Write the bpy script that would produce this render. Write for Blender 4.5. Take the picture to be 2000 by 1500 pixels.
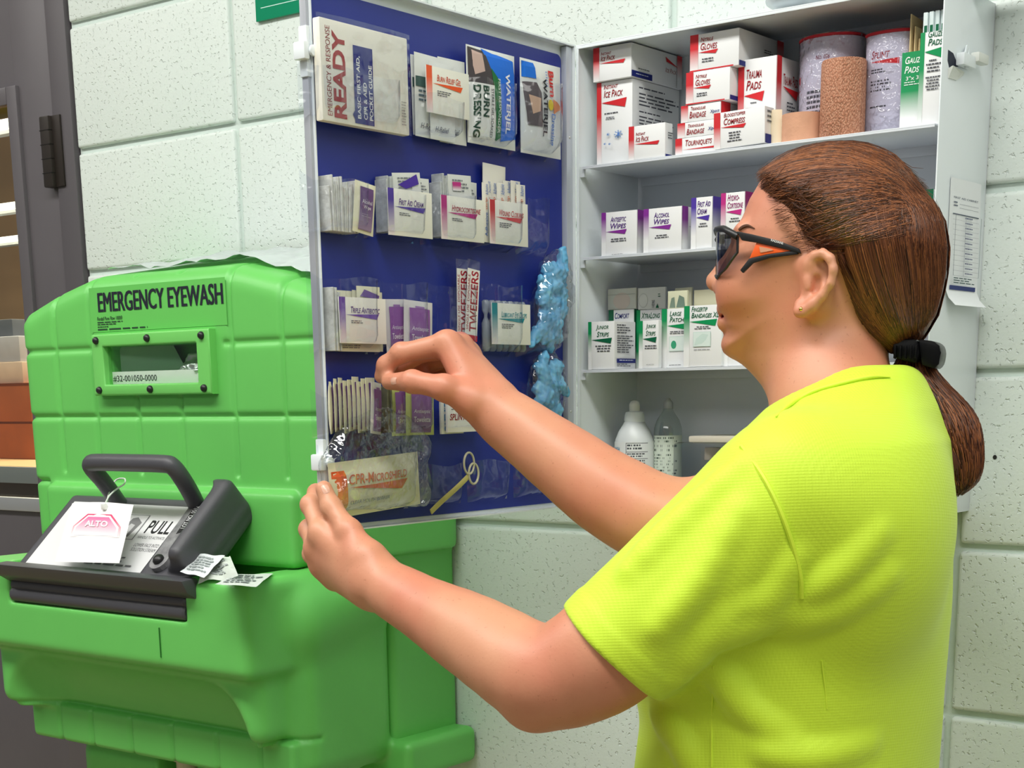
import bpy, bmesh, math, random
import numpy as np
from mathutils import Matrix, Vector

random.seed(7); np.random.seed(7)
for o in list(bpy.data.objects): bpy.data.objects.remove(o)
scene = bpy.context.scene
COL = scene.collection
ZC = 1.25                      # height of the cabinet's bottom above the floor
PI = math.pi

# ------------------------------------------------------------------ camera
CAM = np.array([1.17149, -1.79076, 0.14155 + ZC])
YAW, PITCH, ROLL = [math.radians(a) for a in (-37.9155, -13.0701, 0.8136)]
FPX, PCX, PCY = 2998.7, 1000.0, 1467.74
cF = np.array([math.sin(YAW)*math.cos(PITCH), math.cos(YAW)*math.cos(PITCH), math.sin(PITCH)])
_R = np.array([math.cos(YAW), -math.sin(YAW), 0.0]); _D = np.cross(cF, _R)
cR = _R*math.cos(ROLL) + _D*math.sin(ROLL)
cD = -_R*math.sin(ROLL) + _D*math.cos(ROLL)
cam_data = bpy.data.cameras.new('camera')
cam_data.sensor_fit = 'HORIZONTAL'; cam_data.sensor_width = 36.0
cam_data.lens = FPX/2000.0*36.0
cam_data.shift_y = (PCY-750.0)/2000.0
cam_data.clip_start = 0.05
cam = bpy.data.objects.new('camera', cam_data); COL.objects.link(cam)
cam.matrix_world = Matrix(((cR[0], -cD[0], -cF[0], CAM[0]), (cR[1], -cD[1], -cF[1], CAM[1]),
                           (cR[2], -cD[2], -cF[2], CAM[2]), (0, 0, 0, 1)))
scene.camera = cam

# ------------------------------------------------------------------ light
w = bpy.data.worlds.new('world'); scene.world = w; w.use_nodes = True
bg = w.node_tree.nodes['Background']
bg.inputs[0].default_value = (0.93, 0.97, 1.0, 1); bg.inputs[1].default_value = 0.16

def area(name, loc, size, power, col=(1, 1, 1), aim=None):
    l = bpy.data.lights.new(name, 'AREA'); l.shape = 'RECTANGLE'; l.size, l.size_y = size
    l.energy = power; l.color = col
    o = bpy.data.objects.new(name, l); COL.objects.link(o); o.location = loc
    if aim is not None:
        o.rotation_euler = (Vector(aim)-Vector(loc)).to_track_quat('-Z', 'Y').to_euler()
    return o
# rows of ceiling fluorescents of the work hall
area('ceiling_lamp', (0.15, -1.5, 3.15), (2.4, 0.5), 62, (1.0, 0.99, 0.95))
area('ceiling_lamp', (-2.2, -1.5, 3.15), (2.4, 0.5), 36, (1.0, 0.99, 0.95))
area('ceiling_lamp', (2.6, -1.6, 3.15), (2.4, 0.5), 40, (1.0, 0.99, 0.95))
area('ceiling_lamp', (0.7, -4.0, 3.15), (4.0, 0.8), 38, (1.0, 0.99, 0.95), aim=(0.1, -0.5, 1.0))
scene.view_settings.view_transform = 'Standard'
scene.view_settings.look = 'None'
scene.view_settings.gamma = 1.0
scene.view_settings.use_curve_mapping = False
scene.view_settings.exposure = -0.06

scene.cycles.max_bounces = 7; scene.cycles.diffuse_bounces = 3; scene.cycles.glossy_bounces = 3; scene.cycles.transmission_bounces = 5
scene.cycles.transparent_max_bounces = 14

# ------------------------------------------------------------------ points in the place
def ray(px, py): return cF + cR*((px-PCX)/FPX) + cD*((py-PCY)/FPX)
def dep(px, py, z): return CAM + ray(px, py)*z
def onX(px, py, X): d = ray(px, py); return CAM + d*((X-CAM[0])/d[0])
def onY(px, py, Y): d = ray(px, py); return CAM + d*((Y-CAM[1])/d[1])
def onZ(px, py, Z): d = ray(px, py); return CAM + d*((Z-CAM[2])/d[2])

# ------------------------------------------------------------------ materials
def lin(c):
    c = c/255.0
    return c/12.92 if c <= 0.04045 else ((c+0.055)/1.055)**2.4
def rgb(c): return (lin(c[0]), lin(c[1]), lin(c[2]), 1.0)
MATS = {}
def mat(key, col=(200, 200, 200), rough=0.5, metal=0.0, bump=None, var=None, coat=0.0, spec=0.5, sss=0.0, trans=0.0, alpha=1.0):
    """bump = (scale, strength[, distance]); var = (scale, amount, other colour)"""
    if key in MATS: return MATS[key]
    m = bpy.data.materials.new(key); m.use_nodes = True
    nt = m.node_tree; b = nt.nodes['Principled BSDF']
    b.inputs['Base Color'].default_value = rgb(col)
    b.inputs['Roughness'].default_value = rough
    b.inputs['Metallic'].default_value = metal
    b.inputs['Specular IOR Level'].default_value = spec
    b.inputs['Coat Weight'].default_value = coat
    b.inputs['Transmission Weight'].default_value = trans
    b.inputs['Alpha'].default_value = alpha
    if sss:
        b.inputs['Subsurface Weight'].default_value = sss
        b.inputs['Subsurface Radius'].default_value = (0.012, 0.004, 0.002)
        b.inputs['Subsurface Scale'].default_value = 1.0
    tc = nt.nodes.new('ShaderNodeTexCoord')
    if var:
        n = nt.nodes.new('ShaderNodeTexNoise'); n.inputs['Scale'].default_value = var[0]; n.inputs['Detail'].default_value = 5
        nt.links.new(tc.outputs['Object'], n.inputs['Vector'])
        r = nt.nodes.new('ShaderNodeValToRGB'); r.color_ramp.elements[0].position = 0.35; r.color_ramp.elements[1].position = 0.7
        r.color_ramp.elements[0].color = rgb(col)
        c2 = var[2] if len(var) > 2 else tuple(max(0, min(255, int(x*(1+var[1])))) for x in col)
        r.color_ramp.elements[1].color = rgb(c2)
        nt.links.new(n.outputs['Fac'], r.inputs['Fac']); nt.links.new(r.outputs['Color'], b.inputs['Base Color'])
    if bump:
        n = nt.nodes.new('ShaderNodeTexNoise'); n.inputs['Scale'].default_value = bump[0]; n.inputs['Detail'].default_value = 4
        nt.links.new(tc.outputs['Object'], n.inputs['Vector'])
        bp = nt.nodes.new('ShaderNodeBump'); bp.inputs['Strength'].default_value = bump[1]
        bp.inputs['Distance'].default_value = bump[2] if len(bump) > 2 else 0.002
        nt.links.new(n.outputs['Fac'], bp.inputs['Height']); nt.links.new(bp.outputs['Normal'], b.inputs['Normal'])
    MATS[key] = m
    return m
def ink(col, rough=0.6):
    return mat('ink_%02x%02x%02x' % tuple(int(c) for c in col), col, rough, spec=0.3)
def card(col=(238, 240, 240)):
    return mat('card_%02x%02x%02x' % tuple(col), col, 0.55, bump=(60, 0.05, 0.001), spec=0.3)
def grad_mat(col, base=(240, 240, 240), axis='Z', lo=0.05, hi=0.6):
    key = 'fade_%02x%02x%02x_%s_%d_%d_%02x' % (*[int(c) for c in col], axis, lo*100, hi*100, base[0])
    if key in MATS: return MATS[key]
    m = bpy.data.materials.new(key); m.use_nodes = True; nt = m.node_tree; b = nt.nodes['Principled BSDF']
    b.inputs['Roughness'].default_value = 0.45
    tc = nt.nodes.new('ShaderNodeTexCoord'); s = nt.nodes.new('ShaderNodeSeparateXYZ'); r = nt.nodes.new('ShaderNodeValToRGB')
    r.color_ramp.elements[0].position = lo; r.color_ramp.elements[1].position = hi
    r.color_ramp.elements[0].color = rgb(base); r.color_ramp.elements[1].color = rgb(col)
    nt.links.new(tc.outputs['Generated'], s.inputs[0]); nt.links.new(s.outputs[axis], r.inputs['Fac'])
    nt.links.new(r.outputs['Color'], b.inputs['Base Color']); MATS[key] = m
    return m
def film_mat(key, tint=(245, 248, 255), clear=0.86, rough=0.08, bump=None, gloss=0.03):
    if key in MATS: return MATS[key]
    m = bpy.data.materials.new(key); m.use_nodes = True; nt = m.node_tree; nt.nodes.clear()
    out = nt.nodes.new('ShaderNodeOutputMaterial'); mix = nt.nodes.new('ShaderNodeMixShader')
    tr = nt.nodes.new('ShaderNodeBsdfTransparent'); gl = nt.nodes.new('ShaderNodeBsdfGlossy')
    tr.inputs['Color'].default_value = tuple(x*0+y for x, y in zip(rgb(tint), rgb(tint)))
    gl.inputs['Roughness'].default_value = rough
    fr = nt.nodes.new('ShaderNodeLayerWeight'); fr.inputs['Blend'].default_value = 0.5
    pw = nt.nodes.new('ShaderNodeMath'); pw.operation = 'POWER'; pw.inputs[1].default_value = 4.0
    ml = nt.nodes.new('ShaderNodeMath'); ml.operation = 'MULTIPLY_ADD'; ml.inputs[1].default_value = 0.7; ml.inputs[2].default_value = gloss+(1-clear)*0.12
    nt.links.new(fr.outputs['Facing'], pw.inputs[0]); nt.links.new(pw.outputs[0], ml.inputs[0]); nt.links.new(ml.outputs[0], mix.inputs[0])
    nt.links.new(tr.outputs[0], mix.inputs[1]); nt.links.new(gl.outputs[0], mix.inputs[2]); nt.links.new(mix.outputs[0], out.inputs[0])
    if bump:
        tc = nt.nodes.new('ShaderNodeTexCoord'); n = nt.nodes.new('ShaderNodeTexNoise'); n.inputs['Scale'].default_value = bump[0]
        nt.links.new(tc.outputs['Object'], n.inputs['Vector'])
        bp = nt.nodes.new('ShaderNodeBump'); bp.inputs['Strength'].default_value = bump[1]; bp.inputs['Distance'].default_value = 0.01
        nt.links.new(n.outputs['Fac'], bp.inputs['Height'])
        nt.links.new(bp.outputs['Normal'], gl.inputs['Normal']); nt.links.new(bp.outputs['Normal'], fr.inputs['Normal'])
    MATS[key] = m
    return m
FILM = film_mat('clear_vinyl', (248, 250, 254), 0.80, 0.10, (28, 0.7), 0.06)
BAGF = film_mat('clear_bag', (250, 252, 253), 0.72, 0.07, (60, 0.55), 0.09)
mat('milky_film', (228, 236, 240), 0.25, trans=0.35)

# ------------------------------------------------------------------ objects
def tag(o, label=None, cat=None, group=None, kind=None):
    if label: o['label'] = label
    if cat: o['category'] = cat
    if group: o['group'] = group
    if kind: o['kind'] = kind
    return o
def obj(name, me, m=None, parent=None, loc=None, rot=None):
    o = bpy.data.objects.new(name, me); COL.objects.link(o)
    if m is not None and me is not None and not me.materials: me.materials.append(m)
    if parent is not None: o.parent = parent
    if loc is not None: o.location = loc
    if rot is not None: o.rotation_euler = rot
    return o
def empty(name, loc=(0, 0, 0), rz=0.0):
    o = bpy.data.objects.new(name, None); COL.objects.link(o); o.location = loc; o.rotation_euler = (0, 0, rz)
    o.empty_display_size = 0.02
    return o
def mesh(verts, faces, smooth=None, name='mesh'):
    me = bpy.data.meshes.new(name)
    me.from_pydata([tuple(v) for v in verts] if not isinstance(verts, np.ndarray) else verts.tolist(), [],
                   faces if not isinstance(faces, np.ndarray) else faces.tolist())
    me.update()
    if smooth is not None:
        for p in me.polygons: p.use_smooth = True
        if smooth < 3.1: me.set_sharp_from_angle(angle=smooth)
    return me
def from_bm(bm, smooth=None):
    me = bpy.data.meshes.new('mesh'); bmesh.ops.recalc_face_normals(bm, faces=bm.faces[:]); bm.to_mesh(me); bm.free()
    if smooth is not None:
        for p in me.polygons: p.use_smooth = True
        if smooth < 3.1: me.set_sharp_from_angle(angle=smooth)
    return me
def bm_box(bm, lo, hi, bev=0.0, seg=2):
    r = bmesh.ops.create_cube(bm, size=1.0)
    vs = r['verts']; lo = Vector(lo); hi = Vector(hi); s = hi-lo; c = (hi+lo)/2
    for v in vs: v.co = Vector((v.co.x*s.x+c.x, v.co.y*s.y+c.y, v.co.z*s.z+c.z))
    if bev > 0:
        es = list({e for v in vs for e in v.link_edges})
        bmesh.ops.bevel(bm, geom=es, offset=bev, segments=seg, profile=0.6, affect='EDGES', clamp_overlap=True)
def box_mesh(lo, hi, bev=0.0, seg=2):
    bm = bmesh.new(); bm_box(bm, lo, hi, bev, seg); return from_bm(bm, 0.6 if bev else None)
def boxes_mesh(lst, bev=0.0, seg=2):
    bm = bmesh.new()
    for lo, hi in lst: bm_box(bm, lo, hi, bev, seg)
    return from_bm(bm, 0.6 if bev else None)
def lathe(profile, n=32, smooth=0.7, c=(0, 0, 0), axis='z'):
    vs = []; fs = []
    for r, z in profile:
        for k in range(n):
            a = 2*PI*k/n
            p = (r*math.cos(a), r*math.sin(a), z)
            if axis == 'y': p = (p[0], p[2], p[1])
            if axis == 'x': p = (p[2], p[0], p[1])
            vs.append((p[0]+c[0], p[1]+c[1], p[2]+c[2]))
    for i in range(len(profile)-1):
        for k in range(n):
            a = i*n+k; b = i*n+(k+1) % n
            fs.append((a, b, b+n, a+n))
    fs.append(tuple(range(n-1, -1, -1))); fs.append(tuple((len(profile)-1)*n+k for k in range(n)))
    bm = bmesh.new(); bv = [bm.verts.new(v) for v in vs]
    for f in fs: bm.faces.new([bv[i] for i in f])
    bmesh.ops.remove_doubles(bm, verts=bm.verts[:], dist=1e-6)
    return from_bm(bm, smooth)
def tube(path, rad, n=8, closed=False, flat=1.0):
    """tube along points; rad float or list"""
    P = [Vector(p) for p in path]; N = len(P); vs = []; fs = []
    up = None
    for i, p in enumerate(P):
        if closed: t = (P[(i+1) % N]-P[i-1]).normalized()
        else: t = (P[min(i+1, N-1)]-P[max(i-1, 0)]).normalized()
        if up is None:
            up = Vector((0, 0, 1)) if abs(t.z) < 0.9 else Vector((1, 0, 0))
        a = (up-t*up.dot(t)).normalized(); up = a; b = t.cross(a)
        r = rad[i] if isinstance(rad, (list, tuple)) else rad
        for k in range(n):
            th = 2*PI*k/n
            vs.append(p+a*(r*math.cos(th))+b*(r*flat*math.sin(th)))
    M = N if closed else N-1
    for i in range(M):
        for k in range(n):
            a0 = i*n+k; a1 = i*n+(k+1) % n; b0 = ((i+1) % N)*n+k; b1 = ((i+1) % N)*n+(k+1) % n
            fs.append((a0, a1, b1, b0))
    if not closed:
        fs.append(tuple(range(n-1, -1, -1))); fs.append(tuple((N-1)*n+k for k in range(n)))
    bm = bmesh.new(); bv = [bm.verts.new(v) for v in vs]
    for f in fs: bm.faces.new([bv[i] for i in f])
    return from_bm(bm, 0.9)
def spline(pts, n=8):
    """Catmull-Rom through points"""
    P = [np.array(p, float) for p in pts]; P = [2*P[0]-P[1]]+P+[2*P[-1]-P[-2]]; out = []
    for i in range(1, len(P)-2):
        for k in range(n):
            t = k/n
            out.append(0.5*((2*P[i])+(-P[i-1]+P[i+1])*t+(2*P[i-1]-5*P[i]+4*P[i+1]-P[i+2])*t*t+(-P[i-1]+3*P[i]-3*P[i+1]+P[i+2])*t**3))
    out.append(P[-2]); return out
def prism(poly, y0, y1, bev=0.0, axes='xz'):
    """polygon in a plane extruded along the third axis"""
    def co(p, t):
        return {'xz': (p[0], t, p[1]), 'xy': (p[0], p[1], t), 'yz': (t, p[0], p[1])}[axes]
    bm = bmesh.new(); n = len(poly)
    a = [bm.verts.new(co(p, y0)) for p in poly]; b = [bm.verts.new(co(p, y1)) for p in poly]
    bm.faces.new(a); bm.faces.new(b[::-1])
    for i in range(n): bm.faces.new((a[i], b[i], b[(i+1) % n], a[(i+1) % n]))
    bmesh.ops.recalc_face_normals(bm, faces=bm.faces[:])
    if bev > 0: bmesh.ops.bevel(bm, geom=bm.edges[:], offset=bev, segments=2, profile=0.6, affect='EDGES', clamp_overlap=True)
    return from_bm(bm, 0.6)

# ------------------------------------------------------------------ printing
TXT = {}
def text_raw(s, sc=False, shear=0.0, bold=0.0):
    k = (s, sc, shear, bold)
    if k not in TXT:
        c = bpy.data.curves.new('text', 'FONT'); c.body = s; c.size = 1; c.resolution_u = 3; c.shear = shear; c.offset = bold
        c.space_line = 0.95
        if sc:
            for f in c.body_format: f.use_small_caps = True
            c.small_caps_scale = 0.78
        o = bpy.data.objects.new('text', c); m = bpy.data.meshes.new_from_object(o)
        v = np.array([x.co[:] for x in m.vertices]); f = [tuple(p.vertices) for p in m.polygons]
        bpy.data.objects.remove(o); bpy.data.meshes.remove(m); bpy.data.curves.remove(c)
        lo = v.min(0); hi = v.max(0); v = (v-lo)/np.maximum(hi-lo, 1e-6)
        TXT[k] = (v[:, :2], f)
    return TXT[k]
FACES = {}
def place_print(dims, face, uv, eps):
    w_, d_, h_ = dims; u = uv[:, 0]; v = uv[:, 1]; z = np.zeros_like(u)
    if face == 'F': return np.stack([u*w_, z-eps, v*h_], 1)
    if face == 'R': return np.stack([z+w_+eps, u*d_, v*h_], 1)
    if face == 'L': return np.stack([z-eps, (1-u)*d_, v*h_], 1)
    if face == 'T': return np.stack([u*w_, v*d_, z+h_+eps], 1)
def bars(u0, v0, u1, v1, n, seed=0, fill=0.55, center=False):
    """rows of small word blocks standing for print too small to read"""
    rnd = random.Random(seed*977+n); V = []; Fc = []
    lh = (v1-v0)/max(n, 1)
    for i in range(n):
        vt = v1-i*lh; ww = (u1-u0)*(0.62+0.38*rnd.random()) if n > 1 else (u1-u0)
        x = u0+((u1-u0-ww)/2 if center else 0); end = x+ww
        while x < end-1e-6:
            wl = min(end-x, (u1-u0)*(0.10+0.16*rnd.random()))
            b = len(V); V += [(x, vt-lh*fill), (x+wl, vt-lh*fill), (x+wl, vt), (x, vt)]; Fc.append((b, b+1, b+2, b+3))
            x += wl+(u1-u0)*0.035
    return np.array(V), Fc
def grid_cut(V, Fc, n=9):
    bm = bmesh.new(); vs = [bm.verts.new((a, b, 0)) for a, b in V]
    for f in Fc: bm.faces.new([vs[i] for i in f])
    for ax in (0, 1):
        for k in range(1, n):
            no = (1, 0, 0) if ax == 0 else (0, 1, 0); co = (k/n, 0, 0) if ax == 0 else (0, k/n, 0)
            bmesh.ops.bisect_plane(bm, geom=bm.verts[:]+bm.edges[:]+bm.faces[:], plane_co=co, plane_no=no)
    bm.verts.index_update(); out = np.array([v.co[:2] for v in bm.verts]), [tuple(v.index for v in f.verts) for f in bm.faces]; bm.free(); return out
def do_prints(root, dims, prints, lift=None):
    """prints on the faces of a box-like thing; lift(u,v)->extra outward distance for a bulged front"""
    for i, p in enumerate(prints):
        kind = p[0]; face = 'F'; opts = {}
        p = list(p)
        if isinstance(p[-1], dict): opts = p.pop()
        face = opts.get('face', 'F'); eps = 0.0003+0.00012*i
        nm = opts.get('name'); m = None
        if kind in ('rect', 'grad'):
            _, u0, v0, u1, v1, col = p
            n = 1
            V = np.array([(u0+(u1-u0)*a/n, v0+(v1-v0)*b/n) for b in range(n+1) for a in range(n+1)])
            Fc = [(b*(n+1)+a, b*(n+1)+a+1, (b+1)*(n+1)+a+1, (b+1)*(n+1)+a) for b in range(n) for a in range(n)]
            m = grad_mat(col, opts.get('base', (238, 240, 240)), 'Z', opts.get('lo', 0.02), opts.get('hi', 0.6)) if kind == 'grad' else ink(col)
            nm = nm or ('colour_band' if kind == 'grad' else 'printed_block')
        elif kind == 'poly':
            _, pts, col = p; V = np.array(pts, float); Fc = [tuple(range(len(pts)))]; m = ink(col); nm = nm or 'printed_shape'
        elif kind == 'wedge':
            _, u0, u1, v, hh, col = p
            V = np.array([(u0, v), (u1-0.05, v-hh*0.72), (u1, v+hh*0.28)]); Fc = [(0, 1, 2)]; m = ink(col); nm = nm or 'printed_wedge'
        elif kind == 'text':
            _, s, u0, v0, u1, v1, col = p
            raw, Fc = text_raw(s, opts.get('sc', False), opts.get('shear', 0.0), opts.get('bold', 0.0))
            rr = opts.get('rot', 0)
            if rr == 90: raw = np.stack([1-raw[:, 1], raw[:, 0]], 1)
            if rr == -90: raw = np.stack([raw[:, 1], 1-raw[:, 0]], 1)
            V = raw*np.array([u1-u0, v1-v0])+np.array([u0, v0]); m = ink(col); nm = nm or 'lettering'
        elif kind == 'fine':
            _, u0, v0, u1, v1, n, col = p
            V, Fc = bars(u0, v0, u1, v1, n, i+int(u0*100), opts.get('fill', 0.42), opts.get('center', False)); m = ink(col); nm = nm or 'fine_print'
        if lift and face == 'F' and kind in ('rect', 'grad', 'poly', 'wedge'): V, Fc = grid_cut(V, Fc, 12)
        P = place_print(dims, face, V, eps)
        if lift and face == 'F': P[:, 1] -= np.array([lift(a, b) for a, b in V])+0.0003
        if lift and face == 'F' and opts.get('wrap', True): pass
        me = mesh(P, Fc)
        o = obj(nm, me, m, root)
def carton(name, label, loc, dims, rz=0.0, prints=(), col=(236, 238, 238), group=None, cat='box', bev=0.0012, tilt=0.0, m=None):
    """printed box; dims = (width, depth, height); front face looks along local -y, origin at the front left bottom corner"""
    w_, d_, h_ = dims
    o = obj(name, box_mesh((0, 0, 0), (w_, d_, h_), bev), m or card(col), None, loc, (0, tilt, rz))
    tag(o, label, cat, group)
    do_prints(o, dims, prints)
    return o
def pillow(name, label, loc, dims, rz=0.0, prints=(), m=None, group=None, cat='packet', tilt=0.0, rim=0.08, yaw2=0.0):
    """flat sealed sachet: bulged both sides, thin crimped rim"""
    w_, d_, h_ = dims; n = 10
    def bul(u, v):
        a = max(0.0, min(1.0, min(u, 1-u)/rim-0.6)); b = max(0.0, min(1.0, min(v, 1-v)*h_/w_/rim-0.6)) if h_ > 0 else 1
        a = min(a, 3); s = math.sin(PI*u)**0.5*math.sin(PI*v)**0.5 if 0 < u < 1 and 0 < v < 1 else 0
        return d_*0.5*s*min(a, 1)*min(b, 1)
    V = []; F_ = []
    for sgn in (-1, 1):
        for j in range(n+1):
            for i in range(n+1):
                u, v = i/n, j/n
                V.append((u*w_, d_*0.5+sgn*(bul(u, v)+0.0002), v*h_))
    N1 = (n+1)*(n+1)
    for j in range(n):
        for i in range(n):
            a = j*(n+1)+i
            F_.append((a, a+1, a+n+2, a+n+1)); F_.append((a+N1, a+N1+n+1, a+N1+n+2, a+N1+1))
    for i in range(n):
        F_.append((i, i+N1, i+1+N1, i+1)); t = n*(n+1)+i; F_.append((t, t+1, t+1+N1, t+N1))
        l = i*(n+1); F_.append((l, l+n+1, l+n+1+N1, l+N1)); r = i*(n+1)+n; F_.append((r, r+N1, r+n+1+N1, r+n+1))
    o = obj(name, mesh(V, F_, 0.9), m, None, loc, (0, tilt, rz))
    tag(o, label, cat, group)
    do_prints(o, (w_, d_, h_), prints, lift=lambda u, v: bul(u, v)-d_*0.5+0.0004)
    return o

# ------------------------------------------------------------------ smooth solid modelling
def smin(a, b, k):
    if k <= 0: return np.minimum(a, b)
    h = np.clip(0.5+0.5*(b-a)/k, 0, 1); return b*(1-h)+a*h-k*h*(1-h)
def smax(a, b, k): return -smin(-a, -b, k)
class Field:
    def __init__(s): s.p = []; s.post = None
    def add(s, fn, lo, hi, k=0.0, op='u'): s.p.append((fn, np.array(lo, float), np.array(hi, float), k, op)); return s
    def cone(s, a, b, r1, r2, k=0.01, op='u'):
        a = np.array(a, float); b = np.array(b, float); ba = b-a; l2 = max(ba@ba, 1e-12); r = max(r1, r2)
        def fn(P):
            t = np.clip(((P-a)@ba)/l2, 0, 1); q = P-a-t[:, None]*ba
            return np.sqrt((q*q).sum(1))-(r1+(r2-r1)*t)
        return s.add(fn, np.minimum(a, b)-r, np.maximum(a, b)+r, k, op)
    def ball(s, c, r, k=0.01, op='u'): return s.cone(c, c, r, r, k, op)
    def ell(s, c, rad, ax=None, k=0.01, op='u'):
        c = np.array(c, float); rad = np.array(rad, float); M = np.eye(3) if ax is None else np.array(ax, float)
        def fn(P):
            q = (P-c)@M.T; k0 = np.sqrt(((q/rad)**2).sum(1)); k1 = np.sqrt(((q/rad**2)**2).sum(1))
            return k0*(k0-1)/np.maximum(k1, 1e-9)
        r = rad.max(); return s.add(fn, c-r, c+r, k, op)
    def box(s, lo, hi, rd=0.01, k=0.01, op='u', ax=None, c=None):
        lo = np.array(lo, float); hi = np.array(hi, float)
        c0 = (lo+hi)/2 if c is None else np.array(c, float); hf = (hi-lo)/2-rd; M = np.eye(3) if ax is None else np.array(ax, float)
        def fn(P):
            q = np.abs((P-c0)@M.T)-hf; return np.sqrt((np.maximum(q, 0)**2).sum(1))+np.minimum(q.max(1), 0)-rd
        r = np.abs((hi-lo)/2) if ax is None else np.full(3, np.linalg.norm((hi-lo)/2))
        return s.add(fn, c0-r, c0+r, k, op)
    def __call__(s, P, pad=0.05):
        d = np.full(len(P), 1.0); plo = P.min(0); phi = P.max(0)
        for fn, lo, hi, k, op in s.p:
            e_ = pad+k
            if (plo > hi+e_).any() or (phi < lo-e_).any(): continue
            m = np.nonzero(((P > lo-pad-k) & (P < hi+pad+k)).all(1))[0]
            if len(m) == 0: continue
            b = fn(P[m])
            d[m] = smin(d[m], b, k) if op == 'u' else smax(d[m], -b, k)
        if s.post is not None: d = s.post(P, d)
        return d
def grid_field(f, lo, hi, h, n=6):
    lo = np.array(lo, float); hi = np.array(hi, float)
    cs = np.ceil((hi-lo)/(h*n)).astype(int)+1
    ax = [lo[i]+np.arange(cs[i])*h*n for i in range(3)]
    G = np.stack(np.meshgrid(*ax, indexing='ij'), -1).reshape(-1, 3)
    band = h*n*1.45
    dc = np.concatenate([f(c, band+0.03) for c in np.array_split(G, max(1, len(G)//20000))]).reshape(cs)
    near = np.abs(dc) < band
    F_ = np.repeat(np.repeat(np.repeat(dc, n, 0), n, 1), n, 2)
    M = np.repeat(np.repeat(np.repeat(near, n, 0), n, 1), n, 2)
    idx = np.argwhere(M)
    out = np.empty(len(idx))
    # the coarse node owns the fine nodes around it
    off = lo-np.array([h*(n//2)]*3)
    for a in range(0, len(idx), 120000):
        out[a:a+120000] = f(off+idx[a:a+120000]*h, 0.02)
    F_[M] = out
    return F_, off
def nets(F_, lo, h):
    S = F_ < 0
    c = np.zeros(tuple(np.array(S.shape)-1), np.int8)
    for i in (0, 1):
        for j in (0, 1):
            for k in (0, 1):
                c += S[i:S.shape[0]-1+i, j:S.shape[1]-1+j, k:S.shape[2]-1+k]
    act = (c > 0) & (c < 8); idx = np.argwhere(act); N = len(idx)
    vid = np.full(act.shape, -1, np.int32); vid[act] = np.arange(N)
    pos = np.zeros((N, 3)); cnt = np.zeros(N); sh = F_.shape; Ff = F_.ravel()
    def val(o): q = idx+o; return Ff[(q[:, 0]*sh[1]+q[:, 1])*sh[2]+q[:, 2]]
    C8 = [np.array((i, j, k)) for i in (0, 1) for j in (0, 1) for k in (0, 1)]; vals = {tuple(o): val(o) for o in C8}
    for o in C8:
        for ax in range(3):
            if o[ax] == 0:
                e = o.copy(); e[ax] = 1; fa = vals[tuple(o)]; fb = vals[tuple(e)]; m = (fa < 0) != (fb < 0)
                t = fa[m]/(fa[m]-fb[m]); pos[m] += o; pos[m, ax] += t; cnt[m] += 1
    V = lo+(idx+pos/np.maximum(cnt, 1)[:, None])*h
    Q = []
    for ax in range(3):
        sl = [slice(1, -1)]*3; a = list(sl); b = list(sl); a[ax] = slice(0, -1); b[ax] = slice(1, None)
        A = S[tuple(a)]; B = S[tuple(b)]; e = np.argwhere(A != B); ins = A[A != B]
        off = np.array([1, 1, 1]); off[ax] = 0; e = e+off
        o1, o2 = [(1, 2), (2, 0), (0, 1)][ax]
        def cell(d1, d2):
            q = e.copy(); q[:, o1] += d1; q[:, o2] += d2; return vid[q[:, 0], q[:, 1], q[:, 2]]
        q = np.stack([cell(-1, -1), cell(0, -1), cell(0, 0), cell(-1, 0)], 1)
        q[~ins] = q[~ins][:, ::-1]; Q.append(q)
    Q = np.concatenate(Q); Q = Q[(Q >= 0).all(1)]
    return V, Q
def field_mesh(f, lo, hi, h, smooth_it=1, n=6):
    F_, off = grid_field(f, lo, hi, h, n); V, Q = nets(F_, off, h)
    # relax a little to remove the grid's facets
    for _ in range(smooth_it):
        acc = np.zeros_like(V); cn = np.zeros(len(V))
        for a, b in ((0, 1), (1, 2), (2, 3), (3, 0)):
            np.add.at(acc, Q[:, a], V[Q[:, b]]); np.add.at(acc, Q[:, b], V[Q[:, a]])
            np.add.at(cn, Q[:, a], 1); np.add.at(cn, Q[:, b], 1)
        V = V*0.5+0.5*acc/np.maximum(cn, 1)[:, None]
    me = bpy.data.meshes.new('solid')
    me.vertices.add(len(V)); me.vertices.foreach_set('co', V.astype(np.float32).ravel())
    me.loops.add(len(Q)*4); me.loops.foreach_set('vertex_index', Q.astype(np.int32).ravel())
    me.polygons.add(len(Q)); me.polygons.foreach_set('loop_start', np.arange(0, len(Q)*4, 4, dtype=np.int32))
    me.polygons.foreach_set('use_smooth', np.ones(len(Q), bool))
    me.update(calc_edges=True); me.validate()
    return me
def snoise(P, s, seed=0):
    """cheap smooth noise in -1..1"""
    r = np.random.RandomState(seed); d = np.zeros(len(P))
    for i in range(7):
        k = r.normal(size=3); k = k/np.linalg.norm(k)*(0.6+1.1*r.rand())*s; d += np.sin(P@k+r.rand()*6.28)
    return d/3.2
def poly_sdf(P, poly):
    """signed distance to a closed polygon, negative inside"""
    poly = np.array(poly, float); n = len(poly); d = np.full(len(P), 1e9); s = np.ones(len(P))
    for i in range(n):
        a = poly[i]; b = poly[i-1]; e = b-a; w_ = P-a
        t = np.clip((w_@e)/(e@e), 0, 1); q = w_-t[:, None]*e; d = np.minimum(d, (q*q).sum(1))
        c1 = P[:, 1] >= a[1]; c2 = P[:, 1] < b[1]; c3 = e[0]*w_[:, 1] > e[1]*w_[:, 0]
        al = (c1 & c2 & c3) | (~c1 & ~c2 & ~c3); s[al] *= -1
    return s*np.sqrt(d)
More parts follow.
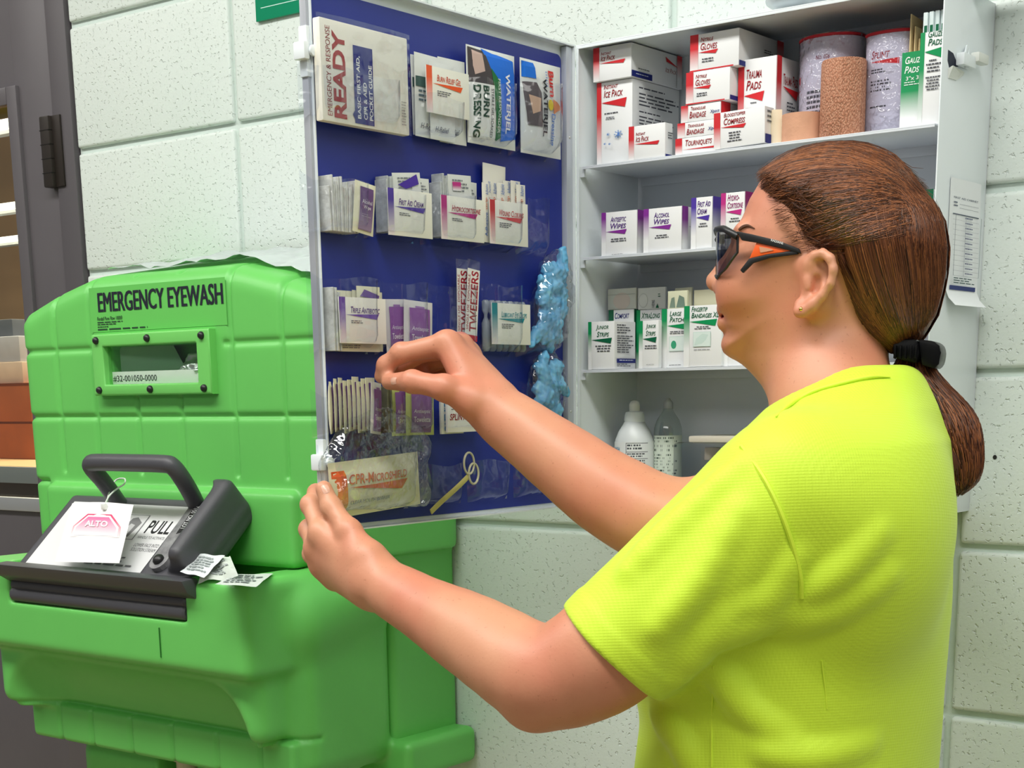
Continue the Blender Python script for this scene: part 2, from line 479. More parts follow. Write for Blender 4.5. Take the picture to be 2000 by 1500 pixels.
# ================================================================== the room
def block_mat():
    m = bpy.data.materials.new('painted_block'); m.use_nodes = True; nt = m.node_tree; b = nt.nodes['Principled BSDF']
    L = nt.links.new; N = nt.nodes.new
    b.inputs['Roughness'].default_value = 0.48
    tc = N('ShaderNodeTexCoord'); geo = N('ShaderNodeNewGeometry')
    n0 = N('ShaderNodeTexNoise'); n0.inputs['Scale'].default_value = 3.0; n0.inputs['Detail'].default_value = 3
    L(geo.outputs['Position'], n0.inputs['Vector'])
    cr = N('ShaderNodeValToRGB'); cr.color_ramp.elements[0].color = rgb((214, 226, 220)); cr.color_ramp.elements[1].color = rgb((226, 234, 229))
    L(n0.outputs['Fac'], cr.inputs['Fac'])
    # pits of the block face
    n1 = N('ShaderNodeTexNoise'); n1.inputs['Scale'].default_value = 165; n1.inputs['Detail'].default_value = 2.5; n1.inputs['Roughness'].default_value = 0.55
    L(geo.outputs['Position'], n1.inputs['Vector'])
    r1 = N('ShaderNodeValToRGB'); r1.color_ramp.elements[0].position = 0.31; r1.color_ramp.elements[1].position = 0.41
    L(n1.outputs['Fac'], r1.inputs['Fac'])
    n2 = N('ShaderNodeTexNoise'); n2.inputs['Scale'].default_value = 230; n2.inputs['Detail'].default_value = 3
    L(geo.outputs['Position'], n2.inputs['Vector'])
    ad = N('ShaderNodeMath'); ad.operation = 'MULTIPLY_ADD'; ad.inputs[1].default_value = 0.35
    L(n2.outputs['Fac'], ad.inputs[0]); L(r1.outputs['Color'], ad.inputs[2])
    bp = N('ShaderNodeBump'); bp.inputs['Strength'].default_value = 0.7; bp.inputs['Distance'].default_value = 0.0018
    L(ad.outputs[0], bp.inputs['Height']); L(bp.outputs['Normal'], b.inputs['Normal'])
    L(cr.outputs['Color'], b.inputs['Base Color'])
    return m
M_BLOCK = block_mat()
M_JOINT = mat('painted_joint', (206, 220, 213), 0.55, bump=(140, 0.4, 0.002))
BX, BZ, BW, BH = 0.4566, 0.3624+ZC, 0.4064, 0.2032
XL = BX-4*BW                                                   # end of the wall at the door opening
wall = obj('wall_back', box_mesh((XL+0.003, 0.0075, 0.0), (2.2, 0.16, 3.2)), M_JOINT); tag(wall, kind='structure')
bm = bmesh.new(); bm_box(bm, (0.0048, 0, 0.0048), (BW-0.0048, 0.10, BH-0.0048), 0.0055, 3); blk = from_bm(bm, 0.9); blk.materials.append(M_BLOCK)
k0 = int(math.ceil((BZ)/BH))
for i in range(-4, 4):
    for k in range(-8, 7):
        z = BZ-(k+1)*BH
        if z < -0.1 or z > 3.05: continue
        b_ = obj('block', blk, None, wall, (BX+i*BW, random.uniform(-0.0004, 0.0004), z))
floor = obj('floor', box_mesh((-4, -6, -0.1), (4, 5, 0.0)), mat('concrete_floor', (150, 138, 108), 0.35, var=(4, 0.12), bump=(30, 0.1))); tag(floor, kind='structure')
ceil = obj('ceiling', box_mesh((-4, -6, 3.2), (4, 5, 3.3)), mat('ceiling_paint', (235, 235, 230), 0.8)); tag(ceil, kind='structure')
# small dark chip in the paint of one block
sp = onY(1943, 893, -0.0006)
ch = obj('paint_chip', lathe([(0.0026, 0), (0.0022, 0.0006), (0.0005, 0.0009)], 8, c=(0, 0, 0), axis='y'), ink((40, 40, 38)), wall, tuple(sp), (0, 0, 0))

# ---- grey metal door with a glazed light, at the left
M_DOOR = mat('grey_door_enamel', (92, 88, 92), 0.42, bump=(300, 0.08, 0.0005), var=(6, 0.06))
M_FRAME = mat('grey_frame_enamel', (84, 80, 84), 0.45)
def xd(px, py, Y=0.02): return float(onY(px, py, Y)[0])
jamb = obj('trim_1', boxes_mesh([((XL-0.055, -0.004, 0.0), (XL-0.001, 0.11, 2.25)), ((XL-1.15, -0.004, 2.2), (XL-0.055, 0.11, 2.3))], 0.003), M_FRAME); tag(jamb, kind='structure')
obj('door_stop', box_mesh((XL-0.066, 0.052, 0.0), (XL-0.0551, 0.1, 2.2), 0.001), M_FRAME, jamb)
XS1 = XL-0.060; XS0 = xd(66, 450); XW = XL-1.08
zt = float(onY(30, 188, 0.02)[2]); zb = float(onY(62, 985, 0.02)[2])
bm = bmesh.new()
bm_box(bm, (XS0, 0.004, 0.02), (XS1, 0.049, 2.19), 0.0025)                      # hinge stile
bm_box(bm, (XW, 0.004, 0.02), (XW+0.13, 0.049, 2.19), 0.0025)                   # lock stile
bm_box(bm, (XW+0.129, 0.0045, zt), (XS0+0.001, 0.0485, 2.19)); bm_box(bm, (XW+0.129, 0.0045, 0.02), (XS0+0.001, 0.0485, zb))
door1 = obj('door_1', from_bm(bm, 0.6), M_DOOR); tag(door1, kind='structure')
fr_ = [((XS0-0.018, -0.004, zb-0.012), (XS0+0.012, 0.012, zt+0.012)), ((XW+0.118, -0.004, zb-0.012), (XW+0.148, 0.012, zt+0.012)),
       ((XW+0.148, -0.004, zt-0.018), (XS0-0.018, 0.012, zt+0.012)), ((XW+0.148, -0.004, zb-0.012), (XS0-0.018, 0.012, zb+0.014))]
for i_, (a, b_) in enumerate(fr_):
    obj('glazing_bead', box_mesh(a, b_, 0.003), M_DOOR if i_ < 3 else mat('satin_aluminium', (190, 192, 194), 0.35, metal=0.6), door1)
obj('pane', box_mesh((XW+0.13, 0.022, zb), (XS0, 0.027, zt)), film_mat('window_glass', (245, 250, 246), 0.97, 0.02), door1)
hz0 = float(onY(140, 360, -0.01)[2]); hz1 = float(onY(130, 219, -0.01)[2])
hg = obj('hinge', boxes_mesh([((XL-0.078, -0.016, hz0), (XL-0.052, 0.004, hz1))], 0.003), mat('dark_bronze_hinge', (52, 46, 42), 0.4, metal=0.3), door1)
for t in (0.2, 0.4, 0.6, 0.8):
    z = hz0+(hz1-hz0)*t
    obj('knuckle_joint', box_mesh((XL-0.0785, -0.0165, z-0.0006), (XL-0.0515, 0.0, z+0.0006)), ink((25, 22, 20)), hg)
obj('hinge_leaf', box_mesh((XL-0.0525, -0.008, hz0), (XL-0.030, -0.003, hz1), 0.001), mat('dark_bronze_hinge'), hg)

# ---- what shows through the door's window
M_TAN = mat('tan_panel', (196, 150, 104), 0.6, var=(2.5, 0.1, (210, 166, 120)))
fw = obj('wall_far', box_mesh((-6.5, 3.0, 0), (-1.0, 3.1, 3.2)), M_TAN); tag(fw, kind='structure')
def far_rect(x0, y0, x1, y1, Y, th=0.1):
    a = onY(x0, y1, Y); b_ = onY(x1, y0, Y); return (float(a[0]), Y, float(a[2])), (float(b_[0]), Y+th, float(b_[2]))
def emis(key, col, s):
    if key in MATS: return MATS[key]
    m = bpy.data.materials.new(key); m.use_nodes = True; b = m.node_tree.nodes['Principled BSDF']
    b.inputs['Emission Color'].default_value = rgb(col); b.inputs['Emission Strength'].default_value = s; MATS[key] = m; return m
for (y0, y1), lb in zip(((244, 266), (404, 421), (468, 483)), ('thick white fluorescent tube highest in the door window', 'white fluorescent tube in middle of the door window', 'thin white fluorescent tube lowest in the door window')):
    lo, hi = far_rect(-160, y0, 62, y1, 2.2, 0.05)
    h_ = hi[2]-lo[2]; c_ = (lo[2]+hi[2])/2
    t = empty('ceiling_light', (lo[0], 2.2, c_)); tag(t, lb, 'light', 'lit tubes in the room behind the door')
    L_ = hi[0]-lo[0]
    obj('tube', lathe([(h_*0.3, 0.03), (h_*0.5, 0.05), (h_*0.5, L_-0.05), (h_*0.3, L_-0.03)], 12, axis='x'), emis('tube_glow', (255, 246, 228), 3.0), t)
    obj('housing', box_mesh((0, 0.045, -h_*0.45), (L_, 0.09, h_*0.45), 0.004), card(), t)
lo, hi = far_rect(-160, 196, 60, 226, 2.4); tag(obj('roof_beam', boxes_mesh([((lo[0], 2.4, lo[2]), (hi[0], 2.5, hi[2])), ((lo[0], 2.37, lo[2]), (hi[0], 2.53, lo[2]+0.01)), ((lo[0], 2.37, hi[2]-0.01), (hi[0], 2.53, hi[2]))]), mat('olive_steel', (120, 110, 30), 0.5)), 'olive steel beam at the top of the door window', 'beam')
# counter with a crate and cartons on it
lo, hi = far_rect(-260, 912, 100, 992, 0.7)
ct = empty('counter', (lo[0], 0.7, 0)); tag(ct, 'tan counter with a silver edge behind the door window', 'counter')
Lc = hi[0]-lo[0]; zc_ = hi[2]
obj('worktop', box_mesh((0, 0, zc_-0.04), (Lc, 0.75, zc_), 0.004), mat('tan_laminate', (222, 180, 136), 0.4, var=(5, 0.06)), ct)
obj('edge_strip', box_mesh((0, -0.008, zc_-0.045), (Lc, 0.0, zc_-0.002), 0.002), mat('satin_aluminium'), ct)
obj('base', box_mesh((0.02, 0.05, 0), (Lc-0.02, 0.72, zc_-0.041), 0.004), mat('brown_base', (96, 82, 72), 0.6), ct)
Yc = 1.0
p0 = onZ(0, 905, zc_)
def far_box(name, label, x0, x1, y0, Y, zb_, d, col, cat, lines=None):
    a = onY(x0, y0, Y); b_ = onY(x1, y0, Y); wd = float(b_[0]-a[0]); hh = float(a[2])-zb_
    o = obj(name, box_mesh((0, 0, 0), (wd, d, hh), 0.004), mat(name+'_skin%d' % x1, col, 0.6, var=(9, 0.12)), None, (float(a[0]), Y, zb_)); tag(o, label, cat)
    if lines: do_prints(o, (wd, d, hh), lines)
    return o, zb_+hh
_, z1 = far_box('crate', 'reddish brown wooden crate on the counter behind the door', -190, 57, 755, Yc, zc_+0.0005, 0.3, (158, 84, 44), 'crate',
        [('rect', 0, 0.47, 1, 0.5, (96, 44, 22)), ('rect', 0, 0.97, 1, 1, (120, 60, 30))])
_, z2 = far_box('carton', 'pale pinkish carton on top of the wooden crate', -185, 43, 715, Yc+0.01, z1+0.0005, 0.26, (214, 190, 172), 'box')
_, z3 = far_box('carton', 'light blue grey carton topmost behind the door window', -180, 37, 668, Yc+0.02, z2+0.0005, 0.24, (186, 186, 194), 'box')
_, z4 = far_box('monitor', 'dark grey box standing topmost behind the door window', -170, 24, 636, Yc+0.05, z3+0.0005, 0.15, (92, 96, 104), 'box')
l2 = bpy.data.lights.new('back_room_lamp', 'AREA'); l2.size = 1.5; l2.energy = 110; l2.color = (1, 0.86, 0.66)
o2 = bpy.data.objects.new('back_room_lamp', l2); COL.objects.link(o2); o2.location = (-2.6, 1.3, 3.0)

# ---- green sign and black bracket on the wall
sg0 = onY(500, 43, -0.006); sg1 = onY(582, 30, -0.006)
M_SGREEN = mat('sign_green', (0, 138, 98), 0.35)
sw = 0.30; shh = 0.23
sgn = obj('safety_sign', box_mesh((0, 0, 0), (sw, 0.005, shh), 0.001), M_SGREEN, None, (float(sg0[0]), -0.006, float(sg0[2])))
tag(sgn, 'green plastic sign with white lettering on wall above the eyewash', 'sign')
do_prints(sgn, (sw, 0.005, shh), [('rect', 0.04, 0.075, 0.96, 0.08, (200, 235, 225)), ('text', 'Eyewash', 0.10, 0.10, 0.9, 0.36, (245, 250, 248), {'bold': 0.03})])
br0 = onY(525, 512, -0.012); br1 = onY(604, 486, -0.012)
bz0 = float(br0[2]); bz1 = float(onY(560, 487, -0.012)[2]); bx0 = float(br0[0])
bk = obj('wall_bracket', prism([(0, 0), (0.16, 0), (0.16, bz1-bz0), (0.014, bz1-bz0), (0.004, bz1-bz0-0.006), (0, bz1-bz0-0.012)], -0.004, 0.0, 0.001), mat('black_steel', (30, 31, 34), 0.35), None, (bx0, -0.0045, bz0))
tag(bk, 'black metal bracket with two screws on wall above the eyewash', 'bracket')
for px_ in (553, 588):
    q = onY(px_, 497, -0.011)
    obj('screw', lathe([(0.0055, 0), (0.0055, -0.001), (0.004, -0.0022), (0.002, -0.0026)], 12, axis='y'), mat('screw_steel', (210, 212, 214), 0.3, metal=0.8), bk, (float(q[0])-bx0, -0.0042, float(q[2])-bz0))
    obj('screw_socket', lathe([(0.0018, 0), (0.0016, -0.0003)], 8, axis='y'), ink((20, 20, 20)), bk, (float(q[0])-bx0, -0.0069, float(q[2])-bz0))
# ================================================================== the eyewash station
M_GREEN = mat('green_plastic', (104, 194, 94), 0.42, bump=(420, 0.12, 0.0006), var=(5, 0.04))
M_GREY = mat('charcoal_plastic', (74, 74, 80), 0.45, bump=(500, 0.15, 0.0006))
ew = empty('eyewash_station', (-0.645, 0, ZC-0.36)); tag(ew, 'bright green wall eyewash station with dark grey pull handle', 'eyewash')
EO = Vector((-0.645, 0, ZC-0.36))
def ewobj(name, me, m, parent=None):
    """part whose mesh is in world coordinates"""
    o = obj(name, me, m, parent or ew); o.matrix_parent_inverse = Matrix.Translation(EO).inverted(); return o
def ewsub(name, me, m, parent):
    return obj(name, me, m, parent)
YF = -0.280; XC = -0.645
zw = lambda z: z+ZC
prof = [(-0.981, -0.080), (-0.984, 0.262), (-0.968, 0.276), (-0.89, 0.300), (-0.80, 0.320), (-0.49, 0.320), (-0.40, 0.300), (-0.322, 0.276), (-0.306, 0.262), (-0.309, -0.080)]
SL = 0.16
def shell(P):
    q = np.stack([P[:, 0], P[:, 2]-ZC-SL*(P[:, 1]-YF)*np.clip((P[:, 2]-ZC-0.05)/0.2, 0, 1)], 1)
    return poly_sdf(q, prof)
f = Field()
def body(P):
    d2 = shell(P); dy = np.maximum(YF-P[:, 1], P[:, 1]+0.002)
    return smax(d2, dy, 0.03)
f.add(body, (-1.0, -0.30, zw(-0.1)), (-0.29, 0.0, zw(0.42)))
# raised lower panel of the upper shell
f.box((-0.925, -0.297, zw(-0.09)), (-0.366, -0.24, zw(0.016)), 0.012, 0.008)
# narrow flank behind, down to the foot
f.box((-0.965, -0.150, zw(-0.42)), (-0.325, -0.002, zw(0.10)), 0.012, 0.012)
fu = f
# window recess
f.box((-0.757, -0.33, zw(0.165)), (-0.549, -0.225, zw(0.220)), 0.003, 0.002, 's')
GV = [-0.890, -0.801, -0.703, -0.605, -0.492, -0.391]
def groove(P, d):
    z = P[:, 2]-ZC; g = np.full(len(P), 1.0); x = P[:, 0]; y = P[:, 1]
    for gx in GV:
        inside = (z > 0.034)
        if gx in (-0.703, -0.605): inside = inside & ((z < 0.148) | (y > YF+0.012))
        g = np.where(inside, np.minimum(g, np.abs(x-gx)), g)
    for gz in (0.218, 0.118):
        m = (y < YF+0.02) | (x < -0.97) | (x > -0.32)
        if gz == 0.218: m = m & ((x < -0.79) | (x > -0.51))
        g = np.where(m, np.minimum(g, np.abs(z-gz)), g)
    m = (x < -0.93) & (z > 0.0); g = np.where(m, np.minimum(g, np.abs(z-0.018)), g)
    w_ = 0.006
    return d+0.0058*np.clip(1-g/w_, 0, 1)*(y < -0.012)
f.post = groove
up = ewobj('upper_shell', field_mesh(f, (-1.0, -0.32, zw(-0.43)), (-0.28, 0.01, zw(0.40)), 0.0032), M_GREEN)

# lower basin and tank
f = Field()
f.box((-0.958, -0.335, zw(-0.388)), (-0.325, -0.140, zw(-0.100)), 0.035, 0.0)              # tank
f.box((-0.955, -0.422, zw(-0.228)), (-0.338, -0.235, zw(-0.092)), 0.017, 0.012)            # projecting basin
f.box((-0.95, -0.398, zw(-0.330)), (-0.352, -0.30, zw(-0.19)), 0.03, 0.014)
f.cone((-0.825, -0.443, zw(-0.332)), (-0.465, -0.443, zw(-0.332)), 0.106, 0.106, 0.010, 's')      # scoop below it
f.box((-0.940, -0.345, zw(-0.386)), (-0.340, -0.200, zw(-0.322)), 0.008, 0.006)            # row of moulded tiles
f.cone((-0.355, -0.30, zw(-0.16)), (-0.345, -0.20, zw(-0.13)), 0.045, 0.05, 0.03)           # shoulder at the right
f.cone((-0.935, -0.30, zw(-0.16)), (-0.945, -0.20, zw(-0.13)), 0.045, 0.05, 0.03)
f.box((-0.90, -0.30, zw(-0.52)), (-0.39, -0.05, zw(-0.37)), 0.05, 0.02)                     # belly under the tank
f.box((-0.69, -0.33, zw(-0.56)), (-0.60, -0.2, zw(-0.392)), 0.01, 0.005, 's')
f.box((-1.0, -0.16, zw(-0.408)), (-0.288, -0.002, zw(-0.352)), 0.012, 0.012)                # foot against the wall
f.box((-0.858, -0.46, zw(-0.154)), (-0.455, -0.352, zw(-0.02)), 0.004, 0.003, 's')          # slot for the arm's rollers
f.box((-0.856, -0.40, zw(-0.110)), (-0.40, -0.26, zw(-0.02)), 0.004, 0.003, 's')
def groove2(P, d):
    z = P[:, 2]-ZC; g = np.full(len(P), 1.0); x = P[:, 0]; y = P[:, 1]; m = (z < -0.324) & (z > -0.39)
    for gx in (-0.865, -0.785, -0.690, -0.595, -0.495, -0.405): g = np.where(m, np.minimum(g, np.abs(x-gx)), g)
    g = np.where((y < -0.30), np.minimum(g, np.abs(z+0.322)), g)
    d = d+0.0048*np.clip(1-g/0.0055, 0, 1)*(y < -0.2)
    return d
f.post = groove2
lw = ewobj('lower_basin', field_mesh(f, (-1.02, -0.44, zw(-0.56)), (-0.27, 0.01, zw(-0.07)), 0.0034), M_GREEN)
q = onY(313, 1255, -0.4224)
obj('seam_mark', box_mesh((q[0]-0.0007-EO.x, -0.4235, q[2]-0.021-EO.z), (q[0]+0.0007-EO.x, -0.4222, q[2]+0.021-EO.z)), ink((40, 110, 40)), lw)
lw.children[0].matrix_parent_inverse = Matrix.Translation(EO)
# drain pipe below
ewobj('drain_pipe', lathe([(0.018, zw(-0.70)), (0.018, zw(-0.40)), (0.024, zw(-0.40)), (0.024, zw(-0.385))], 24, 0.7, c=(-0.645, -0.275, 0)), mat('cream_pvc', (214, 204, 180), 0.4))

# window: frame, bolts, pane, what is behind it
fw_ = [((-0.783, -0.293, zw(0.149)), (-0.757, -0.2795, zw(0.238))), ((-0.549, -0.293, zw(0.149)), (-0.522, -0.2795, zw(0.238)))]
bm = bmesh.new()
P8 = [(-0.783, 0.149), (-0.522, 0.149), (-0.522, 0.238), (-0.783, 0.238)]; I8 = [(-0.757, 0.165), (-0.549, 0.165), (-0.549, 0.220), (-0.757, 0.220)]
o_ = [bm.verts.new((x, -0.294, zw(z))) for x, z in P8]; i_ = [bm.verts.new((x, -0.294, zw(z))) for x, z in I8]
ob = [bm.verts.new((x, -0.279, zw(z))) for x, z in P8]; ib = [bm.verts.new((x, -0.279, zw(z))) for x, z in I8]
for k in range(4):
    n_ = (k+1) % 4
    bm.faces.new((o_[k], o_[n_], i_[n_], i_[k])); bm.faces.new((o_[k], ob[k], ob[n_], o_[n_])); bm.faces.new((i_[k], i_[n_], ib[n_], ib[k])); bm.faces.new((ob[k], ib[k], ib[n_], ob[n_]))
bmesh.ops.recalc_face_normals(bm, faces=bm.faces[:])
bmesh.ops.bevel(bm, geom=[e for e in bm.edges if all(v.co.y < -0.29 for v in e.verts)], offset=0.003, segments=3, profile=0.6, affect='EDGES')
wf = ewobj('window_frame', from_bm(bm, 0.7), mat('green_plastic_bright', (116, 204, 102), 0.42, bump=(420, 0.12, 0.0006)))
bolt = lathe([(0.0055, 0), (0.0055, -0.002), (0.004, -0.0045), (0.0015, -0.0055)], 14, 0.8, axis='y')
M_BLK = mat('black_plastic', (28, 28, 30), 0.4)
for x in (-0.770, -0.6525, -0.5355):
    for z in (0.157, 0.229): obj('bolt', bolt, M_BLK, wf, (x, -0.294, zw(z)))
pane = ewobj('window_pane', box_mesh((-0.757, -0.2845, zw(0.165)), (-0.549, -0.283, zw(0.220))), film_mat('window_glass'))
cd = ewobj('number_card', box_mesh((-0.757, -0.279, zw(0.1652)), (-0.549, -0.278, zw(0.1835)), 0.0003), card((240, 240, 238)))
raw, Fc = text_raw('#32-001050-0000', False, 0, 0.0)
P = np.stack([-0.755+0.1*raw[:, 0], np.full(len(raw), -0.2795), zw(0.1685)+0.0095*raw[:, 1]], 1); obj('lettering', mesh(P, Fc), ink((60, 62, 68)), cd)
f = Field()
for k in range(10): f.ell((-0.60+0.045*random.random(), -0.255+random.uniform(-.012, .006), zw(0.180+0.028*random.random()*(k/10))), (0.018, 0.012, 0.009), k=0.004)
f.post = lambda P, d: d+0.003*snoise(P, 260, 4)+0.0015*snoise(P, 560, 5)
ewobj('foil_pouch', field_mesh(f, (-0.64, -0.282, zw(0.16)), (-0.545, -0.22, zw(0.225)), 0.0022, 0), mat('crumpled_foil', (214, 216, 218), 0.28, metal=0.75))
ewobj('liner_bag', mesh([(-0.757, -0.262, zw(0.165)), (-0.70, -0.250, zw(0.165)), (-0.62, -0.240, zw(0.165)), (-0.757, -0.262, zw(0.22)), (-0.72, -0.250, zw(0.22)), (-0.66, -0.240, zw(0.22))], [(0, 1, 4, 3), (1, 2, 5, 4)], 3.14), mat('pale_liner', (176, 210, 184), 0.5))
# lettering
lb = ewobj('label', mesh([(-0.797, -0.2806, zw(0.242)), (-0.496, -0.2806, zw(0.242)), (-0.496, -0.2806, zw(0.306)), (-0.797, -0.2806, zw(0.306))], [(0, 1, 2, 3)]), mat('label_film', (104, 195, 93), 0.36))
def flat_text(s, x0, x1, z0, z1, col, parent, bold=0.0, y=-0.2812, shear=0.0, nm='lettering'):
    raw, Fc = text_raw(s, False, shear, bold)
    P = np.stack([x0+(x1-x0)*raw[:, 0], np.full(len(raw), y), zw(z0)+(z1-z0)*raw[:, 1]], 1); return obj(nm, mesh(P, Fc), ink(col), parent)
raw, Fc = text_raw('EMERGENCY EYEWASH'); n_ = len(raw); V = []; F2 = []
for q_, dx in enumerate((-0.0011, -0.0004, 0.0004, 0.0011)):
    V.append(np.stack([-0.776+0.274*raw[:, 0]+dx, np.full(n_, -0.2812-0.00004*q_), zw(0.2705)+0.028*raw[:, 1]], 1)); F2 += [tuple(i+q_*n_ for i in f_) for f_ in Fc]
obj('lettering', mesh(np.concatenate(V), F2), ink((32, 34, 48)), lb)
flat_text('Fendall Pure Flow 1000\u00ae', -0.781, -0.722, 0.2585, 0.2640, (30, 40, 40), lb, 0.01, shear=0.15)
for z, x1 in ((0.2545, -0.722), (0.2515, -0.738), (0.2480, -0.755)):
    raw, Fc = bars(0, 0, 1, 1, 1, int(z*1e5), 0.7); P = np.stack([-0.781+(x1+0.781)*raw[:, 0], np.full(len(raw), -0.2812), zw(z)+0.002*raw[:, 1]], 1); obj('fine_print', mesh(P, Fc), ink((40, 60, 50)), lb)
raw, Fc = bars(0, 0, 1, 1, 1, 5, 0.8); P = np.stack([-0.781+0.115*raw[:, 0], np.full(len(raw), -0.2812), zw(0.244)+0.0025*raw[:, 1]], 1); obj('fine_print', mesh(P, Fc), ink((40, 60, 50)), lb)

# ---- pull-down arm
PA = Vector((-0.838, -0.424, zw(-0.100))); ANG = math.atan2(0.118, 0.104); PL = 0.157; PW = 0.390
pn = np.array([0, -math.cos(ANG), math.sin(ANG)]); pu = np.array([1.0, 0, 0]); pv = np.array([0, math.sin(ANG), math.cos(ANG)])
def plate_uv(px, py, off=0.0):
    d = ray(px, py); o_ = np.array(PA)+pn*off; t = ((o_-CAM)@pn)/(d@pn); q = CAM+d*t-o_
    return q@pu, q@pv
def plate_pt(u, v, off=0.0): return np.array(PA)+pu*u+pv*v+pn*off
f = Field(); Rm = np.array([pu, pn, pv])
c = plate_pt(PW/2, PL/2, -0.016)
f.box((-PW/2, -0.016, -PL/2), (PW/2, 0.016, PL/2), 0.008, 0.004, 'u', Rm, c)
# raised cheek at the right, with the concave pocket in it
c = plate_pt(PW-0.025, PL*0.56, 0.012); f.box((-0.025, -0.030, -0.070), (0.025, 0.030, 0.078), 0.012, 0.006, 'u', Rm, c)
f.cone(plate_pt(PW-0.058, -0.03, 0.046), plate_pt(PW-0.058, PL*0.82, 0.046), 0.040, 0.034, 0.006, 's')
arm = ewobj('pull_arm', field_mesh(f, (-0.87, -0.47, zw(-0.14)), (-0.38, -0.24, zw(0.06)), 0.003), M_GREY)
# lip and rollers in the slot
lipv = [plate_pt(-0.018, -0.006, 0.006), plate_pt(PW+0.004, -0.006, 0.006)]
ewobj('front_lip', prism([(-0.447, zw(-0.094)), (-0.420, zw(-0.092)), (-0.405, zw(-0.108)), (-0.420, zw(-0.122)), (-0.437, zw(-0.112))], -0.860, -0.430, 0.003, axes='yz'), M_GREY)
for yy, zz_, r in ((-0.412, -0.128, 0.010), (-0.414, -0.142, 0.0115)):
    ewobj('roller', lathe([(r*0.7, -0.856), (r, -0.852), (r, -0.459), (r*0.7, -0.456)], 20, 0.7, c=(0, yy, zw(zz_)), axis='x'), M_GREY)
# handle
hp_ = [onY(238, 992, -0.318), onY(222, 968, -0.332), onY(200, 938, -0.352), onY(180, 915, -0.368), onY(178, 906, -0.372), onY(190, 903, -0.374), onY(250, 904, -0.374), onY(320, 906, -0.374), onY(338, 912, -0.370), onY(356, 935, -0.356), onY(372, 962, -0.338), onY(386, 990, -0.318)]
ewobj('handle', tube(spline(hp_, 5), 0.0125, 16), M_GREY)
# notice on the plate
u0, v1 = plate_uv(140, 992, 0.001); u1, v1b = plate_uv(352, 998, 0.001); _, v0 = plate_uv(120, 1100, 0.001)
nb = obj('notice', box_mesh((0, -0.0004, 0), (0.265, 0.0, 0.128)), card((226, 226, 228)), ew)
nb.matrix_parent_inverse = Matrix.Translation(EO).inverted()
u00 = 0.022
nb.location = tuple(plate_pt(u00, 0.010, 0.0006)); nb.rotation_euler = (-ANG, 0, 0)
NU = lambda px, py: ((plate_uv(px, py, 0.001)[0]-u00)/0.265, (plate_uv(px, py, 0.001)[1]-0.010)/0.128)
do_prints(nb, (0.265, 0.0, 0.128), [('text', 'FOR EMERGENCY USE ONLY!', 0.42, 0.885, 0.965, 0.955, (40, 40, 44)), ('text', 'PULL', 0.79, 0.57, 0.99, 0.77, (24, 24, 28), {'bold': 0.02}),
   ('text', 'HANDLE TO ACTIVATE', 0.77, 0.49, 0.99, 0.53, (70, 70, 74)), ('text', 'LOWER FACE INTO\nSOLUTION STREAM', 0.79, 0.30, 0.99, 0.42, (100, 100, 104)), ('rect', 0.55, 0.46, 0.745, 0.84, (120, 120, 124)), ('rect', 0.557, 0.468, 0.738, 0.832, (214, 214, 216)),
   ('poly', [(0.58, 0.5), (0.62, 0.78), (0.66, 0.8), (0.72, 0.72), (0.69, 0.5)], (120, 120, 122), {'name': 'drawing'}), ('poly', [(0.6, 0.53), (0.64, 0.7), (0.68, 0.68), (0.67, 0.53)], (190, 190, 192), {'name': 'drawing'}), ('poly', [(0.56, 0.18), (0.60, 0.42), (0.70, 0.4), (0.68, 0.2)], (150, 150, 152), {'name': 'drawing'}), ('fine', 0.5, 0.03, 0.96, 0.20, 3, (110, 110, 114))])
# ratchet strap with its stud
def plate_obj(name, pts, off0, off1, m, parent=None):
    n_ = len(pts); A = [plate_pt(u, v, off0) for u, v in pts]; B = [plate_pt(u, v, off1) for u, v in pts]
    return ewobj(name, mesh(A+B, [tuple(range(n_-1, -1, -1)), tuple(range(n_, 2*n_))]+[(i, (i+1) % n_, (i+1) % n_+n_, i+n_) for i in range(n_)]), m, parent)
sa = np.array(plate_uv(312, 1096, 0.006)); sb = np.array(plate_uv(390, 982, 0.006)); dv = (sb-sa)/np.linalg.norm(sb-sa); nv = np.array([-dv[1], dv[0]])*0.016
pts = [tuple(sa-nv), tuple(sb-nv*0.8), tuple(sb+nv*0.8), tuple(sa+nv)]+[tuple(sa+nv*math.cos(a)-dv*0.016*math.sin(a)) for a in np.linspace(0, PI, 8)[1:-1]]
st = plate_obj('strap', pts, 0.0005, 0.008, mat('grey_strap', (96, 96, 100), 0.45, bump=(260, 0.5, 0.001), var=(60, 0.3, (150, 150, 152))))
pts2 = [tuple(sa+dv*0.055-nv*0.75), tuple(sb-nv*0.7), tuple(sb+nv*0.1), tuple(sa+dv*0.05+nv*0.1)]
plate_obj('black_tape', pts2, 0.008, 0.0084, ink((22, 22, 24)))
raw, Fc = text_raw('LOT NO. 0512', False, 0, 0.01); L_ = float(np.linalg.norm(sb-sa))-0.07
P = [plate_pt(*(sa+dv*(0.06+L_*a)-nv*(0.55-0.55*b)), 0.0087) for a, b in raw]; ewobj('lettering', mesh(np.array(P), Fc), ink((226, 226, 228)))
sm = lathe([(0.0085, 0), (0.0085, 0.003), (0.006, 0.006), (0.002, 0.007)], 16, 0.8)
so = ewobj('stud', sm, mat('black_plastic')); so.location = tuple(plate_pt(sa[0], sa[1], 0.008)); so.rotation_euler = (PI/2-ANG, 0, 0)

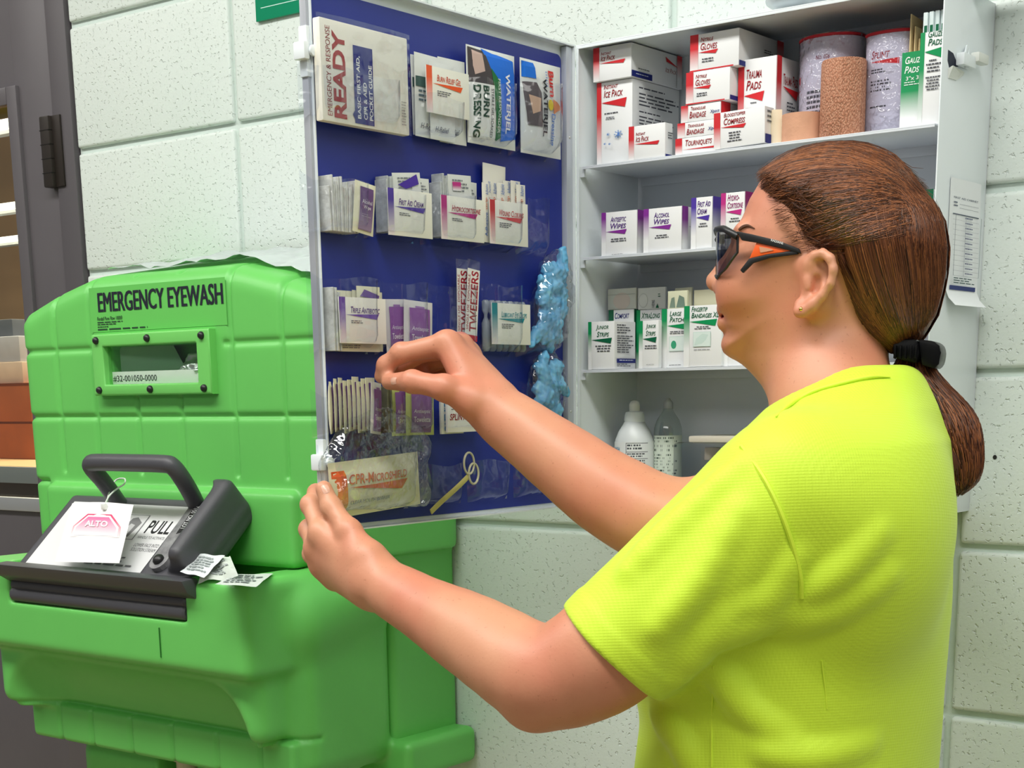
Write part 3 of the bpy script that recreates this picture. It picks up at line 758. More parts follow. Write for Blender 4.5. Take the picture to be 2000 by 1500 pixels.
# ---- ALTO tag with its cable tie
tc = [onY(107, 1097, -0.4405), onY(233, 1100, -0.4405), onY(261, 986, -0.386), onY(141, 983, -0.386)]
V = []; F_ = []; n = 8
for j in range(n+1):
    for i in range(n+1):
        a, b = i/n, j/n
        p = (np.array(tc[0])*(1-a)+np.array(tc[1])*a)*(1-b)+(np.array(tc[3])*(1-a)+np.array(tc[2])*a)*b
        V.append(p+pn*0.004*math.sin(PI*a)*b)
for j in range(n):
    for i in range(n): a = j*(n+1)+i; F_.append((a, a+1, a+n+2, a+n+1))
tg = obj('warning_tag', mesh(np.array(V), F_, 3.14), card((248, 246, 246))); tag(tg, 'white paper tag with a fading red stop sign tied to the handle', 'tag')
def tagp(a, b, lift=0.0006):
    p = (np.array(tc[0])*(1-a)+np.array(tc[1])*a)*(1-b)+(np.array(tc[3])*(1-a)+np.array(tc[2])*a)*b
    return p+pn*(0.004*math.sin(PI*a)*b+lift)
def tagpoly(name, pts, col, lift, m=None):
    return obj(name, mesh(np.array([tagp(a, b, lift) for a, b in pts]), [tuple(range(len(pts)))]), m or ink(col), tg)
oc = [(0.13, 0.42), (0.14, 0.60), (0.34, 0.80), (0.72, 0.80), (0.90, 0.60), (0.91, 0.42)]
tagpoly('stop_sign_border', oc, (220, 110, 150), 0.0005, grad_mat((222, 60, 110), (248, 246, 246), 'Z', 0.0, 0.75))
oc2 = [(0.16, 0.42), (0.17, 0.59), (0.355, 0.775), (0.705, 0.775), (0.87, 0.59), (0.88, 0.42)]
tagpoly('stop_sign_rim', oc2, (248, 244, 246), 0.0008)
oc3 = [(0.19, 0.44), (0.20, 0.575), (0.365, 0.745), (0.695, 0.745), (0.84, 0.575), (0.85, 0.44)]
tagpoly('stop_sign', oc3, (0, 0, 0), 0.0011, grad_mat((240, 120, 170), (248, 246, 246), 'Z', 0.0, 0.9))
raw, Fc = text_raw('ALTO', False, 0, 0.03); obj('lettering', mesh(np.array([tagp(0.34+0.36*a, 0.58+0.10*b, 0.0015) for a, b in raw]), Fc), ink((252, 248, 250)), tg)
tie = [tagp(0.60, 0.88, 0.002), onY(205, 985, -0.392), onY(214, 968, -0.372), onY(228, 955, -0.356), onY(243, 945, -0.345), onY(243, 935, -0.330), onY(226, 938, -0.320), onY(214, 960, -0.345), onY(208, 984, -0.388), tagp(0.62, 0.86, 0.002)]
obj('cable_tie', tube(spline(tie, 6), 0.0012, 8), mat('white_nylon', (232, 236, 230), 0.4), tg)
obj('tie_head', box_mesh((-0.004, -0.003, -0.004), (0.004, 0.003, 0.004), 0.001), mat('white_nylon'), tg, tuple(tagp(0.60, 0.90, 0.003)))
# ---- crumpled paper labels lying by the arm
def paper(name, label, corners, seed, amp, col=(222, 228, 230), lines=6):
    n = 10; V = []; F_ = []; c = [np.array(q) for q in corners]; r = np.random.RandomState(seed)
    for j in range(n+1):
        for i in range(n+1):
            a, b = i/n, j/n; p = (c[0]*(1-a)+c[1]*a)*(1-b)+(c[3]*(1-a)+c[2]*a)*b
            V.append(p+np.array([0, -0.4, 1])*amp*(math.sin(a*9+seed+b*4)+0.6*math.sin(b*13+seed)))
    for j in range(n):
        for i in range(n): a = j*(n+1)+i; F_.append((a, a+1, a+n+2, a+n+1))
    o = obj(name, mesh(np.array(V), F_, 3.14), card(col)); tag(o, label, 'paper')
    raw, Fc = bars(0.1, 0.15, 0.9, 0.85, lines, seed)
    P = []
    for a, b in raw:
        p = (c[0]*(1-a)+c[1]*a)*(1-b)+(c[3]*(1-a)+c[2]*a)*b
        P.append(p+np.array([0, -0.4, 1])*amp*(math.sin(a*9+seed+b*4)+0.6*math.sin(b*13+seed))+np.array([0, -0.0006, 0.0012]))
    obj('fine_print', mesh(np.array(P), Fc), ink((156, 164, 164)), o)
paper('paper_label', 'white paper label leaning on the grey arm', [onY(352, 1118, -0.430), onY(398, 1128, -0.432), onY(440, 1086, -0.395), onY(390, 1082, -0.395)], 2, 0.0008)
paper('paper_label', 'crumpled printed paper strip beside the grey arm', [onY(385, 1136, -0.424), onY(466, 1126, -0.415), onY(448, 1082, -0.385), onY(410, 1096, -0.395)], 5, 0.0022, (206, 216, 206), 9)
paper('paper_label', 'flat white paper label lying on the green basin top', [onZ(420, 1141, zw(-0.0895)), onZ(500, 1146, zw(-0.0895)), onZ(534, 1120, zw(-0.0895)), onZ(455, 1122, zw(-0.0895))], 9, 0.0004, (216, 222, 218), 5)
# ---- clear sheet lying over the top
V = []; F_ = []; nx, ny = 36, 10; rr = np.random.RandomState(2)
for j in range(ny+1):
    for i in range(nx+1):
        x = -0.80+0.52*i/nx; y = -0.235+0.215*j/ny
        zt_ = 0.320+min(0, (x+0.80)*0.2)-max(0, (x+0.49)*0.22)-max(0.0, (x+0.40))*0.05; zt_ += SL*(y-YF)
        edge = 0.012*(0.5+0.5*math.sin(i*0.9))*(j == 0)
        V.append((x, y-edge, zw(zt_)+0.008+0.004*math.sin(i*0.55)*math.sin(j*0.8+i*0.21)+0.002*math.sin(i*1.7+j)))
for j in range(ny):
    for i in range(nx): a = j*(nx+1)+i; F_.append((a, a+1, a+nx+2, a+nx+1))
sh = obj('plastic_sheet', mesh(np.array(V), F_, 3.14), mat('milky_film')); tag(sh, 'milky plastic sheet draped over the top of the eyewash', 'sheet')
# ================================================================== the first aid cabinet
CW, CH, CD = 0.4713, 0.5564, 0.1403
M_WHITE = mat('white_enamel', (232, 240, 243), 0.33, bump=(45, 0.03, 0.001))
M_INNER = mat('white_enamel_inside', (222, 228, 234), 0.38, bump=(45, 0.03, 0.001))
cab = empty('first_aid_cabinet', (0, 0, ZC)); tag(cab, 'white steel wall cabinet standing open with shelves of first aid boxes', 'cabinet')
T = 0.0015
obj('back_panel', box_mesh((0, -0.0025, 0), (CW, -0.0008, CH)), M_INNER, cab)
obj('side_panel', box_mesh((0, -CD, 0), (T, -0.0025, CH), 0.0004), M_WHITE, cab)
rs = obj('side_panel', box_mesh((CW-T, -CD, 0), (CW, -0.0025, CH), 0.0004), M_WHITE, cab)
tp = obj('top_panel', box_mesh((T, -CD, CH-T), (CW-T, -0.0025, CH), 0.0004), M_WHITE, cab)
obj('bottom_panel', box_mesh((T, -CD, 0), (CW-T, -0.0025, T), 0.0004), M_WHITE, cab)
# rolled front edges of the carcass
obj('front_lip', boxes_mesh([((T, -CD, CH-0.0045), (CW-T, -CD+0.0015, CH-T)), ((T, -CD, 0.0015), (CW-T, -CD+0.0015, 0.011)), ((T, -CD, 0.011), (0.004, -CD+0.0015, CH-0.0045))], 0.0003), M_WHITE, cab)
SHELF = [0.4165, 0.3085, 0.1712]
for z in SHELF:
    s_ = obj('shelf', boxes_mesh([((0.008, -CD+0.002, z-0.0016), (CW-0.006, -0.004, z)), ((0.008, -CD+0.002, z-0.0035), (CW-0.006, -CD+0.0035, z-0.0016)),
                                ((0.008, -0.006, z-0.012), (CW-0.006, -0.004, z-0.0016))], 0.0003), M_INNER, cab)
    obj('shelf_clip', box_mesh((T, -CD+0.006, z-0.012), (0.008, -CD+0.009, z+0.0005)), M_INNER, s_)
# embossed slot on the underside of the top, broken latch and its hole on the right flank
q = onZ(1478, 32, ZC+CH-0.002)
obj('embossed_slot', box_mesh((q[0]-0.02, q[1]-0.005, CH-0.0022), (q[0]+0.02, q[1]+0.005, CH-T-0.0001)), mat('slot_grey', (120, 116, 112), 0.6), cab)
def flank(px, py, lift=0.0):
    p = onX(px, py, CW+lift); return (float(p[0]), float(p[1]), float(p[2])-ZC)
hp = [flank(*p, 0.0003) for p in ((1852, 97), (1862, 104), (1872, 130), (1862, 132), (1855, 136), (1851, 118))]
obj('latch_hole', mesh(hp, [tuple(range(len(hp)))]), ink((24, 30, 52)), cab)
lt = obj('latch', box_mesh((CW+0.0004, flank(1866, 115)[1], flank(1866, 128)[2]), (CW+0.010, flank(1890, 115)[1], flank(1866, 103)[2]), 0.0015), M_WHITE, cab)
obj('latch_tongue', box_mesh((CW+0.004, flank(1888, 115)[1], flank(1890, 124)[2]), (CW+0.014, flank(1908, 115)[1], flank(1890, 104)[2]), 0.002), mat('ivory_plastic', (222, 226, 220), 0.4), lt)
fp = [flank(*p, l) for p, l in (((1853, 134), 0.001), ((1862, 128), 0.006), ((1884, 141), 0.006), ((1881, 148), 0.002), ((1868, 157), 0.001), ((1853, 152), 0.001))]
fl_ = obj('latch_flap', mesh([*fp, *[(a-0.0012, b, c) for a, b, c in fp]], [tuple(range(6)), tuple(range(11, 5, -1))]+[(i, (i+1) % 6, (i+1) % 6+6, i+6) for i in range(6)]), mat('ivory_plastic'), lt)
fl2 = [flank(*p, l) for p, l in (((1889, 88), 0.001), ((1893, 90), 0.001), ((1893, 132), 0.008), ((1886, 133), 0.007), ((1884, 110), 0.007))]
obj('latch_flap', mesh([*fl2, *[(a-0.0015, b, c) for a, b, c in fl2]], [tuple(range(5)), tuple(range(9, 4, -1))]+[(i, (i+1) % 5, (i+1) % 5+5, i+5) for i in range(5)]), M_WHITE, lt)

# ---- inspection card on the flank
a = onX(1857, 345, CW+0.0008); b_ = onX(1905, 602, CW+0.0008)
cw_ = float(b_[1]-a[1]); ch_ = float(a[2]-b_[2])
V = []; F_ = []; n = 16
for j in range(n+1):
    for i in range(2):
        v = j/n; curl = 0.012*max(0, (0.14-v)/0.14)**2
        V.append((i*cw_*(1.02-0.04*v), -curl, v*ch_))
for j in range(n): F_.append((2*j, 2*j+1, 2*j+3, 2*j+2))
ic = obj('inspection_card', mesh(V, F_, 0.9), card((240, 244, 246)), None, (CW+0.0010, float(a[1]), float(b_[2])), (0, 0, PI/2))
tag(ic, 'white paper inspection card stuck on the right flank of the cabinet', 'card')
pr_ = [('text', 'FIRST AID CABINET', 0.12, 0.845, 0.9, 0.86, (90, 100, 120)), ('rect', 0.3, 0.805, 0.92, 0.807, (120, 125, 140)), ('rect', 0.3, 0.775, 0.92, 0.777, (120, 125, 140)),
       ('fine', 0.12, 0.77, 0.28, 0.82, 2, (90, 100, 120)), ('rect', 0.1, 0.72, 0.93, 0.728, (70, 80, 100)), ('rect', 0.1, 0.13, 0.93, 0.165, (44, 58, 120)), ('fine', 0.2, 0.06, 0.85, 0.1, 2, (110, 120, 150))]
for r in range(12):
    v = 0.72-r*0.04; pr_.append(('rect', 0.1, v-0.04, 0.93, v-0.0385, (130, 135, 150))); pr_.append(('fine', 0.48, v-0.032, 0.72, v-0.012, 1, (70, 80, 120)))
pr_ += [('rect', 0.1, 0.24, 0.112, 0.72, (110, 115, 130)), ('rect', 0.92, 0.24, 0.93, 0.72, (110, 115, 130)), ('rect', 0.42, 0.24, 0.428, 0.72, (150, 155, 165)), ('fine', 0.12, 0.17, 0.9, 0.225, 3, (60, 90, 90))]
do_prints(ic, (cw_, 0.0, ch_), pr_)
# plastic bag lying on top of the cabinet
f = Field(); q = onZ(1530, 12, ZC+CH+0.01)
for k in range(9):
    f.ell((0.27+0.028*k+random.uniform(-.01, .01), -0.075+random.uniform(-.04, .03), ZC+CH+0.015+0.003*(k % 3)), (0.035, 0.03, 0.010+0.003*(k % 3)), k=0.012)
f.post = lambda P, d: d+0.002*snoise(P, 160, 3)
pb = obj('plastic_bag', field_mesh(f, (0.2, -0.16, ZC+CH-0.005), (0.56, 0.0, ZC+CH+0.05), 0.003), mat('milky_film', (228, 236, 240), 0.25, trans=0.35)); tag(pb, 'crumpled milky plastic bag lying on top of the cabinet', 'bag')

# ---- the door, swung open at right angles; inner face looks to +x
DW = 0.457; DX = -0.0135
dr = obj('door', None, None, cab); bpy.data.objects.remove(dr)
bm = bmesh.new()
bm_box(bm, (DX, -CD-DW, 0.0), (DX+0.0012, -CD-0.001, CH), 0.0)
bm_box(bm, (DX+0.0012, -CD-DW, 0.0), (0.0, -CD-DW+0.0016, CH)); bm_box(bm, (DX+0.0012, -CD-0.0026, 0.0), (0.0, -CD-0.001, CH))
bm_box(bm, (DX+0.0012, -CD-DW+0.0016, CH-0.0016), (0.0, -CD-0.0026, CH)); bm_box(bm, (DX+0.0012, -CD-DW+0.0016, 0.0), (0.0, -CD-0.0026, 0.0016))
door = obj('cabinet_door', from_bm(bm), M_WHITE, cab)
def rrect(u0, z0, u1, z1, r, n=5):
    out = []
    for cx, cz, a0 in ((u1-r, z1-r, 0), (u0+r, z1-r, 90), (u0+r, z0+r, 180), (u1-r, z0+r, 270)):
        for k in range(n+1):
            a = math.radians(a0+90*k/n); out.append((cx+r*math.cos(a), cz+r*math.sin(a)))
    return out
M_BLUE = mat('blue_liner', (26, 44, 140), 0.45, var=(6, 0.15, (36, 52, 150)), bump=(200, 0.06, 0.0006))
lin_ = prism(rrect(-CD-DW+0.004, 0.006, -CD-0.016, CH-0.012, 0.008), DX+0.0013, DX+0.0028, 0, axes='yz')
obj('liner', lin_, M_BLUE, door)
M_RAIL = mat('door_rail', (196, 202, 212), 0.35, metal=0.2)
obj('hinge_strip', box_mesh((DX+0.0013, -CD-0.0155, 0.002), (-0.003, -CD-0.0027, CH-0.002), 0.002), M_RAIL, door)
for z in (0.12, 0.28, 0.45): obj('rivet', lathe([(0.002, 0), (0.0012, 0.0008)], 8, axis='x'), mat('screw_steel'), door, (-0.003, -CD-0.009, z))
# sliding latch rod on the free edge
obj('latch_rod', box_mesh((-0.0115, -CD-DW-0.0042, 0.045), (-0.0025, -CD-DW-0.0001, CH-0.01), 0.001), mat('rod_grey', (176, 180, 188), 0.35, metal=0.3), door)
for py in (101, 903):
    q = onX(598 if py < 500 else 628, py, -0.006); zz = float(q[2])-ZC
    lb_ = obj('latch_block', box_mesh((-0.0145, -CD-DW-0.0125, zz-0.0085), (0.0015, -CD-DW-0.0043, zz+0.0085), 0.002), M_WHITE, door)
    obj('latch_sleeve', box_mesh((-0.0125, -CD-DW-0.0058, zz-0.024), (-0.0015, -CD-DW-0.0001, zz+0.024), 0.001), M_WHITE, door)
    obj('latch_ear', lathe([(0.0055, 0), (0.0055, 0.003), (0.004, 0.0035)], 14, axis='x'), M_WHITE, door, (0.0017, -CD-DW-0.001, zz))

# clear vinyl pockets
def pocket(px0, px1, py_top, z0, bulge, lean=0.004, wav=0.003, seed=0, parent=None):
    """px0/px1: left and right end on the door, z0 bottom (above cabinet bottom)"""
    rnd = random.Random(seed)
    ya = float(onX(px0, py_top, 0.012)[1]); yb = min(float(onX(px1, py_top, 0.022)[1]), -CD-0.017); z1 = float(onX((px0+px1)/2, py_top, 0.01)[2])-ZC
    n, m_ = 18, 12; V = []; F_ = []; x0 = DX+0.0031
    ph = rnd.random()*6
    for j in range(m_+1):
        for i in range(n+1):
            t = i/n; s = j/m_
            e = min(1.0, 6*min(t, 1-t)); e = e**0.7
            up = min(1.0, s*5)
            x = x0+e*(bulge*(up**0.6)+lean*s)+0.0007*math.sin(t*13+ph+s*5)*e
            z = z0+(z1-z0)*s+(wav*math.sin(t*7+ph)*s if 0 < t < 1 else wav*1.5*s)
            if (t == 0 or t == 1) and s == 1: z += 0.006
            V.append((x, ya+(yb-ya)*t, z))
    for j in range(m_):
        for i in range(n): a = j*(n+1)+i; F_.append((a, a+1, a+n+2, a+n+1))
    return obj('pocket', mesh(V, F_, 3.14), FILM, door)
ROW = [0.418, 0.307, 0.187, 0.100, 0.017]
k = 0
for row, spans in ((0, ((612, 805, 150), (805, 918, 195), (918, 1020, 165), (1020, 1107, 165))),
                   (1, ((616, 738, 355), (738, 848, 375), (848, 945, 385), (945, 1034, 395), (1034, 1107, 388))),
                   (2, ((628, 757, 545), (757, 850, 555), (850, 945, 560), (945, 1034, 560), (1034, 1107, 590))),
                   (3, ((636, 757, 775), (757, 862, 770), (862, 945, 770), (945, 1030, 745), (1030, 1107, 745))),
                   (4, ((648, 836, 880), (836, 940, 907), (940, 1030, 898), (1030, 1107, 895)))):
    for (a, b, t) in spans:
        k += 1
        emptyp = (row == 4 and a > 800) or (a > 1000 and row == 1) or (row == 3 and 940 < a < 1000)
        pocket(a, b, t, ROW[row], 0.012 if emptyp else (0.033 if row in (0, 4) else 0.029), 0.003, 0.002, seed=k)
# ================================================================== things on the shelves
RED, DRED = (206, 36, 44), (150, 24, 34)
PUR, DPUR = (132, 44, 150), (84, 40, 130)
IND, MAG, GRN, DGRN, NAVY, ORG, TEAL = (76, 50, 160), (190, 40, 130), (0, 146, 84), (0, 96, 62), (30, 40, 120), (236, 92, 40), (0, 140, 150)
K = (74, 76, 84)
SC = {'sc': True, 'shear': 0.25, 'bold': 0.012}
def titled(lines, col, tcol, band=0.14, wedge=0.62, u0=0.22, u1=0.8, lh=0.14, fine=None, fade=(0.02, 0.6), sc=True, top=None, band_lo=0.0, wu=0.85):
    """the house style of the cartons: fading band at the left, slanted small capitals, a wedge below them"""
    out = [('grad', 0.0, band_lo, band, 1.0, col, {'lo': fade[0], 'hi': fade[1]})]
    v = wedge+0.06+lh*1.15*(len(lines)-1) if top is None else top-lh
    for i, s in enumerate(lines):
        big = 1.0
        e = u1 if not isinstance(s, tuple) else s[1]; sh = lh if not isinstance(s, tuple) or len(s) < 3 else lh*s[2]
        t = s if not isinstance(s, tuple) else s[0]
        out.append(('text', t, u0, v, e, v+sh, tcol, dict(SC))); v -= lh*1.18
    out.append(('wedge', band, wu, wedge, 0.11, col))
    if fine:
        for (a, b, c, d, n) in fine: out.append(('fine', a, b, c, d, n, K, {'center': True}))
    return out
def sbox(name, label, x0, x1, yt, Yf, depth, zb, prints=(), group=None, rz=0.0, top_at=None, cat='box', col=(236, 238, 238), tilt=0.0, ymid=None):
    """shelf box from the pixel span of its front face standing at world depth Yf with its bottom at zb"""
    ym = ymid or yt+40
    xa = float(onY(x0, ym, Yf)[0]); xb = min(float(onY(x1, ym, Yf)[0]), 0.4665); h_ = float(onY(x0, yt, Yf)[2])-zb
    o = carton(name, label, (xa, Yf, zb), ((xb-xa)/max(math.cos(rz), 0.5), depth, h_), rz, prints, col, group, cat, tilt=tilt)
    o['h'] = h_; return o, zb+h_
E1, E2, E3, E4 = ZC+SHELF[0]+0.0004, ZC+SHELF[1]+0.0004, ZC+SHELF[2]+0.0004, ZC+T+0.0004
GS1 = 'cartons on the top shelf'
_sidetext = [('rect', 0.0, 0.0, 0.0, 0.0, K)]
# --- top shelf
ice = titled([('Instant', 0.6, 0.62), 'Ice Pack'], RED, DRED, 0.13, 0.755, 0.2, 0.74, 0.085, [(0.22, 0.60, 0.6, 0.63, 1), (0.22, 0.54, 0.55, 0.58, 2)])
snow = []
for cx, cy, r in ((0.62, 0.36, 0.12), (0.35, 0.37, 0.05), (0.27, 0.26, 0.035), (0.42, 0.25, 0.035)):
    for q_ in range(8):
        a = q_*PI/4; s = 0.012 if r > 0.1 else 0.006; asp = 0.42
        dx, dy = math.cos(a), math.sin(a)
        snow.append(('poly', [(cx+dx*r*0.45-dy*s, cy+(dy*r*0.45+dx*s)*asp), (cx+dx*r-dy*s, cy+(dy*r+dx*s)*asp), (cx+dx*r+dy*s, cy+(dy*r-dx*s)*asp), (cx+dx*r*0.45+dy*s, cy+(dy*r*0.45-dx*s)*asp)], (110, 150, 205), {'name': 'snowflake'}))
    snow.append(('poly', [(cx+r*0.45*math.cos(a*PI/6), cy+r*0.45*0.42*math.sin(a*PI/6)) for a in range(12)], (90, 130, 195), {'name': 'snowflake'}))
snow.append(('poly', [(0.62+0.03*math.cos(a*PI/6), 0.36+0.03*0.42*math.sin(a*PI/6)) for a in range(12)], (230, 236, 240), {'name': 'snowflake'}))
side_fine = [('fine', 0.06, 0.86, 0.6, 0.9, 1, K, {'face': 'R'}), ('fine', 0.06, 0.66, 0.95, 0.83, 4, K, {'face': 'R'}), ('fine', 0.06, 0.58, 0.5, 0.62, 1, K, {'face': 'R'}), ('fine', 0.06, 0.28, 0.85, 0.56, 7, K, {'face': 'R'})]
_, zt1 = sbox('cold_pack_box', 'tall white cold pack carton with snowflakes and red edge at left of top shelf', 1166, 1235, 163, -0.118, 0.108, E1, ice+snow+side_fine, GS1)
sbox('cold_pack_box', 'white cold pack carton lying on top of the tall snowflake carton', 1159, 1233, 95, -0.124, 0.114, zt1+0.0004,
     titled([('Instant', 0.48, 0.62), 'Ice Pack'], RED, DRED, 0.16, 0.52, 0.2, 0.58, 0.15, None)+
     [('rect', 0.0, 0.02, 0.4, 0.2, NAVY, {'face': 'R'}), ('fine', 0.08, 0.08, 0.32, 0.13, 1, (220, 225, 240), {'face': 'R'}), ('fine', 0.12, 0.24, 0.34, 0.3, 1, K, {'face': 'R'}),
      ('grad', 0.9, 0.0, 1.0, 1.0, RED, {'face': 'R', 'lo': 0.3, 'hi': 0.9}), ('poly', [(0.92, 0.62), (0.68, 0.72), (0.66, 0.86)], RED, {'face': 'R'}), ('text', 'Ice Pack', 0.66, 0.4, 0.88, 0.54, DRED, {'face': 'R', 'sc': True, 'shear': 0.2})], GS1)
sbox('cold_pack_box', 'small white cold pack carton in front at left end of top shelf', 1228, 1299, 248, -0.1365, 0.017, E1,
     titled([('Instant', 0.46, 0.62), 'Ice Pack'], RED, DRED, 0.15, 0.46, 0.2, 0.56, 0.16, None)+
     [('rect', 0.0, 0.0, 0.9, 0.07, NAVY, {'face': 'R'}), ('fine', 0.3, 0.5, 0.95, 0.72, 3, K, {'face': 'R'})], GS1)
# stack in the middle
_, za = sbox('tourniquet_box', 'flat white tourniquets carton at the bottom of its stack', 1319, 1402, 272, -0.130, 0.09, E1,
     titled(['Tourniquets'], RED, DRED, 0.16, 0.30, 0.24, 0.86, 0.42, None, top=0.86, wu=0.98), GS1)
_, za = sbox('bandage_box', 'lower of two flat white triangular bandage cartons', 1323, 1406, 242, -0.129, 0.09, za+0.0004,
     [('grad', 0, 0, 0.18, 1, RED, {'lo': 0.0, 'hi': 0.9}), ('text', 'Triangular', 0.25, 0.64, 0.62, 0.86, DRED, dict(SC)), ('text', 'Bandage', 0.22, 0.16, 0.64, 0.56, DRED, dict(SC)), ('text', 'Xpect', 0.72, 0.24, 0.98, 0.52, NAVY, {'shear': 0.2, 'bold': 0.01})], GS1)
_, za = sbox('bandage_box', 'upper of two flat white triangular bandage cartons', 1330, 1407, 208, -0.128, 0.085, za+0.0004,
     [('grad', 0, 0, 0.18, 1, RED, {'lo': 0.0, 'hi': 0.9}), ('text', 'Triangular', 0.25, 0.66, 0.62, 0.88, DRED, dict(SC)), ('text', 'Bandage', 0.22, 0.2, 0.64, 0.6, DRED, dict(SC)), ('text', 'Xpect', 0.74, 0.3, 0.98, 0.56, NAVY, {'shear': 0.2, 'bold': 0.01}), ('rect', 0.0, 0, 0.25, 1, RED, {'face': 'R'})], GS1)
glv = titled([('Nitrile', 0.48, 0.62), 'Gloves'], RED, DRED, 0.17, 0.5, 0.22, 0.56, 0.19, [(0.22, 0.18, 0.52, 0.32, 2)], wu=0.58)+[('rect', 0.0, 0.0, 0.5, 0.14, NAVY, {'face': 'R'}), ('rect', 0, 0, 0.9, 0.035, RED)]
_, za = sbox('glove_box', 'lower of two white nitrile gloves cartons in the stack', 1340, 1425, 143, -0.128, 0.10, za+0.0004, glv+[('fine', 0.2, 0.4, 0.8, 0.8, 5, K, {'face': 'R'})], GS1)
o, za = sbox('glove_box', 'uppermost white nitrile gloves carton with bulging lid', 1348, 1443, 70, -0.126, 0.105, za+0.0004,
     glv+[('grad', 0.85, 0, 1, 1, RED, {'face': 'R', 'lo': -0.3, 'hi': 0.9}), ('fine', 0.55, 0.5, 0.8, 0.62, 2, K, {'face': 'R'}), ('poly', [(0.55, 0.28), (0.8, 0.32), (0.75, 0.18)], RED, {'face': 'R'})], GS1)
w_ = float(o.dimensions[0]); 
obj('lid_flap', mesh([(0.03, 0.02, o['h']+0.0008), (0.055, 0.02, o['h']+0.0008), (0.055, 0.09, o['h']+0.006), (0.03, 0.09, o['h']+0.006), (0.03, 0.1, o['h']+0.002), (0.055, 0.1, o['h']+0.002)], [(0, 1, 2, 3), (3, 2, 5, 4)], 0.9), card(), o)
sbox('trauma_pad_box', 'upright white trauma pads carton beside the gloves stack', 1442, 1516, 119, -0.112, 0.055, E1,
     titled(['Trauma', 'Pads'], RED, DRED, 0.16, 0.6, 0.22, 0.62, 0.105, [(0.34, 0.49, 0.5, 0.52, 1), (0.22, 0.43, 0.62, 0.46, 1)], wu=0.7)+
     [('grad', 0.0, 0.3, 0.2, 1.0, RED, {'face': 'R'}), ('text', 'Trauma Pads', 0.28, 0.7, 0.92, 0.82, DRED, dict(SC, face='R')), ('poly', [(0.25, 0.68), (0.92, 0.66), (0.88, 0.56)], RED, {'face': 'R'}), ('fine', 0.45, 0.4, 0.85, 0.52, 3, K, {'face': 'R'})], GS1)
sbox('compress_box', 'white bloodstopper compress carton in front, slightly askew', 1395, 1494, 222, -0.1375, 0.022, E1,
     titled([('Bloodstopper', 0.62, 0.62), 'Compress'], RED, DRED, 0.13, 0.58, 0.2, 0.62, 0.18, [(0.25, 0.12, 0.58, 0.42, 4)], wu=0.64)+[('rect', 0, 0, 0.9, 0.25, NAVY, {'face': 'R'}), ('fine', 0.2, 0.5, 0.9, 0.9, 3, K, {'face': 'R'})], GS1, tilt=-0.02)
# rolls
def X_at(px, py, Y): return float(onY(px, py, Y)[0])
M_TANW = mat('tan_elastic', (206, 156, 126), 0.85, bump=(260, 0.5, 0.001), var=(40, 0.08))
def crepe_mat():
    if 'crepe' in MATS: return MATS['crepe']
    m = mat('crepe', (204, 150, 120), 0.85); nt = m.node_tree; b = nt.nodes['Principled BSDF']
    tc = nt.nodes.new('ShaderNodeTexCoord'); mp = nt.nodes.new('ShaderNodeMapping'); mp.inputs['Scale'].default_value = (640, 640, 400)
    wv = nt.nodes.new('ShaderNodeTexVoronoi'); wv.inputs['Scale'].default_value = 1.0
    bp = nt.nodes.new('ShaderNodeBump'); bp.inputs['Strength'].default_value = 0.9; bp.inputs['Distance'].default_value = 0.0015
    nt.links.new(tc.outputs['Object'], mp.inputs[0]); nt.links.new(mp.outputs[0], wv.inputs['Vector']); nt.links.new(wv.outputs['Distance'], bp.inputs['Height']); nt.links.new(bp.outputs[0], b.inputs['Normal'])
    r = nt.nodes.new('ShaderNodeValToRGB'); r.color_ramp.elements[0].color = rgb((222, 172, 142)); r.color_ramp.elements[1].color = rgb((176, 120, 92)); r.color_ramp.elements[1].position = 0.6
    nt.links.new(wv.outputs['Distance'], r.inputs[0]); nt.links.new(r.outputs[0], b.inputs['Base Color'])
    return m
# cohesive wrap, tall
xa, xb = X_at(1604, 190, -0.112), X_at(1690, 190, -0.112); r_ = (xb-xa)/2*0.93; h_ = float(onY(1604, 126, -0.112)[2])-E1
cwp = empty('bandage_roll', ((xa+xb)/2, -0.112, E1)); tag(cwp, 'tall pinkish tan crepe bandage roll standing on top shelf', 'bandage')
obj('roll', lathe([(r_*0.4, 0), (r_*0.97, 0), (r_, 0.002), (r_*1.0, h_*0.5), (r_*0.99, h_-0.002), (r_*0.95, h_), (r_*0.4, h_)], 40), crepe_mat(), cwp)
pth = [(r_*1.02*math.cos(a), r_*1.02*math.sin(a)) for a in np.linspace(-1.15, -0.35, 6)]
vs = []; fs = []
for i, (x, y) in enumerate(pth):
    e = 1+0.09*(i/5)
    vs += [(x*e, y*e, 0.0), (x*e, y*e, h_*0.55), (x*e, y*e, h_*0.97)]
for i in range(5):
    for q_ in range(2): fs.append((3*i+q_, 3*i+3+q_, 3*i+4+q_, 3*i+1+q_))
obj('loose_end', mesh(vs, fs, 3.14), crepe_mat(), cwp)
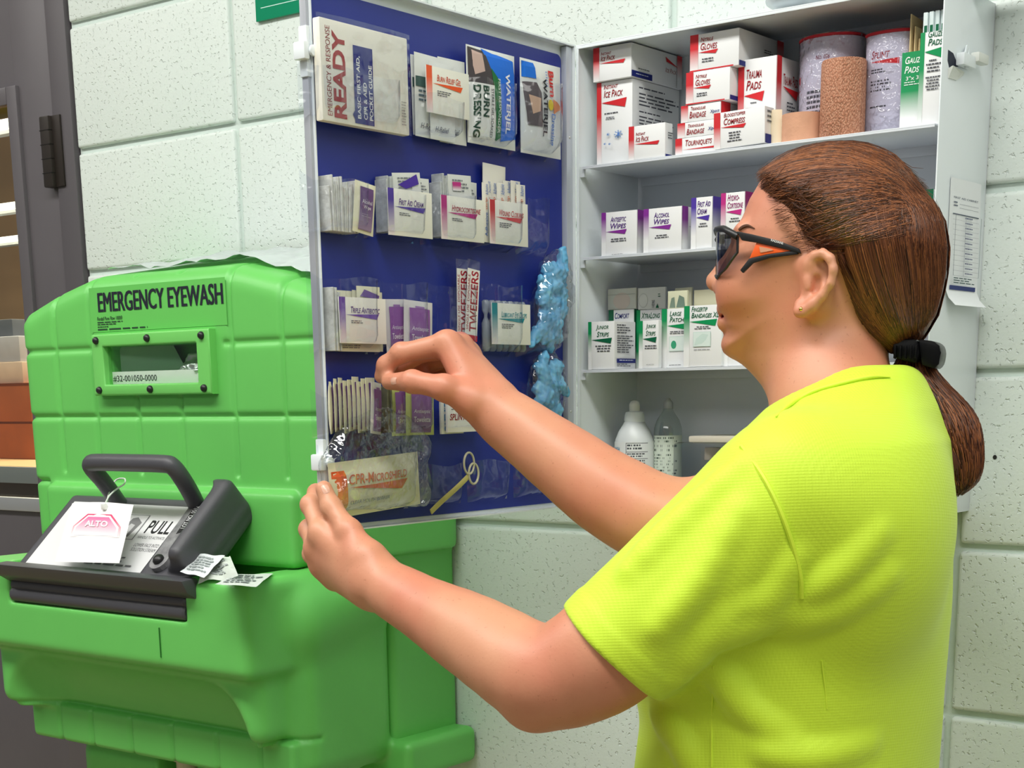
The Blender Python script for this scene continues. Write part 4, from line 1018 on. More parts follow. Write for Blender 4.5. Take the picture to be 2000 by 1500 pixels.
# low roll with a paper tab
xa, xb = X_at(1527, 250, -0.118), X_at(1600, 250, -0.118); r_ = (xb-xa)/2; h_ = float(onY(1528, 228, -0.118)[2])-E1
lr = empty('tape_roll', ((xa+xb)/2, -0.112, E1)); tag(lr, 'short tan tape roll with cream paper end in front of splint roll', 'tape')
obj('roll', lathe([(r_*0.35, 0), (r_, 0), (r_, h_), (r_*0.35, h_)], 36, 0.5), M_TANW, lr)
vs = [(-r_*0.95, -r_*0.35, -0.0), (-r_*1.3, -r_*0.62, 0.0), (-r_*1.62, -r_*0.35, -0.0)]
vs = [(x, y, 0.0) for x, y, _ in vs]+[(x, y, h_*1.25) for x, y, _ in vs]
obj('paper_tab', mesh(vs, [(0, 1, 4, 3), (1, 2, 5, 4)], 3.14), mat('cream_paper', (236, 220, 190), 0.7), lr)
# wrapped splints
def splint(name, label, x0, x1, yt, Y, oval, prints):
    xa, xb = X_at(x0, 150, Y), X_at(x1, 150, Y); r = (xb-xa)/2; h_ = float(onY(x0, yt, Y)[2])-E1
    e = empty(name, ((xa+xb)/2, Y, E1)); tag(e, label, 'splint')
    M_ = mat('splint_paper', (206, 204, 216), 0.5)
    a = lathe([(r*0.5, 0), (r, 0.0), (r, h_*0.985), (r*0.96, h_), (r*0.5, h_)], 40, 0.5)
    for v in a.vertices: v.co.y *= oval
    obj('core', a, M_, e)
    t = tube([(r*1.0*math.cos(q), r*oval*math.sin(q), h_) for q in np.linspace(0, 2*PI, 40)[:-1]], 0.0018, 6, True)
    obj('red_rim', t, ink((170, 30, 44)), e)
    w2 = lathe([(r*1.02, 0.0), (r*1.03, h_*0.3), (r*1.025, h_*0.8), (r*1.03, h_*1.02), (r*0.9, h_*1.035)], 40, 3.14)
    for v in w2.vertices:
        k_ = 1+0.012*math.sin(v.co.x*420+v.co.z*260)+0.008*math.sin(v.co.y*700-v.co.z*330); v.co.x *= k_; v.co.y *= k_*oval
    obj('clear_wrap', w2, film_mat('shrink_wrap', (240, 240, 246), 0.75, 0.06, (90, 1.0)), e)
    # print wrapped round the core
    for p in prints:
        if p[0] == 'text': raw, Fc = text_raw(p[1], True, 0.2, 0.012)
        elif p[0] == 'fine': raw, Fc = bars(0, 0, 1, 1, p[1], 3); 
        else: raw, Fc = np.array([(i/8, j) for j in (0, 1) for i in range(9)], float), [(i, i+1, i+10, i+9) for i in range(8)]
        u0, v0, u1, v1, col = p[2:7]
        if p[0] == 'wedge':
            raw = np.array([(i/8, 0.72+0.28*i/8) for i in range(9)]+[(i/8, 0.72-0.72*i/8) for i in range(9)], float); Fc = [(i, i+1, i+10, i+9) for i in range(8)]
        th = -PI/2+(u0+(u1-u0)*raw[:, 0])*PI-PI/2+PI/2-PI/2+PI/2
        th = -PI+(u0+(u1-u0)*raw[:, 0])*PI
        P = np.stack([r*1.003*np.cos(th), r*1.003*oval*np.sin(th), h_*(v0+(v1-v0)*raw[:, 1])], 1)
        obj({'text': 'lettering', 'fine': 'fine_print', 'wedge': 'printed_wedge'}[p[0]], mesh(P, Fc), ink(col), e)
    return e
splint('splint_roll', 'round cellophane wrapped splint roll with red rim behind tan bandage', 1567, 1684, 88, -0.068, 0.85,
       [('fine', 8, 0.36, 0.12, 0.56, 0.5, K), ('text', 'No. 036', 0.46, 0.78, 0.6, 0.82, (120, 30, 40)), ('wedge', 0, 0.1, 0.58, 0.22, 0.66, RED)])
splint('splint_roll', 'flat cellophane wrapped splint with red wedge beside gauze cartons', 1691, 1778, 73, -0.092, 0.45,
       [('text', 'Splint', 0.3, 0.75, 0.58, 0.83, DRED), ('wedge', 0, 0.27, 0.68, 0.72, 0.74, RED), ('fine', 2, 0.3, 0.6, 0.55, 0.65, K), ('fine', 4, 0.3, 0.42, 0.7, 0.54, K), ('fine', 1, 0.3, 0.26, 0.55, 0.29, K)])
# gauze boxes and what sticks out of them
o, z3 = sbox('gauze_box', 'green faded gauze pads carton, three inch size', 1761, 1803, 104, -0.112, 0.09, E1,
     [('grad', 0, 0, 1, 1, GRN, {'lo': 0.15, 'hi': 0.5, 'name': 'green_fade'}), ('text', 'Gauze', 0.16, 0.85, 0.98, 0.94, (245, 250, 246), dict(SC)), ('text', 'Pads', 0.14, 0.73, 0.82, 0.82, (245, 250, 246), dict(SC)), ('text', '3"x 3"', 0.22, 0.64, 0.92, 0.69, (235, 245, 238), {'bold': 0.01}), ('fine', 0.15, 0.56, 0.95, 0.62, 2, (220, 240, 228))], GS1)
M_TANENV = mat('kraft_envelope', (214, 190, 140), 0.7, bump=(60, 0.2, 0.001))
xa = X_at(1776, 60, -0.10)
for i in range(3):
    ze = float(onY(1776+i*9, 30+i*22, -0.1)[2])
    p_ = carton('gauze_envelope', ('tallest', 'middle', 'shortest')[i]+' tan paper envelope sticking up out of the green gauze carton', (xa+0.003+i*0.0035, -0.105+i*0.004, z3-0.03), (0.0012, 0.06, ze-z3+0.03), 0.1-0.06*i, (), group='envelopes in the green gauze carton', cat='envelope', m=M_TANENV, bev=0.0003)
o, z3 = sbox('gauze_box', 'tall white gauze pads carton with green edge at right end of top shelf', 1797, 1843, 65, -0.128, 0.09, E1,
     titled(['Gauze', 'Pads'], GRN, DGRN, 0.2, 0.79, 0.34, 0.98, 0.075, [(0.42, 0.66, 0.75, 0.7, 1), (0.3, 0.55, 0.95, 0.66, 3), (0.3, 0.36, 0.95, 0.52, 5)], wu=1.0), GS1)
xa = X_at(1806, 50, -0.12)
for i in range(4):
    ze = float(onY(1808, 26-i*1.5, -0.12)[2])
    p_ = carton('gauze_packet', ('first', 'second', 'third', 'fourth')[i]+' white gauze packet from left standing in the tall gauze carton', (xa+i*0.0052, -0.124+0.003*i, z3-0.03), (0.0046, 0.07, ze-z3+0.03), 0.03*(-1)**i, [('rect', 0.3, 0.48, 1.0, 0.74, DGRN)], group='gauze packets in the tall gauze carton', cat='packet', col=(214, 228, 228), bev=0.0004)
# --- second shelf
GS2 = 'cartons on the second shelf'
fn = [(0.22, 0.24, 0.72, 0.33, 2)]
sbox('wipes_box', 'white antiseptic wipes carton with purple fading edges', 1175, 1244, 416, -0.1335, 0.022, E2,
     titled(['Antiseptic', 'Wipes'], PUR, DPUR, 0.13, 0.55, 0.26, 0.7, 0.13, [(0.22, 0.28, 0.76, 0.38, 2), (0.3, 0.0, 0.62, 0.02, 1)], fade=(0.28, 0.85), wu=0.72)+[('grad', 0, 0, 1, 1, PUR, {'face': 'R', 'lo': 0.3, 'hi': 0.8, 'name': 'colour_band'})], GS2)
sbox('wipes_box', 'white alcohol wipes carton with purple fading edges', 1257, 1331, 409, -0.1335, 0.034, E2,
     titled(['Alcohol', 'Wipes'], PUR, DPUR, 0.14, 0.57, 0.28, 0.68, 0.125, [(0.28, 0.28, 0.7, 0.38, 2)], fade=(0.28, 0.85), wu=0.74)+[('grad', 0, 0, 0.4, 1, PUR, {'face': 'R', 'lo': 0.2, 'hi': 0.7}), ('poly', [(0.4, 0.56), (1, 0.53), (1, 0.5)], DPUR, {'face': 'R'}), ('fine', 0.7, 0.1, 0.95, 0.4, 5, K, {'face': 'R'})], GS2)
sbox('cream_box', 'narrow white first aid cream carton with indigo edges', 1350, 1391, 387, -0.1335, 0.04, E2,
     titled([('First Aid', 0.92), ('Cream', 0.75)], IND, DPUR, 0.24, 0.61, 0.3, 0.9, 0.12, [(0.36, 0.39, 0.8, 0.49, 2)], fade=(0.25, 0.8), wu=0.88)+[('grad', 0, 0, 0.5, 1, IND, {'face': 'R', 'lo': 0.25, 'hi': 0.8}), ('poly', [(0.5, 0.62), (1, 0.63), (1, 0.6)], IND, {'face': 'R'})], GS2)
sbox('cream_box', 'narrow white hydrocortisone carton with magenta edges beside the face', 1408, 1454, 378, -0.1335, 0.04, E2,
     titled([('Hydro-', 0.78), ('Cortisone', 0.94)], MAG, (150, 30, 110), 0.21, 0.645, 0.28, 0.9, 0.12, [(0.36, 0.42, 0.84, 0.52, 2)], fade=(0.25, 0.8), wu=0.9)+[('grad', 0, 0, 0.5, 1, (150, 20, 110), {'face': 'R', 'lo': 0.25, 'hi': 0.8})], GS2)
sbox('cream_box', 'dark blue edged carton partly hidden behind the forehead', 1472, 1520, 375, -0.1335, 0.04, E2,
     titled([('Triple', 0.78)], IND, DPUR, 0.3, 0.6, 0.34, 0.9, 0.12, None), GS2)
sbox('wipes_box', 'green carton glimpsed between hair and cabinet flank', 1790, 1822, 372, -0.12, 0.05, E2, [('rect', 0, 0, 1, 1, DGRN)], GS2)
# --- third shelf
GS3 = 'bandage cartons on the third shelf'
jr = lambda t2, w2: [('grad', 0, 0, 0.13 if w2 else 0.2, 1, GRN, {'lo': 0.35, 'hi': 0.75}), ('text', 'Junior', 0.3 if w2 else 0.36, 0.81, 0.78 if w2 else 0.86, 0.93, DGRN, dict(SC)), ('text', t2, 0.34 if w2 else 0.36, 0.68, 0.8 if w2 else 0.86, 0.79, DGRN, dict(SC)), ('wedge', 0.13 if w2 else 0.2, 0.92, 0.62, 0.12, DGRN)]
sbox('bandage_box', 'white junior strips carton with text panel on its flank at left', 1149, 1200, 629, -0.1355, 0.048, E3,
     jr('Strips', True)+[('fine', 0.24, 0.34, 0.95, 0.5, 3, K, {'center': True}), ('fine', 0.1, 0.72, 0.75, 0.93, 4, K, {'face': 'R'}), ('fine', 0.1, 0.32, 0.9, 0.7, 8, K, {'face': 'R'}), ('rect', 0.08, 0.13, 0.97, 0.22, NAVY, {'face': 'R'}), ('fine', 0.2, 0.155, 0.85, 0.195, 1, (220, 225, 240), {'face': 'R'}), ('fine', 0.08, 0.04, 0.75, 0.11, 2, K, {'face': 'R'})], GS3)
sbox('bandage_box', 'narrow white junior strips carton beside the text panel', 1248, 1286, 627, -0.1355, 0.008, E3,
     jr('Strips', False)+[('fine', 0.3, 0.38, 0.95, 0.48, 2, K, {'center': True}), ('fine', 0.4, 0.06, 0.8, 0.08, 1, (120, 120, 120))], GS3)
def flap(name, label, x0, x1, yt, zb, Y, col, extra=(), th=0.004, lean=0.0):
    xa, xb = X_at(x0, yt+30, Y), X_at(x1, yt+30, Y); zt_ = float(onY(x0, yt, Y)[2])
    o = carton(name, label, (xa, Y, zb), (xb-xa, th, zt_-zb), lean, extra, col, 'paper bandage envelopes standing in cartons', 'envelope', 0.0006)
    return o
o, z3 = sbox('bandage_box', 'white comfort strips carton standing behind the junior strips', 1189, 1238, 606, -0.080, 0.05, E3,
     [('grad', 0, 0, 0.2, 1, DGRN, {'lo': -0.3, 'hi': 0.4}), ('text', 'Comfort', 0.25, 0.85, 0.82, 0.95, NAVY, dict(SC)), ('text', 'Strip', 0.25, 0.71, 0.62, 0.81, NAVY, dict(SC)), ('grad', 0, 0, 1, 1, DGRN, {'face': 'R', 'lo': -0.3, 'hi': 0.4})], GS3)
flap('bandage_envelope', 'pale envelope standing above the comfort strips carton', 1187, 1242, 565, z3+0.0004, -0.078, (208, 212, 202), [('poly', [(0.5+0.3*math.cos(a*PI/8), 0.4+0.4*math.sin(a*PI/8)) for a in range(16)], (212, 200, 190)), ('rect', 0.02, 0.7, 0.98, 0.72, (170, 175, 165))])
o, z3 = sbox('bandage_box', 'white extra long strips carton standing behind the junior strips', 1243, 1291, 606, -0.077, 0.05, E3,
     [('grad', 0, 0, 0.16, 1, GRN, {'lo': -0.3, 'hi': 0.3}), ('text', 'XtraLong', 0.2, 0.85, 0.96, 0.95, DGRN, dict(SC)), ('text', 'Strip', 0.26, 0.71, 0.7, 0.81, DGRN, dict(SC))], GS3)
flap('bandage_envelope', 'white envelope with arrow print standing above extra long strips carton', 1246, 1298, 563, z3+0.0004, -0.076, (222, 226, 220),
     [('poly', [(0.2+0.17*math.cos(a*PI/8), 0.42+0.34*math.sin(a*PI/8)) for a in range(16)], (204, 210, 204)), ('poly', [(0.2+0.15*math.cos(a*PI/8), 0.42+0.3*math.sin(a*PI/8)) for a in range(16)], (224, 228, 222)), ('poly', [(0.66, 0.05), (0.78, 0.05), (0.72, 0.25)], DGRN), ('text', 'HERE', 0.52, 0.08, 0.62, 0.42, K, {'rot': 90}), ('fine', 0.75, 0.5, 0.85, 0.7, 2, DGRN)], lean=0.04)
o, z3 = sbox('bandage_box', 'white large patches carton with green edge', 1292.5, 1345, 604, -0.122, 0.05, E3,
     titled([('Large', 0.74), ('Patches', 0.98)], GRN, DGRN, 0.2, 0.715, 0.3, 0.9, 0.085, [(0.3, 0.56, 0.95, 0.62, 2), (0.3, 0.03, 0.75, 0.05, 1)], fade=(0.3, 0.8), wu=1.0)+
     [('rect', 0.3, 0.28, 0.98, 0.53, (196, 220, 212)), ('rect', 0.315, 0.288, 0.98, 0.522, (222, 236, 230)), ('poly', [(0.47+0.1*math.cos(a*PI/8), 0.39+0.07*math.sin(a*PI/8)) for a in range(16)], (60, 160, 120))], GS3)
flap('bandage_envelope', 'cream foil envelope standing above large patches carton', 1304, 1342, 569, z3+0.0004, -0.116, (214, 216, 186), [('poly', [(0.1, 0.05), (0.2, 0.6), (0.35, 0.65), (0.4, 0.05)], (120, 140, 124)), ('poly', [(0.45, 0.05), (0.6, 0.75), (0.85, 0.6), (0.9, 0.05)], (112, 134, 120))])
flap('bandage_envelope', 'crumpled cream envelope standing behind large patches carton', 1318, 1352, 563, z3+0.0004, -0.095, (200, 200, 176), lean=-0.1)
o, z3 = sbox('bandage_box', 'white fingertip bandages carton in front beside the chin', 1336, 1410, 598, -0.1365, 0.004+0.014, E3,
     titled([('Fingertip', 0.62), ('Bandages XL', 0.92)], GRN, DGRN, 0.15, 0.74, 0.2, 0.9, 0.085, [(0.26, 0.6, 0.74, 0.66, 2), (0.28, 0.265, 0.7, 0.285, 1)], fade=(0.3, 0.8), wu=0.88)+
     [('rect', 0.26, 0.33, 0.72, 0.57, (190, 218, 208)), ('rect', 0.268, 0.335, 0.712, 0.565, (220, 236, 230)), ('poly', [(0.3, 0.36), (0.34, 0.46), (0.5, 0.54), (0.66, 0.52), (0.6, 0.44), (0.5, 0.38)], (204, 226, 218))], GS3)
flap('bandage_envelope', 'yellowish envelope standing behind the fingertip bandages carton', 1355, 1420, 567, E3, -0.1, (200, 198, 170), th=0.01)
sbox('bandage_box', 'white carton with green edge mostly hidden behind the chin', 1412, 1478, 592, -0.130, 0.05, E3, titled([('Knuckle', 0.7)], GRN, DGRN, 0.17, 0.74, 0.24, 0.9, 0.085, None, fade=(0.3, 0.8)), GS3)
# --- bottom of the cabinet: bottles and a tub
M_MILK = mat('milky_plastic', (224, 230, 232), 0.35)
YB = -0.075
xc = X_at(1239, 900, YB); rb = (X_at(1280, 900, YB)-X_at(1199, 900, YB))/2*0.8
zz = lambda y, Y=YB: float(onY(1240, y, Y)[2])-E4
wb = empty('squeeze_bottle', (xc, YB, E4)); tag(wb, 'milky white squeeze bottle with label on the cabinet bottom', 'bottle')
obj('body', lathe([(rb*0.9, 0), (rb, 0.004), (rb, zz(870)), (rb*0.96, zz(858)), (rb*0.8, zz(842)), (rb*0.6, zz(830)), (rb*0.52, zz(824))], 40, 1.2), M_MILK, wb)
obj('collar', lathe([(rb*0.5, zz(824)), (rb*0.52, zz(820)), (rb*0.5, zz(812)), (rb*0.44, zz(805)), (rb*0.3, zz(803))], 32, 0.8), M_WHITE, wb)
obj('nozzle', lathe([(rb*0.26, zz(806)), (rb*0.27, zz(790)), (rb*0.22, zz(785)), (rb*0.08, zz(782))], 20, 0.8), mat('ivory_plastic'), wb)
def wrap(parent, r, raw, Fc, a0, a1, z0, z1, m, nm):
    th = math.radians(a0)+(math.radians(a1)-math.radians(a0))*raw[:, 0]
    P = np.stack([r*np.sin(th), -r*np.cos(th), z0+(z1-z0)*raw[:, 1]], 1); return obj(nm, mesh(P, Fc), m, parent)
GRD = lambda n: (np.array([(i/n, j) for j in (0, 1) for i in range(n+1)], float), [(i, i+1, i+n+2, i+n+1) for i in range(n)])
raw, Fc = GRD(24); wrap(wb, rb*1.003, raw, Fc, -110, 110, 0.006, zz(862), card((234, 238, 238)), 'label')
raw, Fc = GRD(8)
def band(parent, r, a0, a1, z0, z1, col, nm='printed_block'): raw, Fc = GRD(8); wrap(parent, r, raw, Fc, a0, a1, z0, z1, ink(col), nm)
raw, Fc = text_raw('WASH', False, 0, 0.02); wrap(wb, rb*1.006, raw, Fc, -42, -14, zz(880), zz(872), ink((40, 120, 160)), 'lettering')
raw = np.array([(0, 1), (1, 1), (0.8, 0), (0, 0)]); wrap(wb, rb*1.006, raw, [(3, 2, 1, 0)], -50, -4, zz(890), zz(882), ink((20, 130, 170)), 'printed_wedge')
fr0, fr1 = 8, 75
for y0, y1 in ((864, 865), (881, 882), (894, 895), (925, 926)): band(wb, rb*1.006, fr0, fr1, zz(y1), zz(y0), K)
band(wb, rb*1.0062, fr0, fr0+1.5, 0.008, zz(864), K)
for y0, y1, n in ((867, 879, 2), (884, 893, 2), (897, 924, 5), (928, 955, 5)):
    raw, Fc = bars(0, 0, 1, 1, n, y0); wrap(wb, rb*1.0065, raw, Fc, fr0+4, fr1-6, zz(y1), zz(y0), ink((80, 84, 90)), 'fine_print')
YB2 = -0.055
xc = X_at(1304, 900, YB2); rb = (X_at(1333, 900, YB2)-X_at(1275, 900, YB2))/2*0.8
zz2 = lambda y: float(onY(1304, y, YB2)[2])-E4
M_CLR = film_mat('clear_bottle_plastic', (240, 245, 242), 0.8, 0.06, None, 0.10)
cb = empty('clear_bottle', (xc, YB2, E4)); tag(cb, 'clear bottle with a greenish text label behind the squeeze bottle', 'bottle')
obj('body', lathe([(rb*0.9, 0), (rb, 0.004), (rb, zz2(848)), (rb*0.98, zz2(835)), (rb*0.8, zz2(820)), (rb*0.5, zz2(808)), (rb*0.34, zz2(800)), (rb*0.32, zz2(792))], 36, 1.2), M_CLR, cb)
obj('cap', lathe([(rb*0.34, zz2(798)), (rb*0.34, zz2(786)), (rb*0.25, zz2(783)), (rb*0.12, zz2(778))], 20, 0.8), mat('grey_clear_cap', (200, 204, 204), 0.3, trans=0.5), cb)
raw, Fc = GRD(24); wrap(cb, rb*1.004, raw, Fc, -120, 120, zz2(945), zz2(850), mat('label_green', (216, 228, 214), 0.5), 'label')
for y0, y1, n in ((853, 866, 2), (868, 884, 2), (886, 940, 9)):
    raw, Fc = bars(0, 0, 1, 1, n, y0); wrap(cb, rb*1.008, raw, Fc, -38, 75, zz2(y1), zz2(y0), ink((70, 88, 78)), 'fine_print')
tb = empty('plastic_tub', (X_at(1400, 900, -0.06), -0.06, E4)); tag(tb, 'clear plastic tub with a cream lid on the cabinet bottom', 'tub')
ht = float(onY(1400, 850, -0.06)[2])-E4
obj('body', box_mesh((-0.045, -0.035, 0), (0.06, 0.035, ht-0.008), 0.006), film_mat('tub_plastic', (246, 248, 246), 0.7, 0.15, None, 0.12), tb)
obj('lid', box_mesh((-0.02, -0.037, ht-0.0078), (0.062, 0.037, ht), 0.002), mat('cream_lid', (222, 216, 200), 0.4), tb)
for i in range(14):
    obj('sachet', box_mesh((-0.0, -0.01, 0), (0.016, 0.01, 0.004), 0.0015), ink((206, 130, 60) if i % 3 else (190, 180, 170)), tb, (0.005+0.012*(i % 4), -0.02+0.012*(i % 3), 0.02+0.012*(i//4)), (0.5*i, 0.4*i, i))
# ================================================================== things in the door's pockets
def dgeo(x0, x1, yt, yb, X):
    ym = (yt+yb)/2
    ya = float(onX(x0, ym, X)[1]); yb_ = float(onX(x1, ym, X)[1]); z0 = float(onX(x0, yb, X)[2]); z1 = float(onX(x0, yt, X)[2])
    return ya, yb_-ya, z0, z1-z0
R90 = PI/2
def dcard(name, label, x0, x1, yt, yb, X, prints, col=(238, 238, 226), th=0.001, tilt=0.0, cat='card', group=None, yaw=0.0, bev=0.0002):
    ya, w_, z0, h_ = dgeo(x0, x1, yt, yb, X)
    return carton(name, label, (X, ya, z0), (w_, th, h_), R90+yaw, prints, col, group, cat, bev, tilt)
def dpack(name, label, x0, x1, yt, yb, X, th, prints, m, tilt=0.0, cat='packet', group=None, yaw=0.0, rim=0.08):
    ya, w_, z0, h_ = dgeo(x0, x1, yt, yb, X)
    return pillow(name, label, (X, ya, z0), (w_, th, h_), R90+yaw, prints, m, group, cat, tilt, rim)
M_FOIL = mat('white_foil', (226, 230, 226), 0.4, bump=(120, 0.25, 0.001))
M_CREAMF = mat('cream_foil', (226, 224, 196), 0.45, bump=(120, 0.3, 0.001))
M_PURF = mat('purple_packet', (218, 216, 214), 0.4, bump=(120, 0.25, 0.001))
GC = 'name cards in the door pockets'
def ncard(label, title, col, tcol, x0, x1, yt, yb, X, fine=2, tu=0.8, tv=(0.66, 0.8), th=0.001, wv=0.62, band=0.13):
    pr_ = [('grad', 0, 0, band, 1, col, {'lo': 0.0, 'hi': 0.75, 'base': (236, 226, 222)}), ('text', title, 0.24, tv[0], tu, tv[1], tcol, dict(SC)), ('wedge', band, 0.84, wv, 0.12, col), ('fine', 0.24, 0.42-0.05*(fine-2), 0.56, 0.5, fine, K)]
    return dcard('name_card', label, x0, x1, yt, yb, X, pr_, th=th, group=GC)
ORD = ['first', 'second', 'third', 'fourth', 'fifth', 'sixth', 'seventh', 'eighth', 'ninth', 'tenth', 'eleventh', 'twelfth', 'thirteenth', 'fourteenth']
def edge_stack(name, label, group, x0, x1, yt, yb, n, X, d, col=(222, 224, 218), cat='packet', jit=0.004, lean=0.0, m=None, yaw=0.0, gap=0.75):
    ya, w_, z0, h_ = dgeo(x0, x1, yt, yb, X); step = w_/n
    rnd = random.Random(int(x0)*7+n)
    bm = bmesh.new(); bm_box(bm, (0, 0, 0), (step*gap, d, h_), 0.0004, 1); me = from_bm(bm, 0.6)
    me.materials.append(m or mat('packet_edge_%02x%02x%02x' % tuple(col), col, 0.5, bump=(220, 0.5, 0.001), var=(90, 0.1, tuple(int(c*0.82) for c in col))))
    for i in range(n):
        dz = rnd.uniform(-jit, jit)
        o = obj(name, me, None, None, (X-rnd.uniform(0, 0.0025), ya+step*(i+0.06), z0), (0, lean*(i/n-0.3)+rnd.uniform(-0.006, 0.006), R90+yaw*rnd.uniform(0.7, 1.2)))
        o.scale = (1, 1, 1+dz/h_*1.5); tag(o, label+', '+ORD[i]+' from the left', cat, group)
# ---------------- row 1
ya, w_, z0, h_ = dgeo(627, 797, 32, 234, 0.013)
bk_ = carton('pocket_guide', 'cream first aid pocket guide in a clear bag at top left of the door', (0.013, ya, z0), (w_, 0.010, h_), R90,
  [('text', 'EMERGENCY & RESPONSE', 0.055, 0.06, 0.105, 0.93, (150, 40, 44), {'rot': 90}), ('text', 'READY', 0.125, 0.05, 0.265, 0.9, (168, 38, 42), {'rot': 90, 'bold': 0.035}),
   ('rect', 0.355, 0.03, 0.575, 0.8, (40, 48, 130)), ('poly', [(0.356, 0.06), (0.356, 0.16), (0.33, 0.11)], (40, 48, 130)),
   ('text', 'BASIC FIRST AID,', 0.385, 0.08, 0.43, 0.7, (240, 240, 235), {'rot': 90, 'bold': 0.02}), ('text', 'CPR & AED', 0.455, 0.08, 0.495, 0.45, (240, 240, 235), {'rot': 90, 'bold': 0.02}), ('text', 'POCKET GUIDE', 0.52, 0.08, 0.56, 0.63, (240, 240, 235), {'rot': 90, 'bold': 0.02}),
   ('fine', 0.9, 0.08, 0.96, 0.34, 9, (150, 140, 130))], (240, 236, 220), None, 'booklet', 0.002)
# the clear bag round it
V = []; F_ = []; n = 14
for j in range(n+1):
    for i in range(n+1):
        u, v = i/n, j/n; e = (math.sin(PI*min(max(u, 0), 1)) ** 0.4)
        V.append((u*w_*1.06-w_*0.05, -0.0015-0.004*e-0.003*math.sin(u*17+v*9)*0.35*(1 if u < 0.25 else 0.15), v*h_*1.03))
for j in range(n):
    for i in range(n): a = j*(n+1)+i; F_.append((a, a+1, a+n+2, a+n+1))
obj('clear_bag', mesh(V, F_, 3.14), FILM, bk_)
ge = [('rect', 0.02, 0.6, 0.98, 0.72, (70, 96, 92)), ('fine', 0.1, 0.4, 0.9, 0.56, 3, (90, 110, 120)), ('rect', 0.1, 0.5, 0.3, 0.58, (60, 110, 60)), ('text', 'H-Relief', 0.15, 0.1, 0.7, 0.17, (70, 80, 100), {'shear': 0.3})]
for i, (a, b, t, bt, X) in enumerate(((808, 862, 106, 262, -0.0058), (856, 906, 112, 272, -0.0056), (812, 866, 100, 264, -0.0012), (860, 912, 110, 276, -0.001), (842, 890, 118, 270, 0.0035))):
    dpack('gel_sachet', ('lower left', 'lower right', 'upper left', 'upper right', 'middle')[i]+' pale foil gel sachet behind the burn relief gel card', a, b, t, bt, X+0.003, 0.0042, ge[:2]+ge[3:], M_FOIL, (-0.02, 0.02, 0.015, -0.01, 0.0)[i], group='gel sachets in the top row')
ncard('white burn relief gel card with orange edge', 'Burn Relief Gel', ORG, (214, 84, 50), 833, 916, 126, 218, 0.0115, 3, 0.8, (0.7, 0.84), wv=0.64)
dpack('burn_dressing', 'blue and white burn dressing packet, first responder kind', 923, 1016, 84, 276, 0.012, 0.017,
  [('rect', 0.0, 0.0, 0.52, 0.36, (228, 230, 226)), ('poly', [(0.28, 0.99), (0.95, 0.93), (0.985, 0.8), (0.99, 0.12), (0.62, 0.06), (0.55, 0.4)], (22, 110, 220), {'name': 'blue_field'}),
   ('poly', [(0.01, 0.98), (0.3, 0.97), (0.5, 0.6), (0.02, 0.55)], (70, 64, 66), {'name': 'photo_print'}), ('poly', [(0.03, 0.96), (0.26, 0.93), (0.28, 0.75), (0.1, 0.7)], (196, 170, 160), {'name': 'photo_print'}),
   ('poly', [(0.4, 0.8), (0.56, 0.68), (0.6, 0.1), (0.5, 0.04), (0.47, 0.3)], (30, 110, 60), {'name': 'green_stripe'}), ('rect', 0.0, 0.06, 0.44, 0.62, (232, 234, 228)), 
   ('text', 'WATERJEL', 0.66, 0.15, 0.8, 0.78, (235, 240, 248), {'rot': -90, 'bold': 0.03}), ('text', 'FIRST RESPONDER', 0.515, 0.14, 0.57, 0.7, (220, 236, 224), {'rot': -90}),
   ('text', 'STERILE GEL-SOAKED', 0.37, 0.08, 0.42, 0.58, (50, 54, 60), {'rot': -90}), ('text', 'BURN', 0.22, 0.28, 0.33, 0.6, (30, 70, 50), {'rot': -90, 'bold': 0.03}), ('text', 'DRESSING', 0.06, 0.06, 0.18, 0.6, (30, 70, 50), {'rot': -90, 'bold': 0.03})], M_FOIL, 0.0, 'dressing', rim=0.05)
dpack('burn_dressing', 'white burn dressing packet with hand picture beside the hinge', 1026, 1104, 110, 296, 0.011, 0.015,
  [('rect', 0.02, 0.8, 0.3, 0.97, (20, 108, 210), {'name': 'blue_field'}), ('poly', [(0.03, 0.75), (0.3, 0.76), (0.4, 0.66), (0.42, 0.3), (0.1, 0.3)], (92, 84, 86), {'name': 'photo_print'}), ('poly', [(0.12, 0.62), (0.38, 0.6), (0.36, 0.46), (0.2, 0.42)], (206, 172, 146), {'name': 'photo_print'}),
   ('poly', [(0.62+0.07*math.cos(a*PI/6), 0.55+0.06*math.sin(a*PI/6)) for a in range(12)], (224, 200, 50), {'name': 'sun_print'}), ('poly', [(0.68, 0.62), (0.8, 0.6), (0.98, 0.54), (0.8, 0.5), (0.7, 0.46)], (222, 140, 90), {'name': 'sun_print'}),
   ('text', 'Burn', 0.6, 0.64, 0.74, 0.92, (206, 50, 44), {'rot': -90, 'bold': 0.03}), ('text', 'Dressing', 0.6, 0.12, 0.74, 0.46, (90, 130, 200), {'rot': -90, 'bold': 0.02}), ('text', 'WATERJEL', 0.4, 0.2, 0.53, 0.82, (26, 28, 34), {'rot': -90, 'bold': 0.03}), ('fine', 0.52, 0.72, 0.56, 0.9, 6, (110, 150, 210))], M_FOIL, 0.0, 'dressing', rim=0.05)
